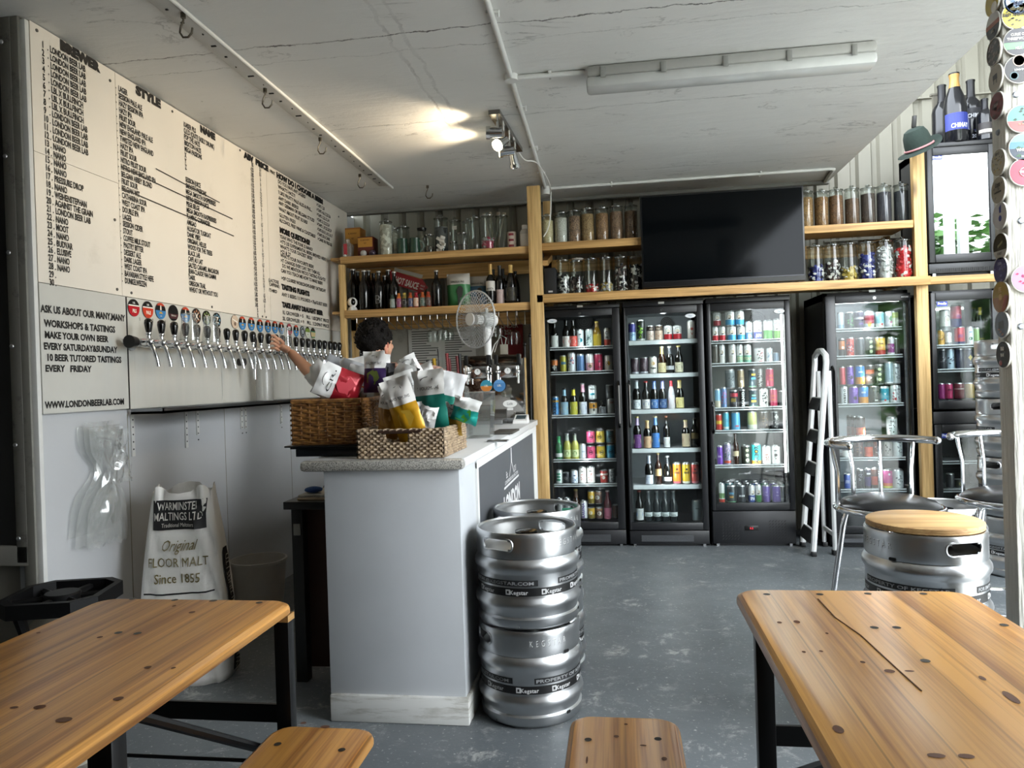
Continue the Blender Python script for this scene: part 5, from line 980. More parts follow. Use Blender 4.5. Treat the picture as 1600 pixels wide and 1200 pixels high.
for dx, an in ((-.028, -.2), (-.008, -.06), (.012, .12), (.028, .25)):
    b = MB(); q = M.Translation((x + dx * .5, 5.8, ZA + .02)) @ M.Rotation(an, 4, 'Y'); b.box(-.006, .006, -.004, .004, 0, .30, 0, .002, q); b.box(-.014, .014, -.004, .004, .27, .315, 0, .003, q); b.build('paddle', mat('a49a86', .6), t)
for k, hgt in enumerate((.043, .043, .05)):
    x = on(800, 384, 5.64, ZA); z = ZA + .002 + .0435 * k; t = thing('round_tin', ('bottom', 'middle', 'top')[k] + ' round pale tin with red label in the stack of three', 'tin', (x, 5.64, z), 'stacked tins'); b = MB(); b.lathe([(0, 0), (.032, 0), (.034, .004), (.034, .04), (.033, .0425), (0, .0425)], (x, 5.64, z), 20); b.build('can', mat('b8a99c', .5), t)
    b = MB(); b.add([(x + .0345 * math.sin(a), 5.64 - .0345 * math.cos(a), z + zz) for zz in (.012, .03) for a in [-.6 + .2 * i for i in range(7)]], [(i, i + 1, i + 8, i + 7) for i in range(6)]); b.build('label', mat('7c2430', .5), t)
x = on(821, 383, 5.64, ZA); t = thing('pill_bottle', 'white plastic bottle with white cap beside the pine post', 'bottle', (x, 5.64, ZA)); h = ztop(821, 352, 5.64) - ZA; b = MB(); b.lathe([(0, .002), (.038, .002), (.040, .01), (.040, h * .7), (.03, h * .8), (.022, h * .82), (.022, h * .85)], (x, 5.64, ZA), 20); b.build('body', mat('c4c2bc', .4), t)
b = MB(); b.lathe([(.024, h * .83), (.024, h), (0, h)], (x, 5.64, ZA), 18); b.build('cap', WHITE, t); b = MB(); b.add([(x + .0405 * math.sin(a), 5.64 - .0405 * math.cos(a), ZA + zz * h) for zz in (.1, .6) for a in [-1.2 + .3 * i for i in range(9)]], [(i, i + 1, i + 10, i + 9) for i in range(8)]); b.build('label', mat('dedcd6', .5), t)
x = on(825, 383, 5.82, ZA); t = thing('plastic_tub', 'white tub with red lid behind the white bottle', 'tub', (x, 5.82, ZA)); b = MB(); b.lathe([(0, .003), (.045, .003), (.045, .12), (0, .122)], (x, 5.82, ZA), 18); b.build('body', mat('b8b4ac', .5), t); b = MB(); b.lathe([(.047, .12), (.047, .165), (0, .167)], (x, 5.82, ZA), 18); b.build('lid', mat('8a2c30', .5), t)

# ---------------------------------------------------------------- bottles
DARKGL = mat('0a0906', .08, 0, 0, spec=.6); GREENGL = mat('0d1a10', .08); AMBER = mat('2a1408', .08)
BOTP = {
 'beer': [(0, 0), (.028, 0), (.0305, .004), (.0305, .125), (.028, .145), (.017, .172), (.0135, .195), (.0135, .222), (.0145, .228), (.0145, .235), (0, .236)],
 'wine': [(0, 0), (.035, 0), (.038, .005), (.038, .185), (.034, .205), (.017, .232), (.0145, .25), (.0145, .300), (.0155, .305), (.0155, .312), (0, .313)],
 'growler': [(0, 0), (.043, 0), (.046, .006), (.046, .185), (.040, .215), (.021, .25), (.017, .275), (.017, .305), (.0185, .31), (.0185, .32), (0, .321)],
 'sauce': [(0, 0), (.021, 0), (.0225, .003), (.0225, .085), (.019, .1), (.0125, .112), (.0125, .13), (0, .131)],
 'champ': [(0, 0), (.040, 0), (.044, .006), (.044, .15), (.038, .195), (.021, .245), (.017, .27), (.017, .29), (.019, .295), (.019, .308), (0, .31)],
 'slim': [(0, 0), (.026, 0), (.028, .004), (.028, .10), (.024, .135), (.014, .185), (.0125, .22), (.0135, .226), (.0135, .234), (0, .235)],
}
def arc_patch(b, r, z0, z1, half, m, c=(0, 0, 0), n=8, a0=-PI / 2, off=.0006):
    P = [(c[0] + (r + off) * math.cos(a0 - half + 2 * half * i / n), c[1] + (r + off) * math.sin(a0 - half + 2 * half * i / n), c[2] + z) for z in (z0, z1) for i in range(n + 1)]
    b.add(P, [(i, i + 1, n + 2 + i, n + 1 + i) for i in range(n)], m)
def bottle(kind, loc, h, label, group=None, gl=None, lab=None, neck=None, cap=None, txt=None, emb=None, rs=1.0, name='beer_bottle', cat='bottle', lz=(.12, .42), full=False):
    """lab: label colour, neck: foil / neck label colour, cap: cap colour, emb: emblem colour"""
    t = thing(name, label, cat, loc, group); pr = BOTP[kind]; H0 = pr[-1][1]; k = h / H0; P = [(r * rs * (k if kind != 'beer' else 1), z * k) for r, z in pr]; R_ = max(r for r, z in P)
    b = MB(); b.lathe(P, seg=16); b.build('glass_body', gl or DARKGL, t, world=False)
    if lab:
        b = MB(); arc_patch(b, R_, lz[0] * h, lz[1] * h, PI if full else 1.35, 0, n=20 if full else 10); cols = [mat(lab, .55)]
        if emb: cols.append(mat(emb, .5)); zc = h * (lz[0] + lz[1]) / 2; s = h * (lz[1] - lz[0]) * .30; f = lambda x, y: ((R_ + .0012) * math.cos(-PI / 2 + x / R_), (R_ + .0012) * math.sin(-PI / 2 + x / R_), zc + y); b.poly([f(x, y) for x, y in circ(s, 12)], 1)
        if txt: cols.append(mat(txt[1], .5)); zc = h * (lz[0] + .12 * (lz[1] - lz[0])); b.text(txt[0], R_ * .42, None, len(cols) - 1, .8, 0, 'C', lambda x, y: ((R_ + .0016) * math.cos(-PI / 2 + x / R_), (R_ + .0016) * math.sin(-PI / 2 + x / R_), zc + y), .02, min(layout(txt[0], R_ * .42, .8, 0, .02)[0], R_ * 1.5))
        b.build('label', cols, t, world=False)
    if neck:
        zn = .70 * h; rp = [(r + .0008, z) for r, z in P if z >= zn and r > 0]; b = MB(); b.lathe(rp, seg=14); b.build('neck_foil', mat(neck, .4, .2), t, world=False)
    if cap:
        r_ = P[-2][0] + .0022; b = MB(); b.lathe([(r_, h - .010), (r_, h - .001), (r_ * .8, h + .003), (0, h + .0032)], seg=14); b.build('cap', mat(cap, .35, .3), t, world=False)
    return t
Y = 5.66; GB_ = 'dark swing top bottles on the lower bar shelf'
for px, top, yy, cap, l, em in ((553, 421, 5.72, 'c9c5bd', 'tall dark bottle with white stopper behind the white camera', None), (560, 424, 5.85, 'a8a49c', 'dark bottle at the rear, second from the left shelf end', None), (570, 423, 5.64, 'c9c5bd', 'broad dark bottle with white stopper and long highlight, third from left', None), (577, 423, 5.765, 'a8a49c', 'dark bottle with a grey ring on its neck, fourth from left', '6b6b6b'), (585, 427, 5.87, None, 'dark capless bottle at the rear with faint printing', None), (593, 424, 5.66, 'a09c94', 'dark bottle with big grey printed letter on its front', '8d8d8d'), (602, 431, 5.88, 'a8a49c', 'short necked dark bottle at the rear before the red sign', None), (608, 422, 5.76, 'c9c5bd', 'dark bottle with white stopper in front of the red sign', None), (617, 425, 5.665, 'b0aca4', 'dark bottle just left of the words on the red sign', None)):
    x = on(px, 480, yy, ZB); h = ztop(px, top, yy) - ZB; bottle('growler', (x, yy, ZB + .001), h, l, GB_, mat('0b0a09', .10), cap=cap, emb=None, lab=None, rs=.92, name='swing_top_bottle')
    if em == '8d8d8d': o = [q for q in COL.objects if q.get('label') == l][0]; b = MB(); R_ = .046 * h / .321 * .92; b.text('B', .075, None, 0, .9, 0, 'C', lambda x, y: ((R_ + .001) * math.cos(-PI / 2 + x / R_), (R_ + .001) * math.sin(-PI / 2 + x / R_), .05 + y), -.01); b.build('printed_letter', mat('7c7c7a', .5), o, world=False)
x = on(551, 483, 5.62, ZB); t = thing('security_camera', 'small round white camera with black lens on the lower bar shelf', 'camera', (x, 5.62, ZB)); b = MB(); b.lathe([(0, .001), (.037, .001), (.040, .01), (.032, .03), (.015, .04), (0, .042)], (x, 5.62, ZB), 22); b.build('base', WHITEPL, t); b = MB(); b.ball((x, 5.62, ZB + .073), .040, 22, 14); b.build('head', WHITEPL, t)
b = MB(); q = M.Translation((x, 5.62, ZB + .073)) @ M.Rotation(-.25, 4, 'Z'); b.ball((x + .012, 5.62 - .016, ZB + .073), .030, 16, 10, 0, (.75, .9, .95)); b.build('lens', BLACKGL, t)
GS = 'hot sauce bottles under the red sign'
for px, col, capc, lb, l in ((613.5, '3c4a40', '1a1a1a', '8c968e', 'hot sauce bottle with grey green label, leftmost of the row'), (623.5, 'c0642c', 'c87024', '8e4a6a', 'hot sauce bottle with orange neck and violet label'), (632.5, '7a6a30', 'b8a048', '2c2824', 'hot sauce bottle with yellow cap and black label'), (641.5, 'a85428', 'a03c24', '4a4e6a', 'hot sauce bottle with red cap and blue grey label'), (650.5, '8c1c28', '8c1c28', 'd9b8a0', 'hot sauce bottle with dark red cap and pale peach label'), (660.5, 'a04c24', 'a8501c', '5a6a60', 'hot sauce bottle with orange cap and green grey label'), (669.5, '9c3c20', '98301c', '5e4a44', 'hot sauce bottle with red cap, rightmost of the row')):
    x = on(px, 478, 5.60, ZB); bottle('sauce', (x, 5.60, ZB + .001), .120, l, GS, mat(col, .12), lab=lb, cap=capc, emb='d8d0c4' if px not in (650.5,) else 'c86428', name='hot_sauce_bottle', lz=(.10, .66))
x = on(683, 477, 5.64, ZB); bottle('growler', (x, 5.64, ZB + .001), ztop(683, 423, 5.64) - ZB, 'lone dark swing top bottle right of the hot sauce bottles', None, mat('0b0a09', .10), cap='b0aca4', rs=.95, name='swing_top_bottle')
# sign HOT SAUCE
p0 = at(607, 421, y=5.92); p1 = at(672, 441, y=5.92)
t = thing('arrow_sign', 'red arrow shaped sign reading HOT SAUCE behind the bottles', 'sign', (p0.x, 5.92, p0.z)); d = (p1 - p0); L_ = d.length; u = V((d.x, 0, d.z)).normalized(); q = wallmx((p0.x, 5.92, p0.z), u, V((-u.z, 0, u.x)))
b = MB(); b.prism([(0, -.105), (L_ * .80, -.105), (L_ * .80, -.135), (L_ * 1.0, -.05), (L_ * .80, .01), (L_ * .80, 0), (0, 0)], .008, q); b.build('board', mat('8c1f24', .5), t)
b = MB(); b.prism([(.05, .002), (L_ * .80, .008), (L_ * .80, .04), (.05, .03)], .006, q); b.build('pale_edge', mat('9c968a', .6), t)
b = MB(); b.text('HOT SAUCE', .055, q @ M.Translation((L_ * .22, -.088, .009)), 0, .8, 0, 'L', None, .03, L_ * .56); b.text('SOLD', .014, q @ M.Translation((L_ * .82, -.055, .009)), 0, .8); b.text('HERE', .014, q @ M.Translation((L_ * .82, -.08, .009)), 0, .8); b.build('lettering', mat('c9c0b4', .6), t)
def snackbag(px, top, w_, col, dark, l, yy):
    x = on(px, 475, yy, ZB); h = ztop(px, top, yy) - ZB; t = thing('snack_bag', l, 'bag', (x, yy, ZB), 'big snack bags on the shelf'); n, mr = 8, 12
    for nm, s in (('front', -1), ('back', 1)):
        b = MB(); vs = [(x + (i / n - .5) * w_, yy + s * .045 * min(1, min(j / mr, 1 - j / mr) * 7) ** .6 * math.sqrt(max(0, 1 - (2 * i / n - 1) ** 2)) + .004 * math.sin(9 * i / n + 7 * j / mr), ZB + .002 + h * j / mr) for j in range(mr + 1) for i in range(n + 1)]
        fs = []; mm = []
        for j in range(mr):
            for i in range(n): fs.append((j * (n + 1) + i, j * (n + 1) + i + 1, (j + 1) * (n + 1) + i + 1, (j + 1) * (n + 1) + i)); mm.append(1 if j / mr > .62 else 0)
        b.v += vs; b.f += fs; b.m += mm
        if s < 0:
            P = lambda u, v: (x + (u - .5) * w_, yy - .048 * math.sqrt(max(0, 1 - (2 * u - 1) ** 2)) - .004, ZB + h * v)
            b.poly([P(*p) for p in ((.50, .02), (.62, .02), (.60, .25), (.70, .30), (.74, .55), (.66, .62), (.54, .60), (.46, .45), (.52, .33))], 2); b.text('SERIOUS PIG', .014, None, 3, .8, 0, 'C', lambda a, c: P(.5 + a / w_, .72 + c / h), .02, w_ * .6)
        b.build(nm, [mat(col, .4, .1), mat('a8a59c', .4), mat(dark, .6), INK], t, sharp=80)
snackbag(717.5, 428, .185, '2c6a3c', '2a2c28', 'white and green snack bag on the lower bar shelf', 5.70); snackbag(748, 432, .16, '3f6480', '37362f', 'white and blue snack bag half behind the wine bottles', 5.78)
GW = 'wine bottles at the right end of the lower bar shelf'
for px, top, yy, nk, lb, em, tx, l, kd, lz in ((767.5, 413, 5.64, 'b08c4e', 'c4c0b8', None, ('MARTA', '3a3a3a'), 'wine bottle with gold neck and broad white label', 'wine', (.34, .58)), (772, 421, 5.78, '101010', None, None, None, 'black necked wine bottle half hidden behind the white label one', 'wine', (.1, .4)), (782, 415, 5.66, '0c0c0c', 'b4a09c', '5a2c34', None, 'tall black wine bottle with pinkish picture label', 'wine', (.03, .38)), (787, 420, 5.80, '0c0c0c', None, None, None, 'plain black bottle behind the pink label bottle', 'wine', (.1, .4)), (799.5, 414, 5.64, 'c8a660', '2c2a22', '6e6848', None, 'wine bottle with gold neck and dark patterned label', 'champ', (.08, .42)), (806, 424, 5.84, None, None, None, None, 'dim dark bottle at the rear right of the gold neck bottle', 'champ', (.1, .4))):
    x = on(px, 474, yy, ZB); bottle(kd, (x, yy, ZB + .001), ztop(px, top, yy) - ZB, l, GW, mat('0a0b0a', .08), lab=lb, neck=nk, emb=em, txt=tx, rs=.92 if kd == 'wine' else .95, name='wine_bottle', lz=lz)

# ---- wire hooks below the lower shelf, hanging glasses
GH = 'wire hooks below the lower bar shelf'
HX = [557, 571, 581.5, 596, 607, 620.5, 632, 646, 657.5, 671.5, 683, 697, 779, 792.5, 807.5]
WIRE = mat('8f8d88', .3, .9); 
for i, px in enumerate(HX):
    yh = 5.57; x = at(px, 495, y=yh).x; z = ZB - .06
    b = MB(); b.tube([(x, yh, z - .001), (x, yh, z - .035), (x + .002, yh + .03, z - .045)], .0035, 6); b.tube([(x + .002, yh + .03, z - .045), (x + .01, yh + .17, z - .085), (x + .02, yh + .33, z - .085), (x + .02, yh + .34, z + .036)], .003, 6)
    tag(b.build('wire_hook', WIRE, None, (x, yh, z)), 'wire glass hook under the bar shelf, %s from left' % ORD[i + 1], 'hook', GH)
GG = 'glasses hanging below the bar shelf'
for px, top, bot, yy, r, l in ((676, 514, 535, 5.72, .052, 'empty stem glass hanging left of the fan'), (692, 513, 532, 5.69, .055, 'round stem glass hanging closest to the fan on its left'), (700, 512, 531, 5.94, .055, 'round stem glass hanging behind the one beside the fan'), (778, 506, 528, 5.74, .060, 'wide glass hanging just right of the fan motor'), (803, 515, 538, 5.80, .055, 'glass hanging in front of the red poster')):
    x = at(px, 520, y=yy).x; zb = at(px, bot, y=yy).z; zt = at(px, top, y=yy).z; t = thing('stem_glass', l, 'glass', (x, yy, zb), GG)
    h = zt - zb; b = MB(); b.lathe([(r * .85, 0), (r, h * .4), (r * .8, h * .85), (.012, h), (.005, h + .01), (.004, h + .06), (.03, h + .068), (.032, h + .071)], (x, yy, zb), 20); b.build('bowl', CLEAR, t)
# notices and poster on the lining
t = None
for px, py, wd, hh, l in ((665, 548, .30, .40, 'white printed notice sheet on the back wall, left one of two'), (717, 553, .30, .38, 'white printed notice sheet on the back wall behind the fan')):
    p = at(px, py, y=6.26); t = thing('notice_sheet', l, 'notice', (p.x, 6.26, p.z), 'notice sheets'); b = MB(); b.box(p.x - wd / 2, p.x + wd / 2, 6.257, 6.260, p.z - hh / 2, p.z + hh / 2); b.build('paper', mat('c6c4be', .7), t); b = MB(); rr = random.Random(int(px))
    for k in range(16):
        z = p.z + hh * .42 - hh * .84 * k / 16; b.box(p.x - wd * .40, p.x + wd * rr.uniform(.0, .40), 6.2555, 6.2565, z - .004, z + .004)
    b.build('print', mat('55534f', .7), t)
p = at(550, 541, y=6.18); t = thing('black_notice', 'black and white lettered notice at the left end of the back wall', 'notice', (p.x, 6.26, p.z)); b = MB(); b.box(p.x - .09, p.x + .09, 6.257, 6.26, p.z - .2, p.z + .2); b.build('paper', mat('b8b6b0', .7), t); b = MB()
for k, s in enumerate(('NO BEER', 'ON THE', 'STREET', 'PLEASE', 'THANKS')): b.text(s, .04, wallmx((p.x - .08, 6.256, p.z + .14 - .075 * k), (1, 0, 0)), 0, .7, bold=.06, width=.16)
b.build('lettering', INK, t)
p = at(799, 522, y=6.26); t = thing('red_poster', 'red poster reading UNDER 25? on the back wall near the post', 'poster', (p.x, 6.26, p.z)); b = MB(); b.box(p.x - .10, p.x + .10, 6.257, 6.26, p.z - .22, p.z + .12); b.build('paper', mat('8c2028', .6), t); b = MB(); b.text('UNDER', .040, wallmx((p.x - .09, 6.256, p.z + .055), (1, 0, 0)), 0, .8, bold=.03, width=.15); b.text('25?', .040, wallmx((p.x - .06, 6.256, p.z - .0), (1, 0, 0)), 0, .8, bold=.03); b.build('lettering', mat('c9b8b0', .6), t)
# work surface at the back wall with tools
t = thing('back_worktop', 'dark work surface along the back wall behind the bar', 'worktop', (-1.4, 5.95, 0)); b = MB(); b.box(-2.26, -.66, 5.72, 6.25, .92, .96, 0, .004); b.build('top', mat('3a3632', .5), t); b = MB(); b.box(-2.24, -.68, 5.76, 6.24, 0, .92); b.build('cabinet', mat('26221f', .6), t)
for px, top, col, l, w_ in ((668, 562, '2b2b2d', 'black handled tool in the holder behind the bar', .02), (678, 560, 'c8a020', 'yellow handled tool behind the bar', .022), (684, 545, '3a3836', 'long thin dark whisk behind the bar', .01), (698, 552, '8a2a2c', 'red handled tool standing in the tool pot', .02), (702, 560, '7c2c30', 'second red handled tool beside the pot', .016), (714, 556, '7a2426', 'pair of red grips standing left of the filling station', .02), (718, 553, '222224', 'black grip beside the red grips', .02)):
    yy = 5.9; p = at(px, top, y=yy); b = MB(); b.tube([(p.x, yy, .965), (p.x + .005, yy, p.z - .10), (p.x, yy, p.z)], [w_ * .3, w_ * .6, w_ * .7], 8); tag(b.build('bar_tool', mat(col, .4), None, (p.x, yy, .962)), l, 'tool', 'tools standing behind the bar')
for px, r, h, l in ((699, .045, .14, 'grey pot holding red handled tools'), (716, .042, .13, 'pale pot holding grips left of the filling station'), (675, .045, .12, 'dark pot with yellow handled tool')):
    p = at(px, 590, y=5.9); b = MB(); b.lathe([(0, .001), (r, .001), (r * 1.05, h), (r * .98, h), (r * .93, .01), (0, .01)], (p.x, 5.9, .961), 18); tag(b.build('tool_pot', mat('77746c' if px > 680 else '2c2a28', .5), None, (p.x, 5.9, .961)), l, 'pot')
# white plug strip and cables right of the fan
p = at(788, 546, y=5.85); t = thing('socket_block', 'white plug adaptor with cables behind the filling station', 'plug', (p.x, 5.85, p.z)); b = MB(); b.box(p.x - .03, p.x + .03, 5.82, 5.86, p.z - .04, p.z + .04, 0, .004); b.build('body', mat('c9c2b4', .4), t); b = MB(); b.tube([(p.x - .01, 5.83, p.z + .03), (p.x - .02, 5.82, p.z + .10), (p.x - .07, 5.80, p.z + .04), (p.x - .10, 5.78, p.z - .05), (p.x - .16, 5.75, p.z - .06)], .005, 6); b.tube([(p.x + .01, 5.83, p.z + .03), (p.x + .02, 5.84, p.z + .09), (p.x - .03, 5.84, p.z + .12), (p.x - .08, 5.84, p.z - .02)], .004, 6); b.build('cable', WHITEPL, t)
b = MB(); b.box(p.x - .03, p.x + .03, 5.83, 6.25, .962, p.z - .042); b.build('stand', mat('4a463f', .6), t)
for px, top, l in ((820, 538, 'black knobbed lever leaning by the pine post, left'), (828, 524, 'black knobbed lever leaning by the pine post, right')):
    p = at(px, top, y=5.78); b = MB(); b.tube([(p.x, 5.78, p.z), (p.x - .01, 5.78, .962)], .007, 8); b.ball((p.x, 5.78, p.z), .016, 10, 8); tag(b.build('lever', BLACK, None, (p.x, 5.78, .962)), l, 'lever')
# ---------------------------------------------------------------- fridges
def fridge(x0, x1, yf, z0, z1, dpt, glassrect, shelves, label, liner='a8abac', name='drinks_fridge', shelfm=None, handle=None, pane=None, grille=True, thick=.012, lip=True, group='glass door fridges', shelfy=.07):
    """glassrect: (x0, x1, z0, z1) of the clear pane; shelves: z of each shelf top"""
    t = thing(name, label, 'fridge', ((x0 + x1) / 2, yf + dpt / 2, z0), group); yb = yf + dpt; gx0, gx1, gz0, gz1 = glassrect; FB = mat('141518', .38, 0, .08, 5); w_ = .035
    b = MB(); b.box(x0, x0 + w_, yf + .05, yb, z0, z1, 0, .003); b.box(x1 - w_, x1, yf + .05, yb, z0, z1, 0, .003); b.box(x0, x1, yb - w_, yb, z0, z1); b.box(x0, x1, yf + .05, yb, z1 - .06, z1, 0, .003); b.box(x0, x1, yf + .05, yb, z0, gz0 - .02); b.build('case', mat('1a1b1e', .45, 0, .08, 4), t)
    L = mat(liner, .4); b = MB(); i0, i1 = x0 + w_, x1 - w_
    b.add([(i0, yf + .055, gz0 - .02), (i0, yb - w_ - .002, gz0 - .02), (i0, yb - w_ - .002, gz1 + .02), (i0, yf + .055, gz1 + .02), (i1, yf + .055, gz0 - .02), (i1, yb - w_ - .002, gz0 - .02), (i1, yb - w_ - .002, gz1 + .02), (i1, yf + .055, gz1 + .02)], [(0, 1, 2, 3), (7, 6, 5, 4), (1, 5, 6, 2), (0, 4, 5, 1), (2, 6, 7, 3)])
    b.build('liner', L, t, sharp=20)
    for z in shelves:
        b = MB()
        if lip: b.box(i0 + .005, i1 - .005, yf + shelfy, yb - w_ - .01, z - thick, z); b.box(i0 + .005, i1 - .005, yf + shelfy - .006, yf + shelfy, z - thick - .006, z + .004, 1)
        else:
            for s in (-.012, .006): b.tube([(i0 + .005, yf + shelfy, z + s), (i1 - .005, yf + shelfy, z + s)], .0035, 6, 1)
            for k in range(int((i1 - i0) / .02)): b.box(i0 + .012 + .02 * k, i0 + .0145 + .02 * k, yf + shelfy, yb - w_ - .01, z - .003, z)
            b.add([(i0, yf + shelfy + .01, z - .004), (i1, yf + shelfy + .01, z - .004), (i1, yb - w_ - .01, z - .004), (i0, yb - w_ - .01, z - .004)], [(0, 1, 2, 3)])
        b.build('shelf', shelfm or [mat('b4b8b9', .35), mat('d5dadb', .3)], t)
    dz0, dz1 = gz0 - .055, gz1 + .055
    d = MB(); d.box(x0 + .004, gx0, yf, yf + .045, dz0, dz1, 0, .004); d.box(gx1, x1 - .004, yf, yf + .045, dz0, dz1, 0, .004); d.box(gx0, gx1, yf, yf + .045, dz0, gz0, 0, .004); d.box(gx0, gx1, yf, yf + .045, gz1, dz1, 0, .004); d = d.build('door', FB, t)
    b = MB(); b.box(gx0 - .004, gx1 + .004, yf + .012, yf + .018, gz0 - .004, gz1 + .004); b.build('pane', pane or glass('fridge_glass', (.92, .95, .95), edge=.1, base=.03), d)
    if handle: hx, h0, h1 = handle; b = MB(); b.tube([(hx, yf - .002, h0), (hx, yf - .035, h0 + .03), (hx, yf - .035, h1 - .03), (hx, yf - .002, h1)], .010, 8); b.build('handle', BLACKGL, d)
    if z1 - dz1 > .03: b = MB(); b.box(x0, x1, yf + .004, yf + .05, dz1 + .004, z1, 0, .003); b.build('header', FB, t)
    if dz0 - z0 > .04:
        b = MB(); b.box(x0 + .004, x1 - .004, yf + .012, yf + .05, z0 + .02, dz0 - .008, 0, .003); g = b.build('base_panel', FB, t)
        if grille == 'diag':
            for sx_ in (x0 + .07, x1 - .20):
                b = MB()
                for r in range(7):
                    for c in range(6): xx = sx_ + .022 * c; zz = z0 + .05 + .022 * r; b.add([(xx, yf + .0115, zz), (xx + .006, yf + .0115, zz), (xx + .018, yf + .0115, zz + .014), (xx + .012, yf + .0115, zz + .014)], [(0, 1, 2, 3)])
                b.build('vent', mat('050505', .6), g)
            b = MB(); xm = (x0 + x1) / 2 - .02; b.box(xm - .05, xm + .05, yf + .008, yf + .012, z0 + .12, z0 + .155, 0, .002); b.text('5.2', .015, wallmx((xm - .012, yf + .0075, z0 + .13), (1, 0, 0)), 1); b.build('thermostat', [mat('060606', .3), mat('d02030', .3, emit=1.2)], g)
        elif grille:
            b = MB()
            for k in range(5): zz = z0 + .04 + (dz0 - z0 - .08) * k / 5; b.box(x0 + .09, x1 - .12, yf + .010, yf + .0135, zz, zz + .006)
            b.build('vent', mat('4a4c50', .4), g)
        for s in (x0 + .03, x1 - .05): b = MB(); b.box(s, s + .02, yf + .02, yf + .06, z0, z0 + .02); b.build('foot', STEEL, t)
    return t, d
def gl_z(px, py, Y): return at(px, py, y=Y).z
def gl_x(px, Y, py=650): return at(px, py, y=Y).x
YF = 5.70
def oval(d, px, py, txt='', yf=YF):
    p = at(px, py, y=yf); b = MB(); q = wallmx((p.x, yf + .0115, p.z), (1, 0, 0)); b.poly([(x * 1.0, y * .42, 0) for x, y in circ(.038, 24)], 0, q); b.text('frigo', .011, q @ M.Translation((0, -.005, .0008)), 1, .9, align='C'); b.build('sticker', [mat('d9dee0', .3), mat('7890a0', .4)], d)
def lock(d, px, py, yf=YF): p = at(px, py, y=yf); b = MB(); b.cyl((p.x, yf - .004, p.z), (p.x, yf, p.z), .011, seg=14); b.build('lock', CHROME, d)
def lightbox(t, px, py, yf=YF): p = at(px, py, y=yf); b = MB(); b.box(p.x - .022, p.x + .022, yf + .0025, yf + .004, p.z - .008, p.z + .008); b.build('nameplate', mat('d8dad8', .3, .3), t)
IY = YF + .10
shz = lambda ys, px: [gl_z(px, y, IY) for y in ys]
F1S = shz((543, 581.5, 649, 718, 756.5), 912); F2S = shz((532, 584, 639.5, 700.5, 757.5), 1040); F3S = shz((532.5, 568, 637.5, 673, 727), 1165); F4S = shz((514, 556.5, 631, 714.5, 763.5), 1368)
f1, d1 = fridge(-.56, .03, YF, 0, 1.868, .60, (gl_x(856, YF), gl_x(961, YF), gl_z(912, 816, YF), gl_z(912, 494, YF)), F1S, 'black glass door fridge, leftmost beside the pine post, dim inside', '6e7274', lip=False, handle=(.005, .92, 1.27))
f2, d2 = fridge(.055, .655, YF, 0, 1.878, .60, (gl_x(981.5, YF), gl_x(1094, YF), gl_z(1042, 817, YF), gl_z(1042, 489, YF)), F2S, 'black glass door fridge with bottles, second from the pine post', 'a3abae', handle=(.085, .92, 1.27), thick=.022)
f3, d3 = fridge(.675, 1.285, YF + .01, 0, 1.875, .60, (gl_x(1115, YF), gl_x(1231, YF), gl_z(1170, 786.5, YF), gl_z(1170, 483, YF)), F3S, 'black glass door fridge with bright light strip, third from the pine post', 'b5b8b2', lip=False, grille='diag', handle=(.705, .86, 1.09))
f4, d4 = fridge(1.515, 2.105, YF - .04, 0, 1.872, .60, (gl_x(1308, YF), gl_x(1423.5, YF), gl_z(1368, 820, YF), gl_z(1368, 472, YF)), F4S, 'black glass door fridge full of cans behind the bar stool', 'a9b4bb', lip=False, handle=(1.555, .80, 1.33))
oval(d1, 862.5, 501.5); oval(d2, 1079, 493); oval(d3, 1218, 486); lock(d1, 906, 489.5); lock(d2, 1034, 484.5); lock(d4, 1366, 465.5, YF - .04); lightbox(f1, 906, 478.5); lightbox(f2, 1033, 473); lightbox(f4, 1363, 454.5, YF - .04)
p = at(1416, 463.5, y=YF - .04); b = MB(); b.box(p.x - .04, p.x + .05, YF - .0415, YF - .04, p.z - .008, p.z + .008); b.text('mercury', .011, wallmx((p.x - .035, YF - .0425, p.z - .004), (1, 0, 0)), 1, .9); b.build('nameplate', [mat('0a0a0a', .4), mat('c8cacc', .4)], d4)
# fridge lights: tubes, then added fill points with no fitting
def tube_light(t, x, yy, z0, z1, e, vert=True, x1=None, w=3.0):
    b = MB(); (b.cyl((x, yy, z0), (x, yy, z1), .008, seg=8) if vert else b.cyl((x, yy, z0), (x1, yy, z0), .008, seg=8)); b.build('light_strip', mat('f2f7f4', .4, emit=e), t)
p = at(1226, 650, y=YF + .05); tube_light(f3, p.x, YF + .062, gl_z(1226, 740, YF), gl_z(1226, 490, YF), 9)
tube_light(f4, 1.565, YF + .03, 1.80, 0, 9, False, 2.05); tube_light(f2, .10, YF + .07, 1.795, 0, 7, False, .61)
for n_, x_, zs_, e_ in (('fridge_fill', .36, F2S + [.35], .8), ('fridge_fill', 1.0, F3S + [.45], .55), ('fridge_fill', 1.83, F4S, .9), ('fridge_fill', -.26, F1S + [.35], .34)):
    for z_ in zs_: light(n_, 'POINT', (x_, YF + .055, z_ + .19), e_, (.93, .98, 1), shadow_soft_size=.02)  # unseen point lights added per shelf to brighten the interiors
for px, py, r, t_ in ((1182, 499, .06, f3), (913, 503, .07, f1), (1041, 505, .05, f2)): p = at(px, py, y=YF + .5); b = MB(); b.cyl((p.x, YF + .46, p.z), (p.x, YF + .48, p.z), r, seg=24, m=0); [b.tube([(p.x + k * r * math.cos(a), YF + .457, p.z + k * r * math.sin(a)) for a in [2 * PI * i / 20 for i in range(20)]], .002, 4, 1, closed=True) for k in (.25, .5, .75, .98)]; b.build('fan_grille', [mat('0a0a0a', .5), mat('6a6c6c', .4)], t_)

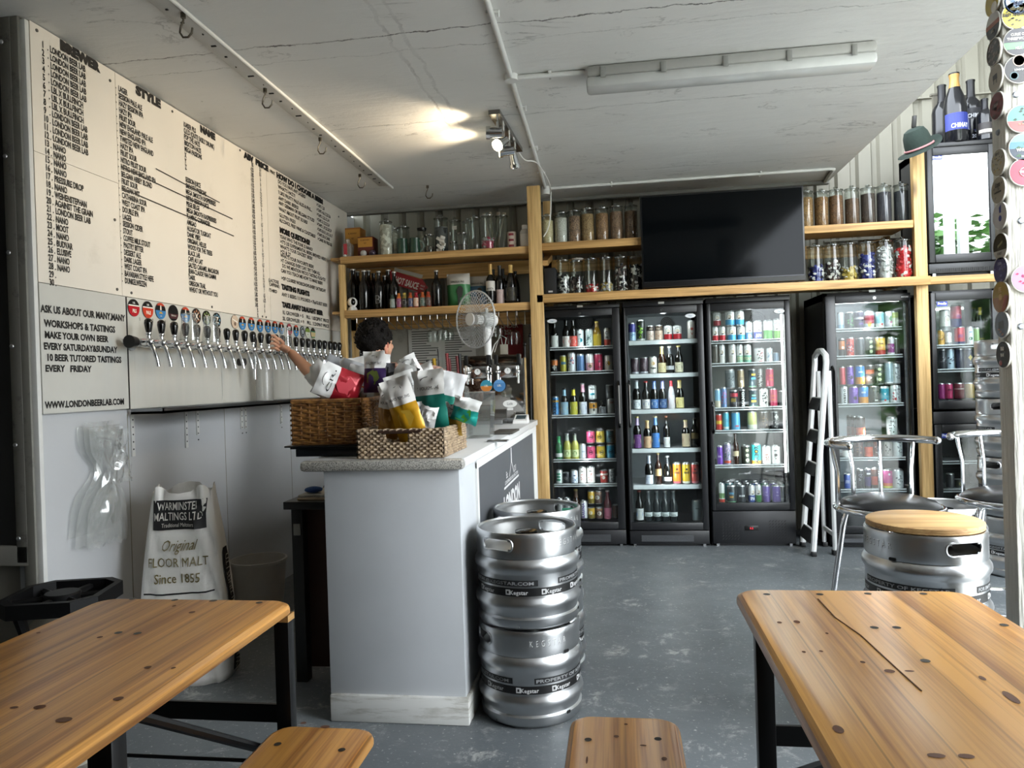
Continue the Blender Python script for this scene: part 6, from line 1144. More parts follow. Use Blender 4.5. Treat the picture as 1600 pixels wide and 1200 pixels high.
# -------- cans
def can_proto(h, r, base, bands=(), emb=None, txt=None, top=ALU, shape='c', vtxt=None):
    """printed can: bands [(z0, z1, colour)] as fractions, emb [(shape, z, size, colour)]"""
    t = thing('drink_can', '', 'can'); b = MB(); cols = [mat(base, .32, .15, .03), ALU]; B = sorted(bands)
    cuts = [.0]; prof = [(0, .003), (r * .78, .002), (r * .80, 0.0), (r * .97, .008)]; mm = [1, 1, 1]
    zz, k_ = .008, 0; segs = []; cur = .008 / h
    for z0, z1, c in B:
        if z0 > cur + 1e-4: segs.append((cur, z0, 0))
        cols.append(mat(c, .32, .15, .03)); segs.append((max(cur, z0), z1, len(cols) - 1)); cur = z1
    if cur < .93: segs.append((cur, .93, 0))
    prof.append((r, .0085)); mm.append(1)
    for a, e, m_ in segs: prof.append((r, e * h)); mm.append(m_)
    prof += [(r * .84, h * .985)]; mm.append(1)
    b.lathe(prof, seg=18, mats=mm)
    W = lambda zc: (lambda x, y: ((r + .0007) * math.cos(-PI / 2 + x / r), (r + .0007) * math.sin(-PI / 2 + x / r), zc + y))
    for k, (sh, zc, s, c) in enumerate(emb or ()):
        cols.append(mat(c, .4)); m_ = len(cols) - 1; f = W(zc * h); f = (lambda f, k: lambda x, y: (f(x, y)[0] * (1 + .004 * k), f(x, y)[1] * (1 + .004 * k), f(x, y)[2]))(f, k)
        if sh == 'c': b.poly([f(x, y) for x, y in circ(s, 14)], m_)
        elif sh == 'r': b.add([f(s * (-1 + .5 * i), s * .45 * j) for j in (-1, 1) for i in range(5)], [(i, i + 1, 6 + i, 5 + i) for i in range(4)], m_)
        elif sh == 'd': b.poly([f(0, s * 1.5), f(-s, 0), f(0, -s * 1.5), f(s, 0)], m_)
        elif sh == 'v': b.poly([f(-s, s), f(s, s), f(0, -s)], m_)
        elif sh == 'h': b.poly([f(x, y) for x, y in ((-s, -s * .8), (-s, 0), (-s * .6, s * .8), (0, s), (s * .6, s * .8), (s, 0), (s, -s * .8))], m_); b.poly([f(x * 1.0, y) for x, y in ((-s * .6, -s * .8), (-s * .6, s * .1), (0, s * .4), (s * .6, s * .1), (s * .6, -s * .8))] , 0) if False else None
        elif sh == 'w': [b.poly([f(x, y) for x, y in ((-s, i * s * .5 - .3 * s), (-s * .3, i * s * .5), (s * .3, i * s * .5 - .3 * s), (s, i * s * .5), (s, i * s * .5 + .2 * s), (s * .3, i * s * .5 - .1 * s), (-s * .3, i * s * .5 + .2 * s), (-s, i * s * .5 - .1 * s))], m_) for i in (-1, 0, 1)]
        elif sh == 'x':
            rr = random.Random(int(s * 1e5) + int(zc * 100)); [b.poly([f(x + ox, y + oy) for x, y in circ(s * .28, 6)], m_) for ox, oy in [(rr.uniform(-s * 1.2, s * 1.2), rr.uniform(-s * 2, s * 2)) for _ in range(11)]]
    if txt: cols.append(mat(txt[3] if len(txt) > 3 else '111111', .5)); b.text(txt[0], txt[2] * h, None, len(cols) - 1, .75, 0, 'C', (lambda f: lambda x, y: (f(x, y)[0] * 1.02, f(x, y)[1] * 1.02, f(x, y)[2]))(W(txt[1] * h)), .04)
    if vtxt: cols.append(mat(vtxt[1], .5)); f = W(h * .08); b.text(vtxt[0], r * .75, None, len(cols) - 1, 1, .001, 'L', lambda x, y: (lambda q: (q[0] * 1.02, q[1] * 1.02, q[2]))(f(-y + r * .4, x)), .05, h * .8)
    b.build('body', cols, t, world=False)
    b = MB(); b.lathe([(r * .84, h * .985), (r * .86, h), (r * .80, h), (r * .77, h * .985), (0, h * .983)], seg=16); b.build('lid', top, t, world=False)
    return t
PROTO = {}
def can(x, y, z, h, r, d, label, group):
    key = (round(h, 2), round(r, 3), repr(d))
    if key not in PROTO: PROTO[key] = Proto(can_proto(h, r, **{k: v for k, v in d.items() if k != 'n'}))
    PROTO[key]((x, y, z), rnd.uniform(-.25, .25), label, group)
def D(n, base, bands=(), emb=None, txt=None, vtxt=None): return dict(n=n, base=base, bands=bands, emb=emb, txt=txt, vtxt=vtxt)
WB = dict(emb=[('c', .62, .021, '1a1a1a'), ('c', .58, .016, 'd9c9b4'), ('v', .50, .008, '1a1a1a')])
FACE = lambda n, col, t=None: dict(n=n, base='dfe0de', bands=[(.02, .42, col)], emb=[('h', .66, .024, '1b1a1a'), ('c', .60, .015, 'd8c6ae'), ('r', .50, .008, '1b1a1a')], txt=t)
X1, X2, X3, X4, X5, X6, X7, X8 = (840, 460, 6), (840, 640, 5.4545), (960, 460, 6), (960, 640, 5.4545), (1090, 460, 6), (1090, 640, 5.4545), (1260, 450, 5.215), (1260, 640, 5.4545)
XR = {'leftmost fridge': (-.525, -.005), 'second fridge': (.09, .62), 'third fridge': (.71, 1.25), 'fridge behind stool': (1.55, 2.07), 'small lit fridge': (2.24, 2.63)}
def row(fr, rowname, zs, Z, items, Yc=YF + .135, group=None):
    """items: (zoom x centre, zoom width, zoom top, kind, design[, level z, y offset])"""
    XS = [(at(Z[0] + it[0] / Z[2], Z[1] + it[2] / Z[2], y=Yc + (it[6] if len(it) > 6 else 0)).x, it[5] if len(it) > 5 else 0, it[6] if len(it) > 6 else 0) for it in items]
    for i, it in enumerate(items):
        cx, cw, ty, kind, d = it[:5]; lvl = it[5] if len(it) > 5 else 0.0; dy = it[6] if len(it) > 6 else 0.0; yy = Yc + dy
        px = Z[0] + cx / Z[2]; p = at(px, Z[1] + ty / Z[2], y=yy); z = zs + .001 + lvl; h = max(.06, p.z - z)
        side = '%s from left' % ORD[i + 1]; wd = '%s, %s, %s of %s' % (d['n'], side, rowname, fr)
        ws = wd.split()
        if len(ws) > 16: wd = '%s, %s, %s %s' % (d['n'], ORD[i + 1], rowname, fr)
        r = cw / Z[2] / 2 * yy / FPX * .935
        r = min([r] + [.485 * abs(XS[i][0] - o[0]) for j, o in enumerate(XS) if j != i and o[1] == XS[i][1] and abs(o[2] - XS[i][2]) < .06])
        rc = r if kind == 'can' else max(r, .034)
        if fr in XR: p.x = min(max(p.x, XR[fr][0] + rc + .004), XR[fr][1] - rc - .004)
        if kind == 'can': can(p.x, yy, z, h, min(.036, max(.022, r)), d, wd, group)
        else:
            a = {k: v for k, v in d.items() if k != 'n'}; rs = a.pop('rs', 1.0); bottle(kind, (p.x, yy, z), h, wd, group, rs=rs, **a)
def B_(n, lab=None, neck=None, cap='8a7a4a', gl=None, emb=None, txt=None, lz=(.10, .42), full=False, rs=1.0): return dict(n=n, lab=lab, neck=neck, cap=cap, gl=gl, emb=emb, txt=txt, lz=lz, full=full, rs=rs)
CLB = mat('7a8a86', .06, 0, 0); GRB = mat('1c6a3a', .08)
g1 = 'drinks in the leftmost fridge'; N1 = 'leftmost fridge'
row(N1, 'top shelf', F1S[0], X1, [
 (146, 72, 270, 'beer', B_('dark bottle with plain white label', 'd8d8d4', emb='b9aaa4', lz=(.02, .5), cap='1c1c1c')), (263, 64, 240, 'beer', B_('dark bottle with white and coral label', 'd6d2cc', emb='cc5348', lz=(.04, .42), cap='151515')), (328, 56, 240, 'beer', B_('dark bottle with coral label beside its twin', 'cf5a50', emb='e0d8d0', lz=(.04, .42), cap='151515')),
 (397, 78, 328, 'can', D('white can with teal circle', 'd9e2e4', [], [('c', .40, .018, '1f7f92')], ('pale', .7, .07))), (483, 80, 324, 'can', D('white can with grey green leaf print', 'c9d6d4', [], [('x', .5, .016, '4f7f74'), ('x', .35, .015, '34505a')])), (553, 58, 255, 'beer', B_('golden yellow labelled bottle', 'c9ac2c', gl=mat('8c6a1c', .1), full=True, lz=(.05, .5), cap='c8b050')), (650, 66, 316, 'can', D('white can with coral lower half', 'dcdad6', [(.05, .38, 'd0584a')], [('c', .74, .013, '222222'), ('c', .74, .008, 'dcdad6')], ('LBL', .45, .1)))], group=g1)
row(N1, 'second shelf', F1S[1], X1, [
 (157, 72, 610, 'can', D('black can with white cross and orange top', '1d1c1e', [(.55, .93, 'c8743c')], [('d', .4, .016, 'e6e4e0')])), (237, 66, 572, 'can', D('olive yellow can with blue mark', 'a9a13c', [], [('r', .55, .022, '3f6f8c')])), (317, 76, 545, 'can', D('tall white can with red and blue scribbles', 'd8dade', [], [('x', .45, .018, '4a6a9c'), ('x', .65, .018, 'b84a48')])), (400, 76, 558, 'can', D('plain steel blue can', '5f80ad', [(.86, .93, '8aa4c4')])), (485, 78, 556, 'can', D('white can with pink base and paw print', 'e2e0e0', [(.02, .5, 'd8a4b4')], [('c', .3, .012, '2c2c3c'), ('x', .34, .013, 'c8a040')])), (568, 80, 552, 'can', D('raspberry pink can with round glasses print', 'b92f55', [], [('c', .55, .010, '6e1c34'), ('r', .25, .012, '7c2440')])), (663, 80, 570, 'can', D('cream can with mustard emblem', 'cfcac2', [], [('c', .5, .018, 'c2922e'), ('d', .5, .008, '7a5a1c')]))], group=g1)
row(N1, 'third shelf', F1S[2], X1, [
 (165, 66, 955, 'can', D('blue can with vertical black letters', '3a86c4', [(.7, .8, 'd0a040')], vtxt=('ARBOR', '15161a'))), (247, 74, 882, 'beer', B_('bottle with pale blue and yellow label', '8fb4c8', '8fb8d0', '2c2c2c', emb='d8c23c', lz=(.03, .5))), (333, 76, 880, 'beer', B_('bottle with yellow green label', 'b9b43c', 'c4b82c', '2c2c2c', emb='dedcd0', lz=(.03, .5))), (420, 82, 835, 'beer', B_('tall bottle with smiling white label', 'd4d9e4', 'b8889c', '8a8a8a', emb='3a5a9c', lz=(.03, .42))), (519, 80, 1008, 'can', D('white can with amber and black diamonds', 'd6d4d0', [(.5, .93, 'cf933c')], [('d', .7, .010, '1a1a1a'), ('d', .4, .010, '1a1a1a')])), (605, 66, 1000, 'beer', B_('small dark bottle with grey label', '8a8c90', emb='4a4c50', cap='222222', lz=(.05, .6), rs=.95)), (683, 76, 975, 'can', D('grey can with faint red letters', 'a3a09c', [], None, ('YARE', .7, .1, '9c4a44'))),
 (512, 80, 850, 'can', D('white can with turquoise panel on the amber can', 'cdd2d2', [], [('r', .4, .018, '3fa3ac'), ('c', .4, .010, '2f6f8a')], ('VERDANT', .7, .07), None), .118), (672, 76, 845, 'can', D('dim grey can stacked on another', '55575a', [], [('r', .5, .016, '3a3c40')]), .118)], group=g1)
row(N1, 'fourth shelf', F1S[3], X2, [
 (178, 66, 230, 'beer', B_('green bottle with white cross', 'e4e8e4', '2c9c5c', '2c8c54', gl=GRB, lz=(.12, .28), rs=.95)), (248, 66, 205, 'beer', B_('clear bottle of pale lemonade, silver foil neck', 'c9d4a0', 'a8b0a8', 'a8a8a8', gl=mat('b9b860', .15), emb='6a8a4a', lz=(.10, .38))), (314, 66, 205, 'beer', B_('clear bottle of pale lemonade, right twin', 'c9d4a0', '8a9484', '5a5a5a', gl=mat('b9b860', .15), emb='6a8a4a', lz=(.10, .38))), (382, 62, 290, 'can', D('slim plain pale grey can', 'c3cad0', [], [('r', .5, .012, '9aa4ac')])), (455, 76, 305, 'can', D('pink can with black ring, lower one', 'd0527c', [], [('c', .5, .017, '2a1420'), ('c', .5, .012, 'd0527c'), ('r', .5, .010, '2a1420')])), (538, 76, 302, 'can', D('yellow can with black ring, lower one', 'd4b42c', [], [('c', .5, .017, '1e1c14'), ('c', .5, .012, 'd4b42c'), ('r', .5, .010, '1e1c14')])), (620, 74, 296, 'can', D('sky blue can with black ring, lower one', '4f9cba', [], [('c', .5, .017, '14202a'), ('c', .5, .012, '4f9cba'), ('r', .5, .010, '14202a')])),
 (450, 78, 178, 'can', D('pink can with black ring, upper one', 'd0527c', [], [('c', .5, .017, '2a1420'), ('c', .5, .012, 'd0527c'), ('r', .5, .010, '2a1420')]), .122), (532, 76, 174, 'can', D('yellow can with black ring, upper one', 'd4b42c', [], [('c', .5, .017, '1e1c14'), ('c', .5, .012, 'd4b42c'), ('r', .5, .010, '1e1c14')]), .122), (614, 72, 172, 'can', D('slate teal can with black ring, upper one', '456a76', [], [('c', .5, .017, '14202a'), ('c', .5, .012, '456a76'), ('r', .5, .010, '14202a')]), .122)], group=g1)
row(N1, 'fifth shelf', F1S[4], X2, [
 (182, 62, 510, 'can', D('white can with emerald stripe', 'cdd8d4', [], [('r', .5, .016, '2c8c6a'), ('r', .7, .016, '2c8c6a'), ('r', .3, .016, '2c8c6a')])), (244, 62, 532, 'can', D('black can with grey badge', '24262a', [], [('c', .5, .013, '6a6c70')])), (311, 66, 512, 'can', D('white can with blue landscape', 'cbd2dc', [], [('x', .35, .014, '4a6a9c'), ('r', .6, .010, '33415a')])), (381, 68, 486, 'can', D('tall white can with red flower, left twin', 'dcd8d2', [], [('x', .45, .014, 'a84a44')], ('CAN', .7, .08))), (452, 72, 482, 'can', D('tall white can with red flower, right twin', 'dcd8d2', [], [('x', .42, .015, 'a84a44')], ('CAN', .7, .08))), (565, 70, 512, 'can', D('red can with white circle', 'a8342c', [(.62, .75, 'd8ccc0')], [('c', .45, .013, 'dcd4c8')])), (632, 62, 506, 'can', D('grey patterned can', '8d8f90', [], [('x', .4, .014, '3a3c40'), ('x', .65, .014, 'c9cacc')]))], group=g1)
ZF1 = gl_z(912, 812, IY)
row(N1, 'bottom', ZF1, X2, [
 (190, 60, 752, 'can', D('silver topped can mostly hidden by the kegs', '8a8c8e')), (252, 60, 750, 'can', D('silver topped can beside the first hidden one', '9a9a9c')), (324, 56, 680, 'beer', B_('dark amber bottle', None, '5a4438', gl=AMBER)), (392, 64, 772, 'can', D('white can with violet letters', 'd2d0d6', [], None, None, ('SAUNA', '5a3c9a'))), (458, 64, 830, 'can', D('pineapple yellow can, lower one', 'c9a23c', [(.1, .4, '7a6a2c')], [('c', .55, .014, 'e0d8c0')])), (524, 66, 830, 'can', D('brown and white can, lower one', '5a4034', [(.75, .9, '8c6a50')], [('c', .5, .016, 'e0dcd4')])), (593, 66, 690, 'beer', B_('rose pink bottle with pink label', 'd27a94', None, 'b8a8a8', gl=mat('6a3038', .1), lz=(.02, .4), txt=('dog', '6a1c34'))),
 (454, 66, 690, 'can', D('pineapple yellow can, upper one', 'c9a23c', [(.1, .4, '7a6a2c')], [('c', .55, .014, 'e0d8c0')]), .118), (516, 66, 690, 'can', D('brown and white can, upper one', '5a4034', [(.75, .9, '8c6a50')], [('c', .5, .016, 'e0dcd4')]), .118), (664, 60, 805, 'can', D('dim brown can in the corner', '5c4434'))], group=g1)
g2 = 'drinks in the second fridge'; N2 = 'second fridge'
row(N2, 'top shelf', F2S[0], X3, [
 (158, 74, 268, 'can', D('pale blue can with violet top', 'a9c4dc', [(.5, .93, '3f3f86')], [('x', .3, .014, '5a80b0')])), (243, 80, 238, 'can', D('black can with lime green splash', '1e2420', [(.02, .12, 'c0c4c0')], [('x', .55, .018, '7ab83c'), ('x', .4, .018, '9ad048')])), (333, 74, 292, 'can', D('cream can with dark top, left one', 'cfc0b4', [(.64, .93, '3a302c')], [('x', .35, .014, 'b08a78')], ('WILD', .72, .08, 'd0c0b0'))), (413, 78, 288, 'can', D('cream can with brown top, right one', 'd0b8a4', [(.64, .93, '4a3c30')], [('x', .35, .014, 'b88a70')], ('WILD', .72, .08, 'd0c0b0'))), (500, 80, 292, 'can', FACE('white and red can with bearded face, left one', 'b52430')), (587, 82, 290, 'can', FACE('white and red can with bearded face, right one', 'b52430')), (718, 78, 245, 'can', D('tall cream carton with two red shapes', 'd6d2cb', [], [('c', .55, .011, 'b04a3c'), ('v', .3, .011, 'b04a3c')]))], group=g2)
row(N2, 'second shelf', F2S[1], X3, [
 (190, 76, 595, 'can', D('dark plum can with silver band, left one', '4a3c44', [(.02, .16, 'b8bcc4')], [('d', .5, .018, '8a7c84')])), (275, 78, 588, 'can', D('dark plum can with silver band, right one', '4a3c44', [(.02, .16, 'b8bcc4')], [('d', .5, .018, '8a7c84')])), (358, 80, 582, 'can', D('cream can with gold figure', 'd5d3cc', [], [('c', .6, .014, 'c9a870')], ('Weihen', .3, .10))), (440, 72, 490, 'beer', B_('bottle with cream flowered label', 'd9cba0', '9a8a5a', 'c0b890', emb='a89a4a', gl=AMBER, lz=(.05, .40))), (515, 66, 488, 'beer', B_('black bottle with narrow silver label', 'b9bcc0', '4a4c50', 'b0b0a8', lz=(.14, .28))), (600, 74, 482, 'beer', B_('dark bottle with arched cream label', 'd8d2b4', None, 'c8b870', emb='2c2c28', lz=(.04, .40)))], group=g2)
row(N2, 'third shelf', F2S[2], X3, [
 (203, 78, 808, 'beer', B_('dark bottle with white label and silver neck', 'd4d8dc', 'b9c4c8', '9a9aa0', emb='3c5a6a', lz=(.03, .34))), (291, 78, 815, 'beer', B_('dark bottle with colourful white label', 'd2cfcc', None, 'a03c3c', emb='3c5a90', lz=(.03, .36))), (368, 70, 815, 'beer', B_('dark bottle with round blue label', '4a72a8', '6a86b4', '5a70a0', emb='c9d2dc', lz=(.04, .36))), (447, 78, 812, 'beer', B_('dark bottle with blue moon label', '3f5a86', '7a80a0', '4a4a70', emb='a9bccc', lz=(.04, .36))), (530, 72, 808, 'champ', B_('white bottle with red foil neck', 'd3d0d4', 'c02c38', None, gl=mat('b9babf', .3), emb='c0404c', lz=(.02, .5), rs=.8)), (608, 80, 806, 'beer', B_('dark bottle with yellow cream label', 'd9cd8c', 'b8a878', 'a89050', emb='8a7a3a', lz=(.03, .40)))], group=g2)
row(N2, 'fourth shelf', F2S[3], X4, [
 (190, 78, 60, 'beer', B_('dark bottle with violet label', '6a3c7c', 'b9a4c8', 'c0b478', emb='d9cfae', lz=(.02, .44))), (277, 76, 95, 'beer', B_('dark bottle with brown picture label', 'c9a884', 'b89a70', 'c0a868', emb='8a3c2c', lz=(.02, .44))), (345, 60, 58, 'beer', B_('dark bottle with royal blue label', '3c74b8', '5a86c0', 'c0b890', emb='d8d09c', lz=(.02, .48))), (440, 60, 55, 'wine', B_('slim dark bottle with small white label', 'd0d2ce', None, '8a5a48', emb='8a6a4a', lz=(.02, .34), rs=.8)), (605, 66, 90, 'beer', B_('dark bottle with cream oval label', 'd2bfa0', 'c0a890', 'c0b080', emb='8a3c48', lz=(.04, .52))), (680, 72, 72, 'beer', B_('dim bottle with brass coloured label', '5a4c24', None, '4a4a40', lz=(.30, .50)))], group=g2)
row(N2, 'fifth shelf', F2S[4], X4, [
 (290, 76, 392, 'beer', B_('dark bottle with patterned white label', 'c3c9d4', '9aa4b4', 'b0b4b8', emb='5a6a94', lz=(.02, .34))), (369, 70, 372, 'wine', B_('brown bottle with tan label', 'b89a6c', None, '9a8a60', gl=AMBER, lz=(.28, .50), rs=.85)), (450, 66, 395, 'beer', B_('black bottle with white printed name, middle of shelf', 'd8dcdc', '2a2c2e', '8a8c8c', txt=('SODA', '1c1c1c'), lz=(.12, .26))), (530, 70, 450, 'can', D('orange can with pink base', 'd8842c', [(.02, .14, 'd86a7c')], [('c', .7, .008, '3a2a1c')], ('SAND', .5, .09))), (608, 70, 450, 'can', D('yellow can with pale base', 'cfae2c', [(.02, .14, 'd0d0c0')], [('c', .7, .008, '3a341c')], ('SAND', .5, .09))), (684, 74, 452, 'can', D('brick red can with pink base', 'a8362c', [(.02, .14, 'b86a70')], [('c', .7, .008, '2a1414')], ('SAND', .5, .09)))], group=g2)
ZF2 = gl_z(1040, 815, IY)
row(N2, 'bottom', ZF2, X4, [(210, 70, 690, 'beer', B_('dark bottle with blue and white picture label', 'c3c6c4', None, 'a05048', emb='3c6494', lz=(.04, .42)))] + [(285 + 71 * k, 68, 692, 'beer', B_('clear dark bottle with white bar label', 'ccd4d4', '4a5052', '9a9c9c', gl=mat('23282a', .08), txt=('SODA', '1c1c1c'), lz=(.16, .30))) for k in range(4)] + [(700, 90, 765, 'can', D('frosted pale grey canister', '9aa6a8', [], [('r', .6, .012, '55605f')]))], group=g2)
g3 = 'drinks in the third fridge'; N3 = 'third fridge'
lv = .118
row(N3, 'top shelf', F3S[0], X5, [
 (165, 50, 305, 'can', FACE('red bearded face can cut by the door frame', 'b52430')), (228, 84, 300, 'can', FACE('white and red bearded face can, whole one', 'b52430')), (315, 90, 298, 'can', FACE('white and sky blue can with bearded face, lower left', '4a9ac4')), (405, 92, 298, 'can', FACE('white and sky blue can with bearded face, lower right', '4a9ac4')), (478, 66, 252, 'can', FACE('white and steel blue bearded face can', '5a80a4', ('PA', .18, .16, 'd9dfe0'))), (560, 92, 245, 'can', FACE('white and deep blue bearded face can', '2f3c8c', ('APA', .16, .17, 'e6e8ec'))), (655, 98, 240, 'can', D('white and green can under the glass glare', 'd9dcd8', [(.02, .48, '4f9c3c')])), (748, 84, 228, 'can', FACE('white and green bearded face can', '6aa83c')),
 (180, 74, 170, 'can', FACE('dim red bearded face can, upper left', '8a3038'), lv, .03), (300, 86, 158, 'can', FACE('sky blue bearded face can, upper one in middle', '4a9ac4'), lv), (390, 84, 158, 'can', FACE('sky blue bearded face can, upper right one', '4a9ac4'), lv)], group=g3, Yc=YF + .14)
row(N3, 'second shelf', F3S[1], X5, [
 (165, 24, 475, 'can', D('grey can sliver at the door frame', '5a5650')), (225, 96, 470, 'can', FACE('white can with etched face, first', 'cfcdc8')), (322, 90, 465, 'can', FACE('white can with etched face, second', 'd3cfc8')), (392, 60, 470, 'can', FACE('mint bearded face can, narrow view', '9ac4ac', ('STO', .2, .15, 'e0d8b0'))), (465, 86, 468, 'can', FACE('mint bearded face can lettered STOUT', '7ab8a0', ('STOUT', .18, .15, 'e6e0b8'))), (575, 96, 500, 'can', D('white can with cherry and dark art', 'd6d4d2', [], [('x', .4, .018, 'a83c44'), ('x', .55, .018, '3a4a34')])), (670, 86, 500, 'can', D('white can with pale blue flowers', 'd2d8da', [], [('x', .5, .016, '8aa4bc')])), (732, 40, 545, 'can', D('blue grey can in the corner', '6a8094'))], group=g3)
row(N3, 'third shelf', F3S[2], X5, [
 (186, 54, 885, 'can', D('sky blue can with cream hills', '7fa8c4', [(.02, .4, 'c0b8a4')])), (243, 64, 868, 'can', D('pink and blue comic can', '6a86b0', [], [('x', .65, .015, 'd06a9c'), ('x', .4, .015, 'a83c48')])), (337, 104, 895, 'can', D('dark can with red band and rainbow wave', '2e2c30', [(.62, .82, 'a83844')], [('w', .45, .018, 'd0b048')])), (418, 60, 890, 'can', D('black and white lettered can', '2a2c2e', [], None, None, ('NANO', 'c9cbc8'))), (520, 98, 885, 'can', D('dark teal can with blue and yellow tiles, lower', '22343a', [(.02, .1, '6a9c7a')], [('r', .5, .018, '3f86a8'), ('r', .35, .018, 'c9a83c'), ('r', .65, .014, '8ab4a0')])), (617, 84, 880, 'can', D('black and white diamond lattice can, lower', 'c8c8c4', [], [('d', .25, .008, '1a1a1a'), ('d', .5, .008, '1a1a1a'), ('d', .75, .008, '1a1a1a'), ('x', .5, .018, '1a1a1a')])), (708, 88, 880, 'can', D('crimson can with orange letters, lower', 'b02a50', [], [('r', .6, .016, 'c0563c'), ('r', .4, .016, 'c0563c')])), (785, 50, 900, 'can', D('dim dark can at the light strip', '34383a')),
 (300, 112, 700, 'can', D('pewter grey etched can, upper', '6e7678', [(.8, .93, '8a9090')], [('x', .4, .018, '3a4042')]), .15), (400, 66, 700, 'can', D('tan and brown abstract can, upper', '9a8a70', [], [('w', .5, .016, '4a4038'), ('c', .35, .010, 'd0c8b4')]), .15), (510, 100, 698, 'can', D('dark teal can with blue tiles, upper', '22343a', [(.02, .1, '6a9c7a')], [('r', .5, .018, '3f86a8'), ('r', .7, .016, 'c9a83c')]), .15), (583, 44, 695, 'can', D('lattice can half hidden, upper', 'c8c8c4', [], [('x', .5, .018, '1a1a1a'), ('x', .3, .017, '1a1a1a')]), .15, .05), (672, 110, 690, 'can', D('crimson can with orange letters, upper', 'b02a50', [], [('r', .6, .016, 'c0563c'), ('r', .4, .016, 'c0563c')]), .15)], group=g3)
row(N3, 'fourth shelf', F3S[3], X6, [
 (180, 36, 35, 'can', D('red and yellow cartoon can at the frame', 'b83a30', [(.4, .6, 'd8b83c')])), (237, 78, 18, 'can', D('turquoise can with aluminium base', '4aa4ba', [(.1, .22, 'c9d4d0')], [('w', .55, .015, '2f6f8a')])), (322, 74, 18, 'can', D('sky blue can with red boat', '5fa8d2', [], [('r', .25, .014, 'b05060')])), (463, 80, 12, 'can', D('pale lime gradient can', 'cfd28c', [(.02, .3, 'd9dcc8')])), (563, 88, 12, 'can', D('brown black can with bear figure', '3c322a', [(.02, .1, 'a8aca8')], [('x', .5, .018, '8a7458')])), (655, 78, 12, 'can', D('black can with white starburst', '26282a', [], [('d', .7, .016, 'd0d4d0'), ('x', .4, .016, '9a9c98')]))], group=g3)
row(N3, 'fifth shelf', F3S[4], X6, [
 (188, 46, 305, 'can', D('violet can with pale letters', '6a3ca0', [], None, ('IPA', .4, .1, 'd0c4e0'))), (250, 76, 282, 'can', D('grey violet comic can', '8c84a0', [(.1, .2, 'd0563c')], [('x', .4, .017, '3f6a4a'), ('x', .7, .017, 'cdb8c8')])), (318, 60, 200, 'wine', B_('brown bottle with cream label among cans', 'bfae8c', None, None, gl=AMBER, lz=(.28, .44), rs=.8)), (410, 80, 302, 'can', D('black can with stacked hop balls', '2c3028', [], [('c', .25, .012, 'b4bc98'), ('c', .5, .012, 'b4bc98'), ('c', .75, .012, 'b4bc98')])), (497, 90, 285, 'can', D('turquoise can with vertical letters, orange corner', '2fb0b0', [(.02, .2, 'd89a3c')], [('c', .62, .008, 'd8a030')], None, ('ARBOR', '14181a'))), (583, 76, 305, 'can', D('white can with coral figure', 'd6d6d2', [], [('x', .45, .014, 'c8785c')])), (662, 82, 302, 'can', D('white can with dark ice cream cone', 'd8dad6', [], [('v', .35, .013, '5a4632'), ('c', .5, .012, '33302c')], ('MINT', .7, .07)))], group=g3)
ZF3 = gl_z(1165, 787.5, IY) + .004
row(N3, 'bottom front', ZF3, X6, [
 (203, 34, 625, 'can', D('white can with red base at the frame', 'c9ccc8', [(.02, .2, 'b8483c'), (.25, .5, '6a8a5a')])), (288, 80, 640, 'can', D('dark can with teal and amber patches', '2c3234', [(.02, .12, '6a9c7a')], [('r', .55, .016, '3f86a8'), ('r', .35, .014, 'b88a3c')])), (370, 76, 640, 'can', D('charcoal can with white wordmark', '33363a', [], None, ('MOOR', .36, .1, 'dfe2e2'))), (457, 78, 640, 'can', FACE('deep blue bearded face can lettered IPA', '2c4c9c', ('IPA', .16, .18, 'e6e8ec'))), (515, 50, 635, 'can', FACE('green bearded face can, half hidden', '4f8a4c')), (583, 84, 640, 'can', D('violet can, left twin', '5b3f94', [], [('c', .6, .007, '8a74b8')], ('five', .4, .08, '9a88c4'))), (670, 82, 640, 'can', D('violet can, right twin', '5b3f94', [], [('c', .6, .007, '8a74b8')], ('five', .4, .08, '9a88c4'))), (752, 72, 645, 'can', D('dim grey can at the right corner', '3c4144', [(.1, .3, '6a7072')]))], group=g3)
row(N3, 'bottom second rank', ZF3, X6, [(266 + 75 * k, 70, 615, 'can', D('silver topped %s can behind the front ones' % n, c), 0, .09) for k, (n, c) in enumerate((('teal', '2f7f8a'), ('grey', '707478'), ('dark', '3a3e42'), ('blue', '3a5a9a'), ('green', '4a8a5a'), ('violet', '5b3f94'), ('pale', '9aa0a2')))], group=g3)
row(N3, 'bottom third rank', ZF3, X6, [(250 + 78 * k, 74, 595, 'can', D('silver topped %s can at the very back' % n, c), 0, .19) for k, (n, c) in enumerate((('slate', '55616a'), ('black', '26282c'), ('plum', '4a3054'), ('mint', '7ab8a0'), ('lilac', '7a68a8'), ('smoke', '6a6e70')))], group=g3)
g4 = 'cans in the fridge behind the bar stool'; N4 = 'fridge behind stool'
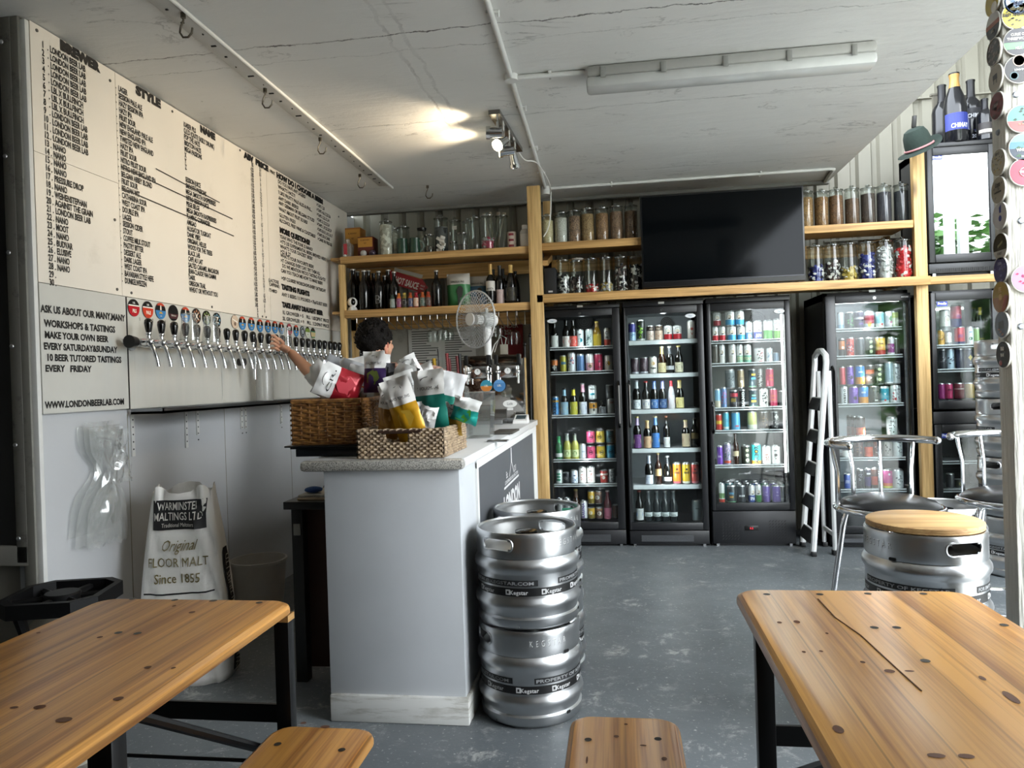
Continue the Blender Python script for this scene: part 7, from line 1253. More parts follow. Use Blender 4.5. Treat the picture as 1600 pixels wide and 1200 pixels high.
row(N4, 'top shelf', F4S[0], X7, [
 (275, 50, 200, 'can', D('white and blue can at the frame', 'c9d6de', [(.02, .3, '8ab0cc')])), (347, 86, 195, 'can', D('black can with green letters', '2a332e', [], [('x', .4, .017, '5fa860')])), (425, 74, 190, 'can', D('dark violet can with white bar', '2c2440', [(.55, .66, 'd8d8dc')], [('r', .3, .015, '5a3c8a')])), (508, 84, 188, 'can', D('red can with rainbow drop', 'c7d0d2', [(.3, .75, 'b82c4c')], [('c', .3, .014, 'd8802c'), ('c', .2, .012, 'd0c03c')])), (592, 72, 195, 'can', D('aqua can with strawberry', '8ec8d2', [(.02, .3, 'd6d8d4')], [('c', .25, .009, 'c0403c')])), (672, 80, 190, 'can', D('pale can with green leaf and berry', 'd6d0d6', [], [('d', .55, .015, '4f9c5a'), ('c', .35, .009, 'a83c6a')])), (765, 86, 188, 'can', D('washed out pale green can', 'c9d2b8', [(.6, .9, 'b4c078')]))], group=g4, Yc=YF + .09)
row(N4, 'second shelf', F4S[1], X7, [
 (285, 46, 410, 'can', D('black can with orange face', '2a2422', [(.4, .85, 'd07a3c')], [('c', .5, .010, 'e0d4c8')])), (352, 88, 402, 'can', D('red and black lettered can', 'b8382c', [], [('x', .5, .018, '3a2a50'), ('x', .3, .018, 'd0b8b8')])), (432, 70, 405, 'can', D('charcoal can', '3a3d40', [], [('x', .6, .015, '6a6e70')])), (512, 84, 402, 'can', D('black can with round hop cones', '33382c', [], [('c', .25, .012, 'b9c29c'), ('c', .5, .012, 'b9c29c'), ('c', .75, .012, 'b9c29c')])), (598, 86, 398, 'can', D('yellow and red can', 'd8b048', [(.02, .3, 'a8302c')], [('w', .4, .018, 'c0482c')], ('Dois', .6, .1, '5a3020'))), (688, 74, 396, 'can', D('white can with magenta panel', 'd9d6da', [(.15, .62, '9a3c8c')], [('v', .4, .010, 'e0d8e0')])), (752, 70, 405, 'can', D('faint dark can by the side wall', '4a4640'))], group=g4, Yc=YF + .09)
l4 = .142
row(N4, 'third shelf', F4S[2], X7, [
 (302, 56, 800, 'can', D('white can with small black print', 'dcdfe0', [], None, None, ('nano', '2a2c2e'))), (380, 90, 800, 'can', D('violet marbled can with black disc, lower', '6a44a0', [], [('x', .5, .02, '9a78c8'), ('c', .35, .013, '16121c')])), (462, 78, 798, 'can', D('blue and orange sunset can, lower', '3f86c8', [(.02, .4, 'd8902c')], [('r', .65, .014, 'd0d8e0')])), (550, 78, 796, 'can', D('black tree can with white plate', '30352f', [], [('r', .2, .012, 'd8dad4'), ('x', .6, .018, '6a6e60')])), (632, 72, 798, 'can', D('teal cocktail can', 'c9d6d8', [(.2, .85, '2f98ae')], [('v', .55, .010, 'd8e4e4'), ('c', .2, .008, 'b83c48')])), (710, 76, 790, 'can', D('white can with red roses', 'd9dad8', [], [('c', .25, .010, 'b83440'), ('x', .4, .015, 'c05058')], ('CULT', .7, .07))), (782, 66, 790, 'can', D('silver can with line drawing, lower', 'aab0b0', [], [('x', .4, .014, '55595a')], ('FREE', .75, .07))),
 (290, 42, 640, 'can', D('red can at the frame, upper', 'b8404a'), l4), (352, 70, 632, 'can', D('violet marbled can with black disc, upper', '6a44a0', [], [('x', .5, .018, '9a78c8'), ('c', .4, .013, '16121c')]), l4), (432, 78, 628, 'can', D('blue and orange sunset can, upper', '3f86c8', [(.02, .4, 'd8902c')], [('r', .65, .014, 'd0d8e0')]), l4), (513, 70, 625, 'can', D('brown black can with orange band, upper', '3a302a', [(.55, .75, 'c0603a')], [('r', .35, .012, 'c8c0b8')]), l4), (592, 80, 620, 'can', D('hop cone can, upper', '33382c', [], [('c', .25, .012, 'b9c29c'), ('c', .5, .012, 'b9c29c'), ('c', .75, .012, 'b9c29c')]), l4), (668, 80, 600, 'can', D('tall pale blue mountain can, upper', '9db0ba', [(.02, .1, 'd8dcdc')], [('v', .3, .016, '6a8090')]), l4), (752, 80, 612, 'can', D('silver can with line drawing, upper', 'aab0b0', [], [('x', .4, .014, '55595a')], ('FREE', .75, .07)), l4)], group=g4, Yc=YF + .09)
row(N4, 'fourth shelf', F4S[3], X8, [
 (335, 60, 250, 'can', D('white can with black foot', 'd4d4d0', [(.02, .35, 'dcdcd8'), (.4, .93, '2a2a2c')])), (440, 80, 245, 'can', D('brown black patterned can', '3c2c2c', [], [('x', .5, .018, '8a6a5c')])), (525, 72, 240, 'can', D('bright orange red can, lower', 'cf4a24', [(.55, .8, '2c2422')], [('w', .4, .017, 'e06a30')])), (603, 72, 245, 'can', D('maroon can with grey print', '54302c', [], [('x', .5, .017, '9a8a84')])), (687, 76, 245, 'can', D('grey etched can with figure', '8f8a86', [], [('x', .45, .016, '3c3430')])), (773, 82, 240, 'can', D('pale silver drawn can, lower right', 'c0c6c4', [], [('x', .4, .014, '55595a')], ('FREE', .75, .08))),
 (455, 80, 55, 'can', D('orange and black can stacked in front', 'cf5226', [(.5, .93, '33261f')], [('w', .35, .016, 'e07a3a')]), .142), (405, 60, 50, 'can', D('orange and black can stacked second', 'c24c24', [(.5, .93, '33261f')]), .142, .07), (368, 50, 45, 'can', D('orange and black can stacked third', 'b84822', [(.5, .93, '33261f')]), .142, .14), (725, 160, 60, 'can', D('wide pale silver can with sketched face', 'c6cbc9', [], [('x', .5, .018, '5a5e60')], ('FREE', .75, .08)), .142)], group=g4, Yc=YF + .09)
row(N4, 'fifth shelf', F4S[4], X8, [
 (345, 60, 545, 'can', D('blue and white wave can', '3f5aa8', [], [('w', .5, .016, 'd0d4e0')])), (395, 52, 548, 'can', D('white can with black blobs', 'd4d2ce', [], [('x', .5, .014, '1e1e20')])), (455, 56, 505, 'can', D('black can behind stool bars', '22242a', [], [('x', .6, .014, '8a8c94')])), (520, 78, 500, 'can', D('dark can with deep violet panel', '2a2836', [(.15, .6, '34245c')], [('r', .75, .014, 'c8c8cc')])), (578, 56, 495, 'can', D('brown can with red label', '4a2c24', [(.2, .6, '9c3c2c')])), (688, 96, 505, 'can', D('magenta can fading to yellow', 'b03078', [(.02, .16, 'c8c048'), (.16, .3, 'd0643c')], [('c', .75, .008, 'd8c0d0')])), (775, 86, 505, 'can', D('silver sketched can, left', 'b9bebc', [], [('x', .5, .017, '5a5e60')])), (872, 80, 508, 'can', D('silver sketched can, right', 'b9bebc', [], [('x', .45, .017, '5a5e60')]))], group=g4, Yc=YF + .09)
# ---------------------------------------------------------------- right hand bay: small fridges, bottles, hat
X9 = (1420, 430, 3.428); YR = 5.58
fx0, fx1 = 2.205, 2.665
def prodis(d, px, py): p = at(px, py, y=YR); q = wallmx((p.x, YR + .011, p.z), (1, 0, 0)); b = MB(); b.add([(-.035, -.016, 0), (.035, -.016, 0), (.035, .016, 0), (-.035, .016, 0)], [(0, 1, 2, 3)], 0, q); b.text('Prodis', .018, q @ M.Translation((0, -.006, .0008)), 1, .9, 0, 'C', None, .04); b.build('sticker', [mat('2438a8', .3), mat('dfe6f0', .4)], d)
u1, e1 = fridge(fx0, fx1, YR, 1.945, 2.885, .5, (gl_x(1459.5, YR, 320), gl_x(1547, YR, 320), gl_z(1500, 396, YR), gl_z(1500, 240, YR)), [], 'small empty glass door fridge on top, reflecting daylight, bottles standing on it', '77797a', name='small_fridge', lip=False, group='small stacked fridges', grille=False, pane=glass('mirroring_double_glazing', (.5, .55, .55), edge=.1, base=.30, rough=.01))
prodis(e1, 1465, 245.5); b = MB()
for k in range(26): b.box(fx0 + .05 + .014 * k, fx0 + .058 + .014 * k, YR + .010, YR + .0125, 1.972, 1.997)
b.build('vent', mat('040404', .6), u1)
u2, e2 = fridge(fx0, fx1, YR, 1.0, 1.845, .5, (gl_x(1464, YR, 540), gl_x(1552, YR, 540), gl_z(1500, 626, YR), gl_z(1500, 468, YR)), [gl_z(1490, 540, YR + .07), gl_z(1490, 578, YR + .07)], 'small lit glass door fridge with cans and black bottles below the empty one', '9aa0a0', name='small_fridge', lip=False, group='small stacked fridges')
prodis(e2, 1473, 474.5); tube_light(u2, fx0 + .05, YR + .45, gl_z(1500, 470, YR) - .02, 0, 6, False, fx1 - .05)
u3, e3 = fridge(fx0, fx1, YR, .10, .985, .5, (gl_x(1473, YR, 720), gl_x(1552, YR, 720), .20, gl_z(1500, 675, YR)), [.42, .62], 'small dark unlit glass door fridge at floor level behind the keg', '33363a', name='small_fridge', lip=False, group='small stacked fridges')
prodis(e3, 1480, 681)
b = MB(); b.box(fx0, fx1, YR, YR + .45, 0, .09); tag(b.build('plinth_box', BLACKMT, None, (2.43, YR + .2, 0)), 'black plinth below the lowest small fridge', 'plinth')
g5 = 'drinks in the small lit fridge'; N5 = 'small lit fridge'; SF = 'd8d6d0'
FC = lambda n: dict(n=n, base=SF, bands=[(.02, .25, '8a8c8a')], emb=[('h', .62, .02, '26262a'), ('c', .55, .012, 'cdbfae')], txt=None)
row(N5, 'top shelf', gl_z(1490, 540, YR + .07), X9, [(172, 28, 290, 'can', D('amber spotted can at the frame', 'c99a48', [], [('x', .5, .016, '6a4020')])), (210, 46, 305, 'can', FC('white and black faced can, lower')), (270, 58, 275, 'can', D('red and blue lightning can, lower', 'b02c3c', [(.02, .2, '2c2c5a')], [('w', .5, .016, '3a3a8a')])), (327, 44, 275, 'can', D('white can with blue and green mark', 'd8dcd6', [], [('c', .35, .012, '3c6a4a'), ('r', .7, .008, '4a7ab0')])), (365, 34, 280, 'can', D('pale green can', 'a8c48a')), (374, 44, 172, 'champ', B_('black bottle behind its twin', '15161a', None, '8a7c3c', gl=mat('101114', .3), rs=.62), 0, .09), (394, 60, 170, 'champ', B_('black bottle with gold letters', '15161a', 'b0a03c', None, gl=mat('101114', .3), txt=('SONG', 'b09a4c'), rs=.68)),
 (190, 56, 185, 'can', FC('white and black faced can, upper'), .10), (250, 58, 158, 'can', D('red and blue lightning can, upper', 'a02c44', [(.02, .4, '2c2c5a')], [('w', .5, .016, '3a3a8a')]), .125)], Yc=YR + .14, group=g5)
row(N5, 'middle shelf', gl_z(1490, 578, YR + .07), X9, [(180, 36, 395, 'can', D('dark can with grey figure', '2c2e34', [], [('x', .5, .016, '8a8c90')])), (220, 46, 392, 'can', D('pale blue black printed can', 'a9bcc8', [], [('x', .5, .017, '2a2c34')])), (272, 50, 392, 'can', D('plain navy can', '23263a')), (318, 46, 390, 'can', D('navy can with yellow star', '1f2236', [], [('d', .55, .014, 'c8b04c'), ('r', .2, .008, 'c0c4d0')]))], Yc=YR + .14, group=g5)
row(N5, 'bottom', gl_z(1490, 625, YR + .07), X9, [(174, 24, 578, 'can', D('magenta can sliver', '8c2c6a')), (214, 50, 578, 'can', D('pink red can', 'b03060', [], [('r', .6, .014, '6a1c3c')])), (268, 54, 575, 'can', D('maroon can with white line', '6a2030', [(.6, .66, 'c0b8b4')])), (324, 46, 575, 'can', D('tan can', 'a08448'))], Yc=YR + .14, group=g5)
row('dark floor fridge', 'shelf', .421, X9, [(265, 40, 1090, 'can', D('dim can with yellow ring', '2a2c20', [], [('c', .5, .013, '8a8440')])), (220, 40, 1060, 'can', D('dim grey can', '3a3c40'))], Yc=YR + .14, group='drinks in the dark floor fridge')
# big bottles on the upper fridge
GK = 'big bottles on top of the small fridge'; ZT = 2.886
for px, top, wd, kd, l, nk, lb, tx, lz, yy in ((1490.5, 115, 34, 'champ', 'huge champagne bottle with gold neck and blue white lettered label', 'a07c44', '23307a', ('CHIMAY', 'dfe2ea'), (.16, .40), 5.64), (1471, 134, 30, 'wine', 'dark bottle half hidden behind the gold neck bottle', '15151a', None, None, (.1, .3), 5.83), (1516, 126, 30, 'wine', 'large dark bottle with white printed crest', '101014', '1a1b22', ('CHIMAY', 'c9ccd4'), (.40, .56), 5.80), (1538, 155, 24, 'wine', 'smaller dusty dark bottle, rightmost on the fridge', '14141a', '2a2626', None, (.12, .40), 5.63)):
    p = at(px, top, y=yy); h = p.z - ZT; k = h / BOTP[kd][-1][1]; R0 = max(r for r, z in BOTP[kd]) * k; rs = .92 * wd / 2 * yy / FPX / R0
    o = bottle(kd, (p.x, yy, ZT), h, l, GK, mat('15161a', .14, 0, .1), lab=lb, neck=nk, txt=tx, lz=lz, rs=rs, name='large_bottle', cap='0c0c0e')
    R1 = R0 * rs; W = lambda x, y: ((R1 + .002) * math.cos(-PI / 2 + x / R1), (R1 + .002) * math.sin(-PI / 2 + x / R1), y)
    if px == 1516: b = MB(); b.poly([W(x, h * .34 + y) for x, y in ((-.05, .05), (.05, .05), (.05, -.04), (0, -.07), (-.05, -.04))], 1); b.poly([(q[0] * 1.01, q[1] * 1.01, q[2]) for q in [W(x, h * .34 + y) for x, y in ((-.045, .045), (.045, .045), (.045, -.036), (0, -.062), (-.045, -.036))]], 0); b.text('2009', .025, None, 1, .8, 0, 'C', lambda x, y: W(x, h * .12 + y), .02); b.build('printed_crest', [mat('2a3060', .4), mat('b0b4bc', .4)], o, world=False)
    if px == 1538: b = MB(); arc_patch(b, R1, h * .16, h * .24, 1.2, 0, off=.0018); b.build('white_band', mat('a8a49c', .6), o, world=False)
p = at(1462, 146, y=5.9); b = MB(); b.box(p.x - .02, p.x + .02, 5.9, 5.92, ZT, p.z); b.box(p.x - .035, p.x + .035, 5.895, 5.925, p.z - .015, p.z); tag(b.build('slotted_upright', mat('6a665c', .5), None, (p.x, 5.91, ZT)), 'slotted grey upright behind the big bottles', 'upright')
# felt hat on the post top
hp = at(1437, 228, y=5.42); t = thing('felt_hat', 'dark green felt hat with pink cord hanging on the right pine post', 'hat', (hp.x, 5.42, hp.z)); q = M.Translation((hp.x, 5.42, hp.z - .02)) @ M.Rotation(math.radians(-22), 4, 'Y') @ M.Rotation(math.radians(14), 4, 'X')
FELT = mat('1e2c26', .9, 0, .12, 40, bump=.3, bscale=200)
b = MB(); b.lathe([(.0, .15), (.035, .148), (.062, .135), (.078, .10), (.086, .05), (.088, .0)], seg=32, mx=q, m=0); b.build('crown', FELT, t)
b = MB(); n = 40; ring = []
for j in range(5):
    for i in range(n): a = 2 * PI * i / n; r = .086 + .058 * j / 4; ring.append(q @ V((r * math.cos(a), r * math.sin(a), .004 - .01 * (j / 4) + (.05 * (j / 4) ** 2 * max(0, math.cos(a - .3)) ** 2) - .012 * (j / 4) * max(0, math.cos(a + 2.6)))))
b.add(ring, [(j * n + i, j * n + (i + 1) % n, (j + 1) * n + (i + 1) % n, (j + 1) * n + i) for j in range(4) for i in range(n)]); b.build('brim', FELT, t)
b = MB(); b.tube([q @ V((.0895 * math.cos(a), .0895 * math.sin(a), .014)) for a in [2 * PI * i / 36 for i in range(36)]], .007, 6, closed=True); b.build('cord', mat('b07a7c', .7), t)
b = MB(); b.box(-.012, .012, -.012, .012, .14, .22, 0, .003, q @ M.Rotation(.38, 4, 'Y') @ M.Translation((-.05, 0, 0))); b.build('hanging_clip', BLACK, t)
# ---------------------------------------------------------------- step ladder in the gap
t = thing('step_ladder', 'folded white step ladder with black treads leaning beside the fridge', 'ladder', (1.4, 5.5, 0)); AL = mat('d3d5d4', .4, .2)
def bar(b, p0, p1, w_=.024, d_=.05, m=0):
    p0, p1 = V(p0), V(p1); q = M.Translation(p0) @ (p1 - p0).to_track_quat('Z', 'Y').to_matrix().to_4x4(); b.box(-w_ / 2, w_ / 2, -d_ / 2, d_ / 2, 0, (p1 - p0).length, m, .003, q)
f0, f1_ = V((1.325, 5.42, .02)), V((1.455, 5.44, 1.36)); dy = V((0, .30, 0))
b = MB(); b.tube([f0, f0.lerp(f1_, .5), f1_, f1_ + V((.004, .02, .05)), f1_ + V((.0, .10, .085)), f1_ + V((0, .20, .085)), f1_ + V((-.004, .28, .05)), f1_ + dy, f0 + dy], .021, 8); b.build('front_frame', AL, t)
r0, r1 = V((1.482, 5.46, .02)), V((1.474, 5.45, 1.30))
for o_ in (V(), dy * .9): b = MB(); bar(b, r0 + o_, r1 + o_, .02, .034); b.build('rear_leg', AL, t)
b = MB(); bar(b, r0 + V((0, 0, .12)), r0 + dy * .9 + V((0, 0, .12)), .016, .03); b.build('rear_brace', AL, t)
for k in range(5):
    f = .10 + .175 * k; p = f0.lerp(f1_, f); b = MB(); b.box(p.x - .075, p.x + .01, p.y + .012, p.y + .29, p.z - .012, p.z + .012, 0, .003, M.Translation(p) @ M.Rotation(-1.15, 4, 'Y') @ M.Translation(-p)); b.box(p.x - .004, p.x + .012, p.y + .012, p.y + .29, p.z - .02, p.z + .02, 1); b.build('tread', [BLACKMT, AL], t)
for p in (f0, f0 + dy, r0, r0 + dy * .9): b = MB(); b.box(p.x - .018, p.x + .018, p.y - .028, p.y + .028, 0, .035, 0, .004); b.build('foot_cap', BLACK, t)
# ---------------------------------------------------------------- bar stools
def stool():
    t = thing('bar_stool', '', 'bar stool'); b = MB(); b.lathe([(0, .700), (.178, .700), (.197, .712), (.198, .724), (.180, .740), (.12, .757), (.05, .765), (0, .766)], seg=40); b.build('seat_cushion', mat('131416', .28, 0, .05, 6), t, world=False)
    b = MB(); b.tube([(.207 * math.cos(a), .207 * math.sin(a), .708) for a in [2 * PI * i / 40 for i in range(40)]], .013, 10, closed=True); b.build('seat_ring', CHROME, t, world=False)
    for k in range(4): a = PI / 4 + k * PI / 2; c, s = math.cos(a), math.sin(a); b = MB(); b.tube([(.10 * c, .10 * s, .698), (.165 * c, .165 * s, .68), (.18 * c, .18 * s, .62), (.275 * c, .275 * s, .012)], .0125, 10); b.build('leg', CHROME, t, world=False); b = MB(); b.cyl((.276 * c, .276 * s, 0), (.274 * c, .274 * s, .02), .015, seg=10); b.build('foot_cap', BLACK, t, world=False)
    b = MB(); b.tube([(.236 * math.cos(a), .236 * math.sin(a), .25) for a in [2 * PI * i / 40 for i in range(40)]], .0105, 8, closed=True); b.build('foot_ring', CHROME, t, world=False)
    R_ = lambda a, z, r=.225: (r * math.cos(a), r * math.sin(a), z)
    b = MB(); P = [R_(math.radians(-10 + 200 * i / 24), .985 - .0 * i, .232) for i in range(25)]; b.tube(P, .0165, 10); b.ball(P[0], .0165, 10, 6); b.ball(P[-1], .0165, 10, 6); b.build('back_rail', CHROME, t, world=False)
    for k in range(5): a = math.radians(20 + 35 * k); b = MB(); b.tube([R_(a, .705, .207), R_(a, .86, .207), R_(a, .89, .213), R_(a, .98, .230)], .0085, 8); b.build('spindle', CHROME, t, world=False)
    return t
stool_ = Proto(stool())
stool_((1.128, 3.335, 0), .42, 'chrome bar stool with black seat and spindle back behind the keg table', 'bar stools')
stool_((1.70, 3.50, 0), -.5, 'chrome bar stool with black seat half hidden behind the white post', 'bar stools')
# ---------------------------------------------------------------- painted post with badges
PX, PYF, PYB = 1.172, 2.40, 2.478
t = thing('wooden_post', 'rough white painted timber post at the right edge covered in round badges', 'post', (PX + .07, 2.44, 0))
b = MB(); b.box(PX, PX + .16, PYF, PYB, 0, 2.8, 0, .003); b.build('timber', mat('cbc9c1', .6, 0, .06, 5, bump=.7, bscale=12, dirt='b4b1a8', dscale=8, dlo=.6, dhi=.75, stretch=(6, 6, .5)), t)
for px, py, s in ((1587, 148, 0), (1595, 345, 0), (1560, 207, 1), (1595, 510, 0)):
    p = at(px, py, x=PX) if s else at(px, py, y=PYF); b = MB(); d = V((-1, 0, 0)) if s else V((0, -1, 0)); b.cyl(p, p + d * .005, .010, .007, 12); b.build('bolt', mat('8a9098', .3, .9), t)
def lens(px, py, side, cols, label, txt=None, r=.0415, deco=None):
    p = at(px, py, x=PX) if side else at(px, py, y=PYF); q = wallmx(p + (V((-.004, 0, 0)) if side else V((0, -.004, 0))), (0, -1, 0) if side else (1, 0, 0)); b = MB(); ms = [mat('d8d6d0', .3)]
    b.prism(circ(r, 36), .005, q, 0)
    for k, (y0, y1, c) in enumerate(cols):
        ms.append(mat(c, .22, 0, .03)); R_ = r * .95; P = [v for v in circ(R_, 48) if y0 * R_ <= v[1] <= y1 * R_]
        for yy in (y0 * R_, y1 * R_): xx = math.sqrt(max(0, R_ * R_ - yy * yy)); P += [(xx, yy), (-xx, yy)]
        m_ = (y0 + y1) / 2 * R_; P.sort(key=lambda v: math.atan2(v[1] - m_, v[0])); b.poly([(x, y, .0054 + .0001 * k) for x, y in P], len(ms) - 1, q)
    rr = random.Random(int(px * 7 + py))
    for (kind, c, n, s) in deco or ():
        ms.append(mat(c, .3)); mi = len(ms) - 1
        if kind == 'ring': b.tube([q @ V((x, y, .006)) for x, y in circ(s * r, 32)], .0016, 4, mi, closed=True)
        elif kind == 'disc': b.poly([(x, y, .0061) for x, y in circ(s * r, 24, n[0] * r, n[1] * r)], mi, q)
        elif kind == 'bar': b.add([(x * r, y * r, .0062) for x, y in n], [(0, 1, 2, 3)], mi, q)
        else:
            for _ in range(n): a, d_ = rr.uniform(0, 2 * PI), rr.uniform(.1, .78) * r; x, y = d_ * math.cos(a), d_ * math.sin(a); b.poly([(x + v * s * r, y + w2 * s * r * .6, .0060) for v, w2 in ((-1, -.4), (.2, -1), (1, .1), (.1, 1))], mi, q)
    for (s, y, sz, c) in txt or (): ms.append(mat(c, .4)); b.text(s, sz * r, q @ M.Translation((0, y * r, .0066)), len(ms) - 1, .8, 0, 'C', None, .04)
    tag(b.build('post_badge', ms, None, p), label, 'badge', 'round badges on the post')
for a in [(1555, 3, 1, [(-1, 1, 'a8902c')], 'mustard yellow badge cut by the top of the picture', None, [('disc', 'cfc8b8', (.3, -.5), .4)]),
 (1556, 40, 1, [(-1, -.1, '1e1f22'), (-.1, .25, '8a4a30'), (.25, 1, 'b9b4ac')], 'black, rust and grey striped badge on the shaded post side', [('FIVE', -.5, .2, 'b0a898')], None), (1558, 81, 1, [(-1, 1, '4a4744')], 'dark grey badge with drawn square frame on the shaded side', None, [('ring', 'b9b2a4', 0, .97), ('x', '7a6a62', 14, .2)]), (1560, 122, 1, [(-1, 1, 'a9a091')], 'beige badge with dark bull figure', None, [('bar', '2c2a28', ((-.3, -.1), (.35, -.1), (.3, .3), (-.3, .25)), 0), ('bar', '2c2a28', ((-.25, -.4), (-.15, -.4), (-.15, 0), (-.25, 0)), 0), ('bar', '2c2a28', ((.18, -.4), (.28, -.4), (.28, 0), (.18, 0)), 0)]), (1562, 165, 1, [(-1, 1, '6e2428')], 'dark red badge on the shaded post side', [('BREW', -.05, .2, 'a89a94')], [('x', '4a181c', 8, .25)]),
 (1564.5, 254, 1, [(-1, 1, 'b4ad9c')], 'beige badge with scattered black dots', [('BBNO', .55, .2, '2a2826')], [('x', '242220', 16, .08), ('x', 'a08a4c', 8, .14)]), (1564.5, 297, 1, [(-1, 1, 'a8a294')], 'pale badge with dark glass drawing', [('Lost', .25, .35, '22211f')], [('bar', '22211f', ((-.5, -.2), (.5, -.2), (.5, -.08), (-.5, -.08)), 0), ('x', '6a645a', 8, .16)]), (1567, 337, 1, [(-1, 1, 'c0bfc0')], 'white badge with blue figure', None, [('disc', '3a4490', (.1, -.2), .22), ('bar', '3a4490', ((0, .2), (.25, .2), (.3, .8), (-.05, .6)), 0)]), (1567.5, 385, 1, [(-1, -.3, 'b8b4aa'), (-.3, 1, '25261f')], 'olive black badge with white lower band', [('FOREST', -.6, .18, '2a2a26')], [('bar', '8a8460', ((-.3, -.1), (.4, .2), (.4, .4), (-.3, .1)), 0)]), (1568, 422, 1, [(-1, 1, '3a3f74')], 'blue violet badge on the shaded side', [('DEYA', .4, .2, '9a9cc0')], [('x', '5a5f9a', 10, .2)]), (1568.5, 464, 1, [(-1, 0, 'a06a34'), (0, 1, 'a88a34')], 'large amber and red badge on the shaded side', [('FE', .3, .3, 'd0b070')], [('bar', 'a04a34', ((.1, -.9), (.6, -.7), (.9, 0), (.5, .1)), 0), ('disc', 'c8a060', (0, 0), .2)], .050), (1570, 507, 1, [(-1, 1, '6a7280')], 'slate badge with dark picture', None, [('bar', '26282e', ((-.4, -.3), (.3, -.3), (.3, .3), (-.4, .2)), 0), ('x', '9a6a5a', 5, .2)]), (1572, 554, 1, [(-1, 1, '221c1e')], 'black badge with white and red print, lowest one', [('060', .3, .3, 'c9c4bc'), ('BAR', -.15, .25, 'c9c4bc')], [('disc', 'a83a34', (-.3, -.6), .2)]),
 (1588, 4, 0, [(-1, 1, 'b9c4cc')], 'white and blue badge peeking behind the yellow one', [('ANT', -.3, .3, '2c3a5a')], [('ring', '2c4468', 0, .85), ('x', '6a86a4', 10, .2)]), (1586, 26, 0, [(-1, 1, 'd9c82c')], 'bright yellow badge with black words across it', [('EASY ANSWERS', -.05, .24, '1c1b14'), ('BEER IS ON', .38, .16, '5a5218')], [('x', '4a4414', 16, .13)]), (1588.5, 67, 0, [(-1, -.55, '2c3038'), (-.55, -.05, '6fae78'), (-.05, 1, '2a2d38')], 'dark badge with white words and green band', [('CURSE OF', .42, .20, 'e6e6e2'), ('THREEPWOOD', .12, .20, 'e6e6e2'), ('MILK', -.55, .18, 'e8e8ee')], [('bar', 'b05a50', ((.4, -.5), (.8, -.5), (.8, -.1), (.4, -.1)), 0)]), (1590, 110, 0, [(-1, 1, '191a1e')], 'black badge with record discs and yellow corner', [('LONDON', -.1, .14, 'd8dcdc')], [('disc', 'd0b8a8', (0, .62), .42), ('disc', '17181c', (0, .62), .36), ('disc', '4a6a70', (-.35, -.45), .3), ('disc', '16171a', (-.35, -.45), .22), ('bar', 'd8b83c', ((.3, -.9), (.8, -.55), (.85, -.3), (.6, -.3)), 0), ('bar', 'c8505a', ((.4, .1), (.8, .1), (.8, .3), (.4, .25)), 0)]), (1594, 187, 0, [(-1, -.15, 'd85a58'), (-.15, 1, '5ec4a4')], 'mint and coral badge with little dark birds', [('IN THE', -.45, .14, 'e0a890')], [('x', '1f3a34', 7, .16)]), (1597, 231, 0, [(-1, -.1, '1f3448'), (-.1, .4, '4a86a8'), (.4, 1, '7ab8d8')], 'blue landscape badge with white words on the post front', [('WHISPER', -.3, .22, 'dfe6ea'), ('PALE', -.75, .16, 'c8d4dc')], [('x', '2c5a3a', 6, .22)]), (1598, 270, 0, [(-1, 1, 'd83a54')], 'raspberry red badge with white square and orange corner', [('VERDANT', -.05, .15, 'e8d8d8')], [('ring', 'e0c0c4', 0, .3), ('bar', 'e09a38', ((.1, -.95), (.7, -.65), (.95, -.2), (.5, -.3)), 0)]), (1601, 436, 0, [(-1, 1, 'd88ab8')], 'pink badge with dark red tile pattern at the right edge', [('BRICK', .1, .2, 'a03060')], [('x', 'b02c54', 14, .14)])]:
    lens(a[0], a[1], a[2], a[3], a[4], a[5], *( (a[7], a[6]) if len(a) > 7 else (.0415, a[6])))
# ---------------------------------------------------------------- ceiling fittings
ZC = 2.8
t = thing('strip_light', 'long grey batten light with clear cover clips on the ceiling, switched off', 'ceiling light', (.56, 3.62, 2.7)); x0, x1 = -.105, 1.215; q = M.Translation((.555, 3.62, 0)) @ M.Rotation(.004, 4, 'Z')
b = MB(); b.box(-.655, .66, -.065, .065, 2.748, 2.798, 0, .012, q); b.build('tray', mat('a8a8a4', .5), t)
b = MB(); b.box(-.66, .665, -.060, .060, 2.695, 2.752, 0, .018, q); b.build('diffuser', mat('c6c8c6', .25), t)
for k in range(5): xx = -.58 + .285 * k; b = MB(); b.box(xx - .012, xx + .012, -.071, -.064, 2.735, 2.785, 0, .002, q); b.build('clip', mat('8f908c', .4), t)
PIP = mat('d9dad7', .35)
t = thing('conduit', 'white plastic conduit running along the ceiling with junction boxes and branches', 'conduit', (-.48, 4.0, 2.78)); zc = ZC - .014
def pipe(name, *pts): b = MB(); b.tube(pts, .0125, 10); b.build(name, PIP, t)
pipe('pipe', (-.445, 2.0, zc), (-.470, 3.56, zc), (-.508, 5.69, zc)); pipe('branch_pipe', (-.46, 3.585, zc), (-.112, 3.60, zc)); pipe('branch_pipe', (-.49, 5.71, zc), (1.60, 5.71, zc), (1.625, 5.725, zc), (1.63, 5.76, zc), (1.66, 6.08, zc))
for x, y, h in ((-.470, 3.585, .03), (-.508, 5.71, .055)): b = MB(); b.cyl((x, y, ZC - .03 if h < .04 else ZC - .062), (x, y, ZC - .0006), .033, seg=20); b.build('junction_box', PIP, t)
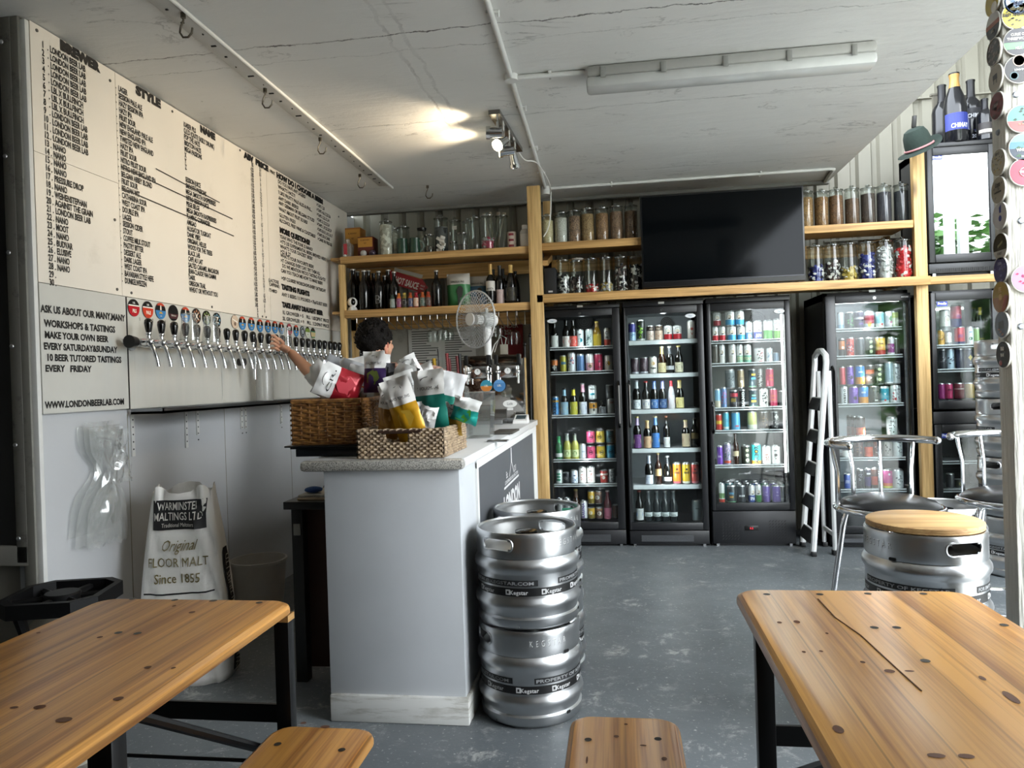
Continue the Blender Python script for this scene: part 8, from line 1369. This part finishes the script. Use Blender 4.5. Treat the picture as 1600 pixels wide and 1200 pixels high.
for x, y, d in ((-.455, 2.95, 0), (-.475, 4.0, 0), (-.487, 4.70, 0), (-.50, 5.30, 0), (-.28, 3.592, 1), (0.0, 5.71, 1), (1.1, 5.71, 1)):
    b = MB(); (b.box(x - .028, x + .028, y - .008, y + .008, ZC - .012, ZC - .0006, 0, .002) if not d else b.box(x - .008, x + .008, y - .028, y + .028, ZC - .012, ZC - .0006, 0, .002)); b.cyl((x + (.024 if not d else 0), y + (0 if not d else .024), ZC - .03), (x + (.024 if not d else 0), y + (0 if not d else .024), ZC - .0006), .005, seg=8); b.build('pipe_clip', PIP, t)
b = MB(); b.tube(bez((-.59, 4.70, 2.785), (-.57, 4.95, 2.74), (-.54, 4.85, 2.78), (-.495, 4.98, 2.772), 8) + bez((-.48, 5.1, 2.77), (-.43, 5.35, 2.72), (-.46, 5.5, 2.74), (-.455, 5.58, 2.72), 8) + bez((-.455, 5.545, 2.68), (-.46, 5.54, 2.55), (-.46, 5.54, 2.45), (-.52, 5.54, 2.38), 6), .0045, 6); b.build('cable', mat('e2e2de', .4), t)
# spot bar
t = thing('spot_bar', 'steel ceiling bar with four swivelling spots, two of them lit', 'spotlight', (-.61, 4.37, 2.74)); bx = lambda y: -.628 + .036 * (y - 4.04) / .66
b = MB(); b.add([(bx(4.02) + dx, y, z) for y in (4.02, 4.72) for z in (2.775, 2.8) for dx in (-.032 + .036 * (y > 4.5), .032 + .036 * (y > 4.5))], [(0, 1, 3, 2), (4, 6, 7, 5), (0, 4, 5, 1), (2, 3, 7, 6), (0, 2, 6, 4), (1, 5, 7, 3)]); b.build('bar', mat('8f8a84', .22, 1.0), t, sharp=20)
for k, (y, dr, lit) in enumerate(((4.10, (-.75, -.1, .02), 1), (4.27, (-.45, -.75, -.55), 1), (4.44, (-.95, -.2, -.08), 1), (4.62, (.15, .2, -1), 0))):
    p = V((bx(y) - .01, y, 2.70)); d = V(dr).normalized(); h = MB(); h.tube([(bx(y), y, 2.777), (bx(y), y, 2.73), p], .007, 8); h.cyl(p - d * .035, p + d * .035, .026, .030, 16, cap=True); h.cyl(p + d * .033, p + d * .055, .036, .036, 18, cap=False); h = h.build('spot_head', CHROME, t)
    b = MB(); b.cyl(p + d * .045, p + d * .05, .033, seg=18); b.build('bulb', mat('fff0c8', .3, emit=14) if lit and k else mat('fff0d0', .3, emit=3) if lit else mat('9a9a96', .2), h)
    if lit: l = light('spot_lamp', 'SPOT', tuple(p + d * .075), (16, 14, 26)[k], (1.0, .80, .55), tuple(p + d * 2), spot_size=math.radians(95), spot_blend=.8, shadow_soft_size=.03)
# perforated rail with hooks
t = thing('hook_rail', 'perforated white steel strip along the ceiling carrying wire hooks', 'rail', (-1.68, 4.0, 2.785))
b = MB(); b.box(-1.722, -1.642, 2.0, 5.33, 2.789, 2.80, 0, .002)
rr = random.Random(4)
for k in range(26): y = 2.55 + .107 * k; b.cyl((-1.682 + rr.uniform(-.02, .02), y, 2.7885), (-1.682 + rr.uniform(-.02, .02), y, 2.789), .005, seg=6, m=1)
b.build('strip', [mat('b9b8b4', .5), INK], t)
b = MB(); b.tube([(-1.632, 2.0, 2.79), (-1.634, 4.55, 2.79), (-1.64, 5.40, 2.79)], .008, 8); b.build('white_cable', mat('e6e5e0', .4), t)
HK = mat('5a544a', .35, .9)
for k, (px, py) in enumerate(((286, 20), (414, 138), (500, 215), (562, 272), (668, 292))):
    p = at(px, py, z=2.79); z = 2.789 if k < 4 else 2.80; b = MB(); b.tube([(p.x, p.y, z), (p.x, p.y, z - .03), (p.x - .012, p.y, z - .055)] + [(p.x + .006 + .024 * math.cos(a), p.y, z - .075 - .024 * math.sin(a)) for a in [PI * .95 - .0 - PI * 1.35 * i / 8 + 0 for i in range(0)]] + [(p.x - .016, p.y, z - .075), (p.x - .004, p.y, z - .095), (p.x + .018, p.y, z - .097), (p.x + .034, p.y, z - .082), (p.x + .038, p.y, z - .062)], .0042, 6); b.cyl((p.x, p.y, z - .02), (p.x, p.y, z), .010, seg=8)
    tag(b.build('ceiling_hook', HK, None, (p.x, p.y, z - .05)), ('wire ceiling hook nearest the camera on the strip', 'wire ceiling hook, second along the strip', 'wire ceiling hook, third along the strip', 'wire ceiling hook at the far end of the strip', 'lone ceiling hook apart from the strip')[k], 'hook', 'ceiling hooks')
# ---------------------------------------------------------------- beer tables and benches
TW = wood('table_pine', '8a5826', 'ca9148', 'Y', .65, .36, 0, .04, .088, 'X'); BLK = mat('0d0e10', .38, .3, .1, 20)
EDGE = wood('table_edge', 'a0743c', 'cfa468', 'Y', .6, .38, 0, .25)
def beer_top(t, w_, L_, z, mat_=TW):
    b = MB(); P = rrect(w_, L_, .045, 5); n = len(P); Pi = [(x * (1 - .012 / (w_ / 2)), y * (1 - .012 / (L_ / 2))) for x, y in P]
    vs = [(x, y, z) for x, y in Pi] + [(x, y, z - .006) for x, y in [(u * (1 - .003 / (w_ / 2)), v * (1 - .003 / (L_ / 2))) for u, v in P]] + [(x, y, z - .014) for x, y in P] + [(x, y, z - .024) for x, y in P] + [(x, y, z - .03) for x, y in Pi]
    b.add(vs, [tuple(range(n))] + [(a * n + i, (a + 1) * n + i, (a + 1) * n + (i + 1) % n, a * n + (i + 1) % n) for a in range(4) for i in range(n)] + [tuple(range(4 * n, 5 * n))[::-1]])
    return b.build('top', mat_, t, world=False, sharp=30)
KNOT = mat('54301a', .5, 0, .3, 60); PLUG = mat('2a2520', .4, .5)
def knots(t, top, z, pts, m=KNOT):
    for x, y, a, c in pts: b = MB(); b.poly([(x + u * a * .75, y + v * c * .8, z + .0007) for u, v in circ(1, 12)]); b.build('knot', m, top, world=False)
def plugs(t, top, z, pts):
    for x, y in pts: b = MB(); b.poly([(x + u, y + v, z + .0009) for u, v in circ(.0085, 12)]); b.build('screw_plug', PLUG, top, world=False)
def leg_frame(t, xs, y, z, back, bw=.03):
    for x in xs: b = MB(); b.box(x - .019, x + .019, y - .016, y + .016, 0, z - .03, 0, .002); b.build('leg', BLK, t, world=False)
    b = MB(); b.box(xs[0], xs[1], y - .004, y + .004, z - .30, z - .255); b.build('cross_bar', BLK, t, world=False)
    b = MB(); b.tube([(xs[0], y, z - .40), (xs[1], y, z - .40)], .005, 6); b.build('tie_rod', BLK, t, world=False)
    for x in xs: b = MB(); b.tube([(x * .93, y, z - .38), (x * .55, y + back, z - .045)], .011, 8); b.build('fold_brace', BLK, t, world=False)
    b = MB(); b.box(xs[0] - .02, xs[1] + .02, y - bw, y + bw, z - .046, z - .030); b.build('batten', EDGE, t, world=False)
t = thing('beer_table', 'long pine folding table with black steel legs at the left', 'table', group='folding beer tables'); o = beer_top(t, .53, 2.2, .77); leg_frame(t, (-.235, .240), 1.080, .77, -.5, .018); leg_frame(t, (-.235, .205), -.95, .77, .5)
b = MB(); b.box(.178, .218, .48, .52, .0, .74, 0, .003); b.build('leg', BLK, t, world=False); b = MB(); b.box(.09, .115, .58, .60, 0, .74, 0, .003); b.build('leg', BLK, t, world=False)
L = lambda px, py: (lambda p: (p.x + 1.08, p.y - .645))(at(px, py, z=.77))
knots(t, o, .77, [(*L(62, 1105), .014, .010), (*L(100, 1125), .018, .012), (*L(185, 1092), .012, .010), (*L(231, 1043), .009, .009), (*L(271, 1044), .006, .006), (*L(22, 1106), .010, .006), (*L(300, 957), .010, .010), (*L(330, 939), .006, .010), (*L(272, 947), .006, .008), (*L(60, 989), .006, .006), (*L(156, 996), .008, .008)])
plugs(t, o, .77, [L(207, 936), L(273, 938), L(334, 939), L(405, 942), L(185, 989), L(215, 990)]); place(t, (-1.08, .645, 0), 0)
t = thing('beer_table', 'long pine folding table with worn glossy top at the right', 'table', group='folding beer tables'); o = beer_top(t, .535, 2.2, .77, wood('table_pine_worn', '98622a', 'd39c50', 'Y', .62, .30, 0, .10, .095, 'X')); leg_frame(t, (-.232, .235), .925, .77, -.5); leg_frame(t, (-.235, .235), -.95, .77, .5)
L = lambda px, py: (lambda p: (p.x - .535, p.y - .775))(at(px, py, z=.77))
knots(t, o, .77, [(*L(1310, 1140), .010, .016), (*L(1463, 1181), .016, .008), (*L(1510, 1182), .014, .008), (*L(1390, 1049), .012, .010), (*L(1421, 1049), .011, .005), (*L(1245, 972), .009, .012), (*L(1218, 973), .007, .008), (*L(1256, 1019), .005, .006), (*L(1283, 1018), .005, .006), (*L(1348, 1035), .006, .007), (*L(1535, 1060), .006, .012), (*L(1580, 1090), .010, .03), (*L(1292, 990), .004, .006)])
plugs(t, o, .77, [L(1198, 929), L(1281, 929), L(1356, 928), L(1443, 928), L(1366, 981), L(1401, 981), L(1446, 1033), L(1569, 977)])
b = MB(); cr = [L(1278, 936), L(1305, 965), L(1345, 993), L(1400, 1044), L(1440, 1080)]; b.tube([(x, y, .7703) for x, y in cr], .0014, 4); b.build('crack', mat('4a2a14', .7), o, world=False); place(t, (.535, .775, 0), 0)
BW = wood('bench_pine', '965f28', 'cc944a', 'Y', .68, .34, 0, .06, .12, 'X')
for nm, x, y, l, kn, pl in (('beer_bench', -.722, .595, 'pine bench end with dark knots in front of the white counter', ((474, 1130, .010, .008), (508, 1136, .016, .010)), ((434, 1163), (534, 1172))), ('beer_bench', -.010, .70, 'pine bench end with two grey screws below the keg stack', ((963, 1151, .008, .008), (978, 1132, .006, .006), (1005, 1165, .010, .004), (1038, 1186, .008, .010), (917, 1188, .003, .02)), ((919, 1156), (1028, 1155)))):
    t = thing(nm, l, 'bench', group='folding benches'); o = beer_top(t, .258, 2.2, .48, BW); L = lambda px, py: (lambda p: (p.x - x, p.y - y))(at(px, py, z=.48)); knots(t, o, .48, [(*L(a, c), d, e) for a, c, d, e in kn]); plugs(t, o, .48, [L(*p) for p in pl])
    for s in (.82, -.82): leg_frame(t, (-.10, .10), s, .48, -.3 if s > 0 else .3)
    place(t, (x, y, 0), 0)
# ---------------------------------------------------------------- surroundings behind the camera
b = MB(); b.box(-5, 1.7, -3.3, -3.2, 0, 2.8); b.box(1.75, 1.85, -3.3, 1.0, 0, 2.8); struct(b.build('wall_behind_block', mat('b9b7b0', .7)))  # unseen; side stretch added to cut daylight, pale paint chosen to bounce it
b = MB(); b.box(-5.1, -5, -3.3, 2.75, 0, 2.8); struct(b.build('wall_left_block', mat('b9b7b0', .7)))  # unseen wall added to keep sky light out on the left
b = MB(); rr = random.Random(5)
for _ in range(2600):
    c = V((rr.uniform(4.6, 7.0), -2.6 + rr.uniform(-.5, .5), 3.9 * rr.random() ** .8 + .05 - .5 * rr.random())); q = M.Translation(c) @ M.Rotation(rr.uniform(0, 6.3), 4, 'Z') @ M.Rotation(rr.uniform(-1.2, 1.2), 4, 'X'); s = rr.uniform(.08, .19); b.add([(-s, 0, 0), (0, -s * .45, .02), (s, 0, 0), (0, s * .45, .02)], [(0, 1, 2, 3)], 0, q)
o = tag(b.build('shrub', mat('5f8a48', .5, 0, .25, 3), None), 'tall leafy shrub outdoors behind the camera, mirrored in the top small fridge', 'shrub'); o['kind'] = 'stuff'
for k, x in enumerate((5.24, 5.44)): b = MB(); b.box(x, x + .12, -1.5, -1.38, 0, 4.2); tag(b.build('outdoor_post', WHITE, None, (x, -1.44, 0)), ('white post outdoors, nearer the building, mirrored in glass', 'white post outdoors, farther from the building, mirrored in glass')[k], 'post')
# ---------------------------------------------------------------- bartender
def skin(name, chains, parent, m, sub=2, loc=None):
    """chains: lists of ((x, y, z), radius); equal points join; the first point is the root"""
    vs, rad, es, idx = [], [], [], {}
    for ch in chains:
        prev = None
        for p, r in ch:
            k = tuple(round(v, 4) for v in p)
            if k not in idx: idx[k] = len(vs); vs.append(p); rad.append(r)
            if prev is not None and prev != idx[k]: es.append((prev, idx[k]))
            prev = idx[k]
    base = wpos(parent); me = bpy.data.meshes.new(name); me.from_pydata([tuple(V(v) - base) for v in vs], es, [])
    o = bpy.data.objects.new(name, me); COL.objects.link(o); o.parent = parent
    md = o.modifiers.new('skin', 'SKIN'); md.use_smooth_shade = True; md.branch_smoothing = .4
    for i, d in enumerate(me.skin_vertices[0].data):
        r = rad[i]; d.radius = r if isinstance(r, tuple) else (r, r); d.use_root = (i == 0)
    s = o.modifiers.new('smooth', 'SUBSURF'); s.levels = sub; s.render_levels = sub; me.materials.append(m)
    dg = bpy.context.evaluated_depsgraph_get(); bpy.context.view_layer.update(); e = bpy.data.meshes.new_from_object(o.evaluated_get(bpy.context.evaluated_depsgraph_get()))
    o.modifiers.clear(); o.data = e; e.name = name
    e.polygons.foreach_set('use_smooth', [True] * len(e.polygons)); return o
t = thing('person', 'person with dark curly hair seen from behind, reaching left to a beer tap', 'person', (-1.5, 4.05, 0))
SKIN = mat('c69579', .5, 0, .05, 14); 
H_ = V((-1.395, 4.15, 1.545))      # head centre
pel = (-1.44, 4.02, .90); wai = (-1.43, 4.04, 1.08); che = (-1.41, 4.07, 1.26); sho = (-1.40, 4.09, 1.37); nek = (-1.385, 4.10, 1.43); nk2 = (-1.375, 4.12, 1.49)
lsh = (-1.575, 4.15, 1.375); lel = V(at(492, 590, y=4.33)); lwr = V(at(452, 548, y=4.44)); 
rsh = (-1.215, 4.08, 1.375); rel = (-.955, 4.20, 1.325); rwr = (-1.0, 4.43, 1.24)
lhip = (-1.54, 4.0, .86); lkn = (-1.63, 3.86, .48); lan = (-1.672, 3.74, .09); rhip = (-1.34, 4.02, .86); rkn = (-1.33, 4.03, .48); ran = (-1.33, 4.05, .09)
lca = (-1.655, 3.79, .33); rca = (-1.33, 4.01, .33)
hd = [(tuple(H_ + V((0, 0, -.045))), (.070, .078)), (tuple(H_ + V((0, .0, .03))), (.078, .095)), (tuple(H_ + V((0, 0, .085))), (.062, .075))]
skin('body', [[(pel, (.15, .11)), (wai, (.135, .10)), (che, (.16, .11)), (sho, (.13, .09)), (nek, .062), (nk2, .056)] + hd,
              [(sho, (.13, .09)), (lsh, .056), (tuple(V(lsh).lerp(lel, .5)), .047), (tuple(lel), .041), (tuple(lel.lerp(lwr, .3)), .043), (tuple(lwr), .027)],
              [(sho, (.13, .09)), (rsh, .056), (tuple(V(rsh).lerp(V(rel), .5)), .047), (rel, .041), (rwr, .028)],
              [(pel, (.15, .11)), (lhip, .088), (lkn, .058), (lca, .056), (lan, .036)], [(pel, (.15, .11)), (rhip, .088), (rkn, .058), (rca, .056), (ran, .036)]], t, SKIN)
# left hand around the tap handle
tp = V(at(421, 533, x=-2.122)); hw = lwr; pm = hw.lerp(tp, .55)
dirh = (tp - hw).normalized(); up = V((0, 0, 1)); side = dirh.cross(up).normalized()
ch = [[(tuple(hw), .027), (tuple(hw.lerp(pm, .6)), (.034, .022)), (tuple(pm), (.038, .020))]]
hand = skin('hand', ch, t, SKIN, 2)
for k in range(4):
    zo = .036 - .024 * k; L_ = (.85, 1.0, .95, .75)[k]; a = pm + up * zo * .9 - dirh * .005; b_ = pm + dirh * .040 * L_ + up * (zo * 1.05 + .012); c_ = b_ + dirh * .018 * L_ + side * .022 - up * .006; d_ = c_ - dirh * .012 + side * .020 - up * .010
    skin('finger', [[(tuple(a), .0115), (tuple(b_), .0100), (tuple(c_), .0090), (tuple(d_), .0078)]], t, SKIN, 2)
a = hw.lerp(pm, .45) + up * .026; skin('thumb', [[(tuple(a), .013), (tuple(a + dirh * .03 + up * .022 + side * .01), .0115), (tuple(a + dirh * .062 + up * .020 + side * .022), .0095)]], t, SKIN, 2)
# right hand, half closed
rw = V(rwr); skin('hand', [[(rwr, .027), (tuple(rw + V((-.02, .05, -.02))), (.036, .02)), (tuple(rw + V((-.035, .085, -.03))), (.038, .018))]], t, SKIN, 2)
for k in range(4): a = rw + V((-.06 + .022 * k, .085, -.03)); skin('finger', [[(tuple(a), .0105), (tuple(a + V((-.005, .035, -.012))), .0095), (tuple(a + V((-.005, .045, -.035))), .008)]], t, SKIN, 1)
a = rw + V((.015, .04, -.02)); skin('thumb', [[(tuple(a), .012), (tuple(a + V((.018, .035, -.01))), .0105), (tuple(a + V((.012, .06, -.02))), .009)]], t, SKIN, 1)
# face turned away to the right: ear, brow, nose, eye, mouth
F = M.Translation(H_) @ M.Rotation(math.radians(-22), 4, 'Z')        # local +Y is where the face looks
b = MB()
for s in (1, -1): b.ball(F @ V((.080 * s, -.004, -.022)), .034, 14, 10, 0, (.30, .62, 1.0), M.Rotation(math.radians(-28) + .35 * s, 4, 'Z') @ M.Rotation(.15, 4, 'X')); b.ball(F @ V((.086 * s, .006, -.014)), .020, 12, 8, 1, (.3, .55, .9), M.Rotation(math.radians(-28) + .35 * s, 4, 'Z')); b.ball(F @ V((.077 * s, .003, -.053)), .013, 10, 6, 0, (.5, .8, 1))
b.build('ear', [mat('c98a72', .5), mat('a8604c', .6)], t)
b = MB(); b.ball(F @ V((0, .055, -.045)), .062, 18, 12, 0, (.92, .80, 1.15), M.Rotation(math.radians(-28), 4, 'Z')); b.ball(F @ V((0, .112, -.022)), .016, 10, 8, 0, (.8, 1, 1.3)); b.ball(F @ V((0, .075, -.098)), .026, 12, 8, 0, (1.1, .9, .8)); b.ball(F @ V((.045, .07, -.02)), .028, 10, 8, 0, (.9, .8, .8)); b.ball(F @ V((.058, .04, -.03)), .034, 12, 8, 0, (.7, 1.1, 1.2)); b.ball(F @ V((.05, .05, .015)), .032, 12, 8, 0, (.8, 1, 1)); b.build('face', SKIN, t)
b = MB(); [b.ball(F @ V((.028 * s, .082, .012)), .010, 10, 8) for s in (1, -1)]; b.build('eye', mat('e8e4de', .2), t); b = MB(); [b.tube([F @ V((.012 * s, .108, .034)), F @ V((.034 * s, .104, .038)), F @ V((.052 * s, .090, .032))], .004, 6) for s in (1, -1)]; b.build('eyebrow', mat('1a120e', .8), t); b = MB(); b.tube([F @ V((-.024, .104, -.066)), F @ V((0, .110, -.064)), F @ V((.024, .104, -.066))], .005, 6); b.build('mouth', mat('9c5648', .5), t)
# hair: lumpy cap, shorter at nape and sides
HAIR = mat('0e0a08', .7, 0, .3, 60, bump=.8, bscale=120, spec=.2)
b = MB(); rr = random.Random(11); n, mr = 48, 26; vs = []
for j in range(mr + 1):
    th = PI * (j / mr) * .74
    for i in range(n):
        a = 2 * PI * i / n; fr = max(0, math.sin(a))          # towards the face
        low = th / (PI * .74); lim = 1 - .42 * fr ** 2 * (low > .0); th2 = th * (lim if fr > 0 else 1)
        bump = .0075 * math.sin(9 * a + 5 * th) * math.sin(11 * th + 3 * a) + .004 * math.sin(23 * a - 17 * th) + rr.uniform(-.0025, .0025)
        rx, ry, rz_ = .100, .114, .118
        nape = 1 - .18 * max(0, low - .72) / .28
        vs.append(F @ V(((rx + bump) * math.sin(th2) * math.cos(a) * nape, ((ry + bump) * math.sin(th2) * math.sin(a)) * nape - .012, (rz_ + bump) * math.cos(th2) + .022)))
fs = [(j * n + i, (j + 1) * n + i, (j + 1) * n + (i + 1) % n, j * n + (i + 1) % n) for j in range(mr) for i in range(n)]; b.add(vs, fs)
for _ in range(170):      # curls
    a, th = rr.uniform(0, 2 * PI), abs(rr.gauss(.6, .45)); 
    if math.sin(a) > .5 and th > .9: continue
    if th > 1.75: continue
    c = V((.100 * math.sin(th) * math.cos(a), .114 * math.sin(th) * math.sin(a) - .012, .118 * math.cos(th) + .022)); u = V((rr.uniform(-1, 1), rr.uniform(-1, 1), rr.uniform(-1, 1))).normalized(); v = c.normalized().cross(u).normalized(); r_ = rr.uniform(.008, .014)
    b.tube([F @ (c + v * r_ * math.cos(k) + c.normalized() * (r_ * .7 * math.sin(k)) + u * .006 * k / 4) for k in [i * .8 for i in range(7)]], .0032, 5)
b.build('hair', HAIR, t, sharp=180)
# shirt with scale print, pale collar, shorts, socks, shoes
def shirt_mat():
    m, tr, p = _new('scale_print'); N, L = tr.nodes, tr.links; tcn = N.new('ShaderNodeTexCoord'); v = N.new('ShaderNodeTexVoronoi'); v.inputs['Scale'].default_value = 26; L.new(tcn.outputs['Object'], v.inputs[0])
    cr = N.new('ShaderNodeValToRGB'); e = cr.color_ramp.elements; e[0].position = .15; e[0].color = lin('c9a493'); e[1].position = .62; e[1].color = lin('6e4638'); L.new(v.outputs['Distance'], cr.inputs[0]); L.new(cr.outputs[0], p.inputs['Base Color']); p.inputs['Roughness'].default_value = .85; return m
SH = shirt_mat()
up_ = lambda p, d=.012: tuple(V(p) + V((0, 0, d)))
sl = V(lsh).lerp(lel, .62); sr = V(rsh).lerp(V(rel), .95)
skin('shirt', [[((-1.44, 4.02, .86), (.175, .135)), (wai, (.165, .125)), (che, (.185, .135)), (up_(sho, -.005), (.150, .108)), ((-1.388, 4.095, 1.405), (.090, .080))],
               [(up_(sho, -.005), (.150, .108)), (lsh, .072), (tuple(sl), .062)], [(up_(sho, -.005), (.150, .108)), (rsh, .074), (tuple(sr), .066)]], t, SH)
b = MB(); b.lathe([(.078, -.012), (.074, .014), (.066, .022), (.062, .010)], (0, 0, 0), 28, mx=M.Translation((-1.382, 4.105, 1.425)) @ M.Rotation(-.2, 4, 'X')); b.build('collar', mat('c9ac88', .8), t)
skin('shorts', [[((-1.44, 4.02, .93), (.168, .13)), ((-1.44, 4.02, .86), (.172, .135)), (lhip, .108), (tuple(V(lhip).lerp(V(lkn), .72)), .092)], [((-1.44, 4.02, .86), (.172, .135)), (rhip, .108), (tuple(V(rhip).lerp(V(rkn), .72)), .092)]], t, mat('15171c', .8))
for an, kn in ((lan, lca), (ran, rca)):
    A, K = V(an), V(kn); skin('sock', [[(tuple(A.lerp(K, .62)), .058), (tuple(A.lerp(K, .3)), .048), (tuple(A), .044), (tuple(A + V((.01, .03, -.02))), .044)]], t, mat('b9b2a6', .9), 2)
    b = MB(); q = M.Translation((A.x + .012, A.y + .055, 0)) @ M.Rotation(-.15, 4, 'Z'); b.lathe([(0, 0), (.95, 0), (1, .12), (.98, .5), (.8, .85), (.55, 1.0), (0, 1.02)], seg=24, mx=q @ M.Diagonal((.048, .135, .085, 1))); b.build('shoe', mat('101011', .6), t)
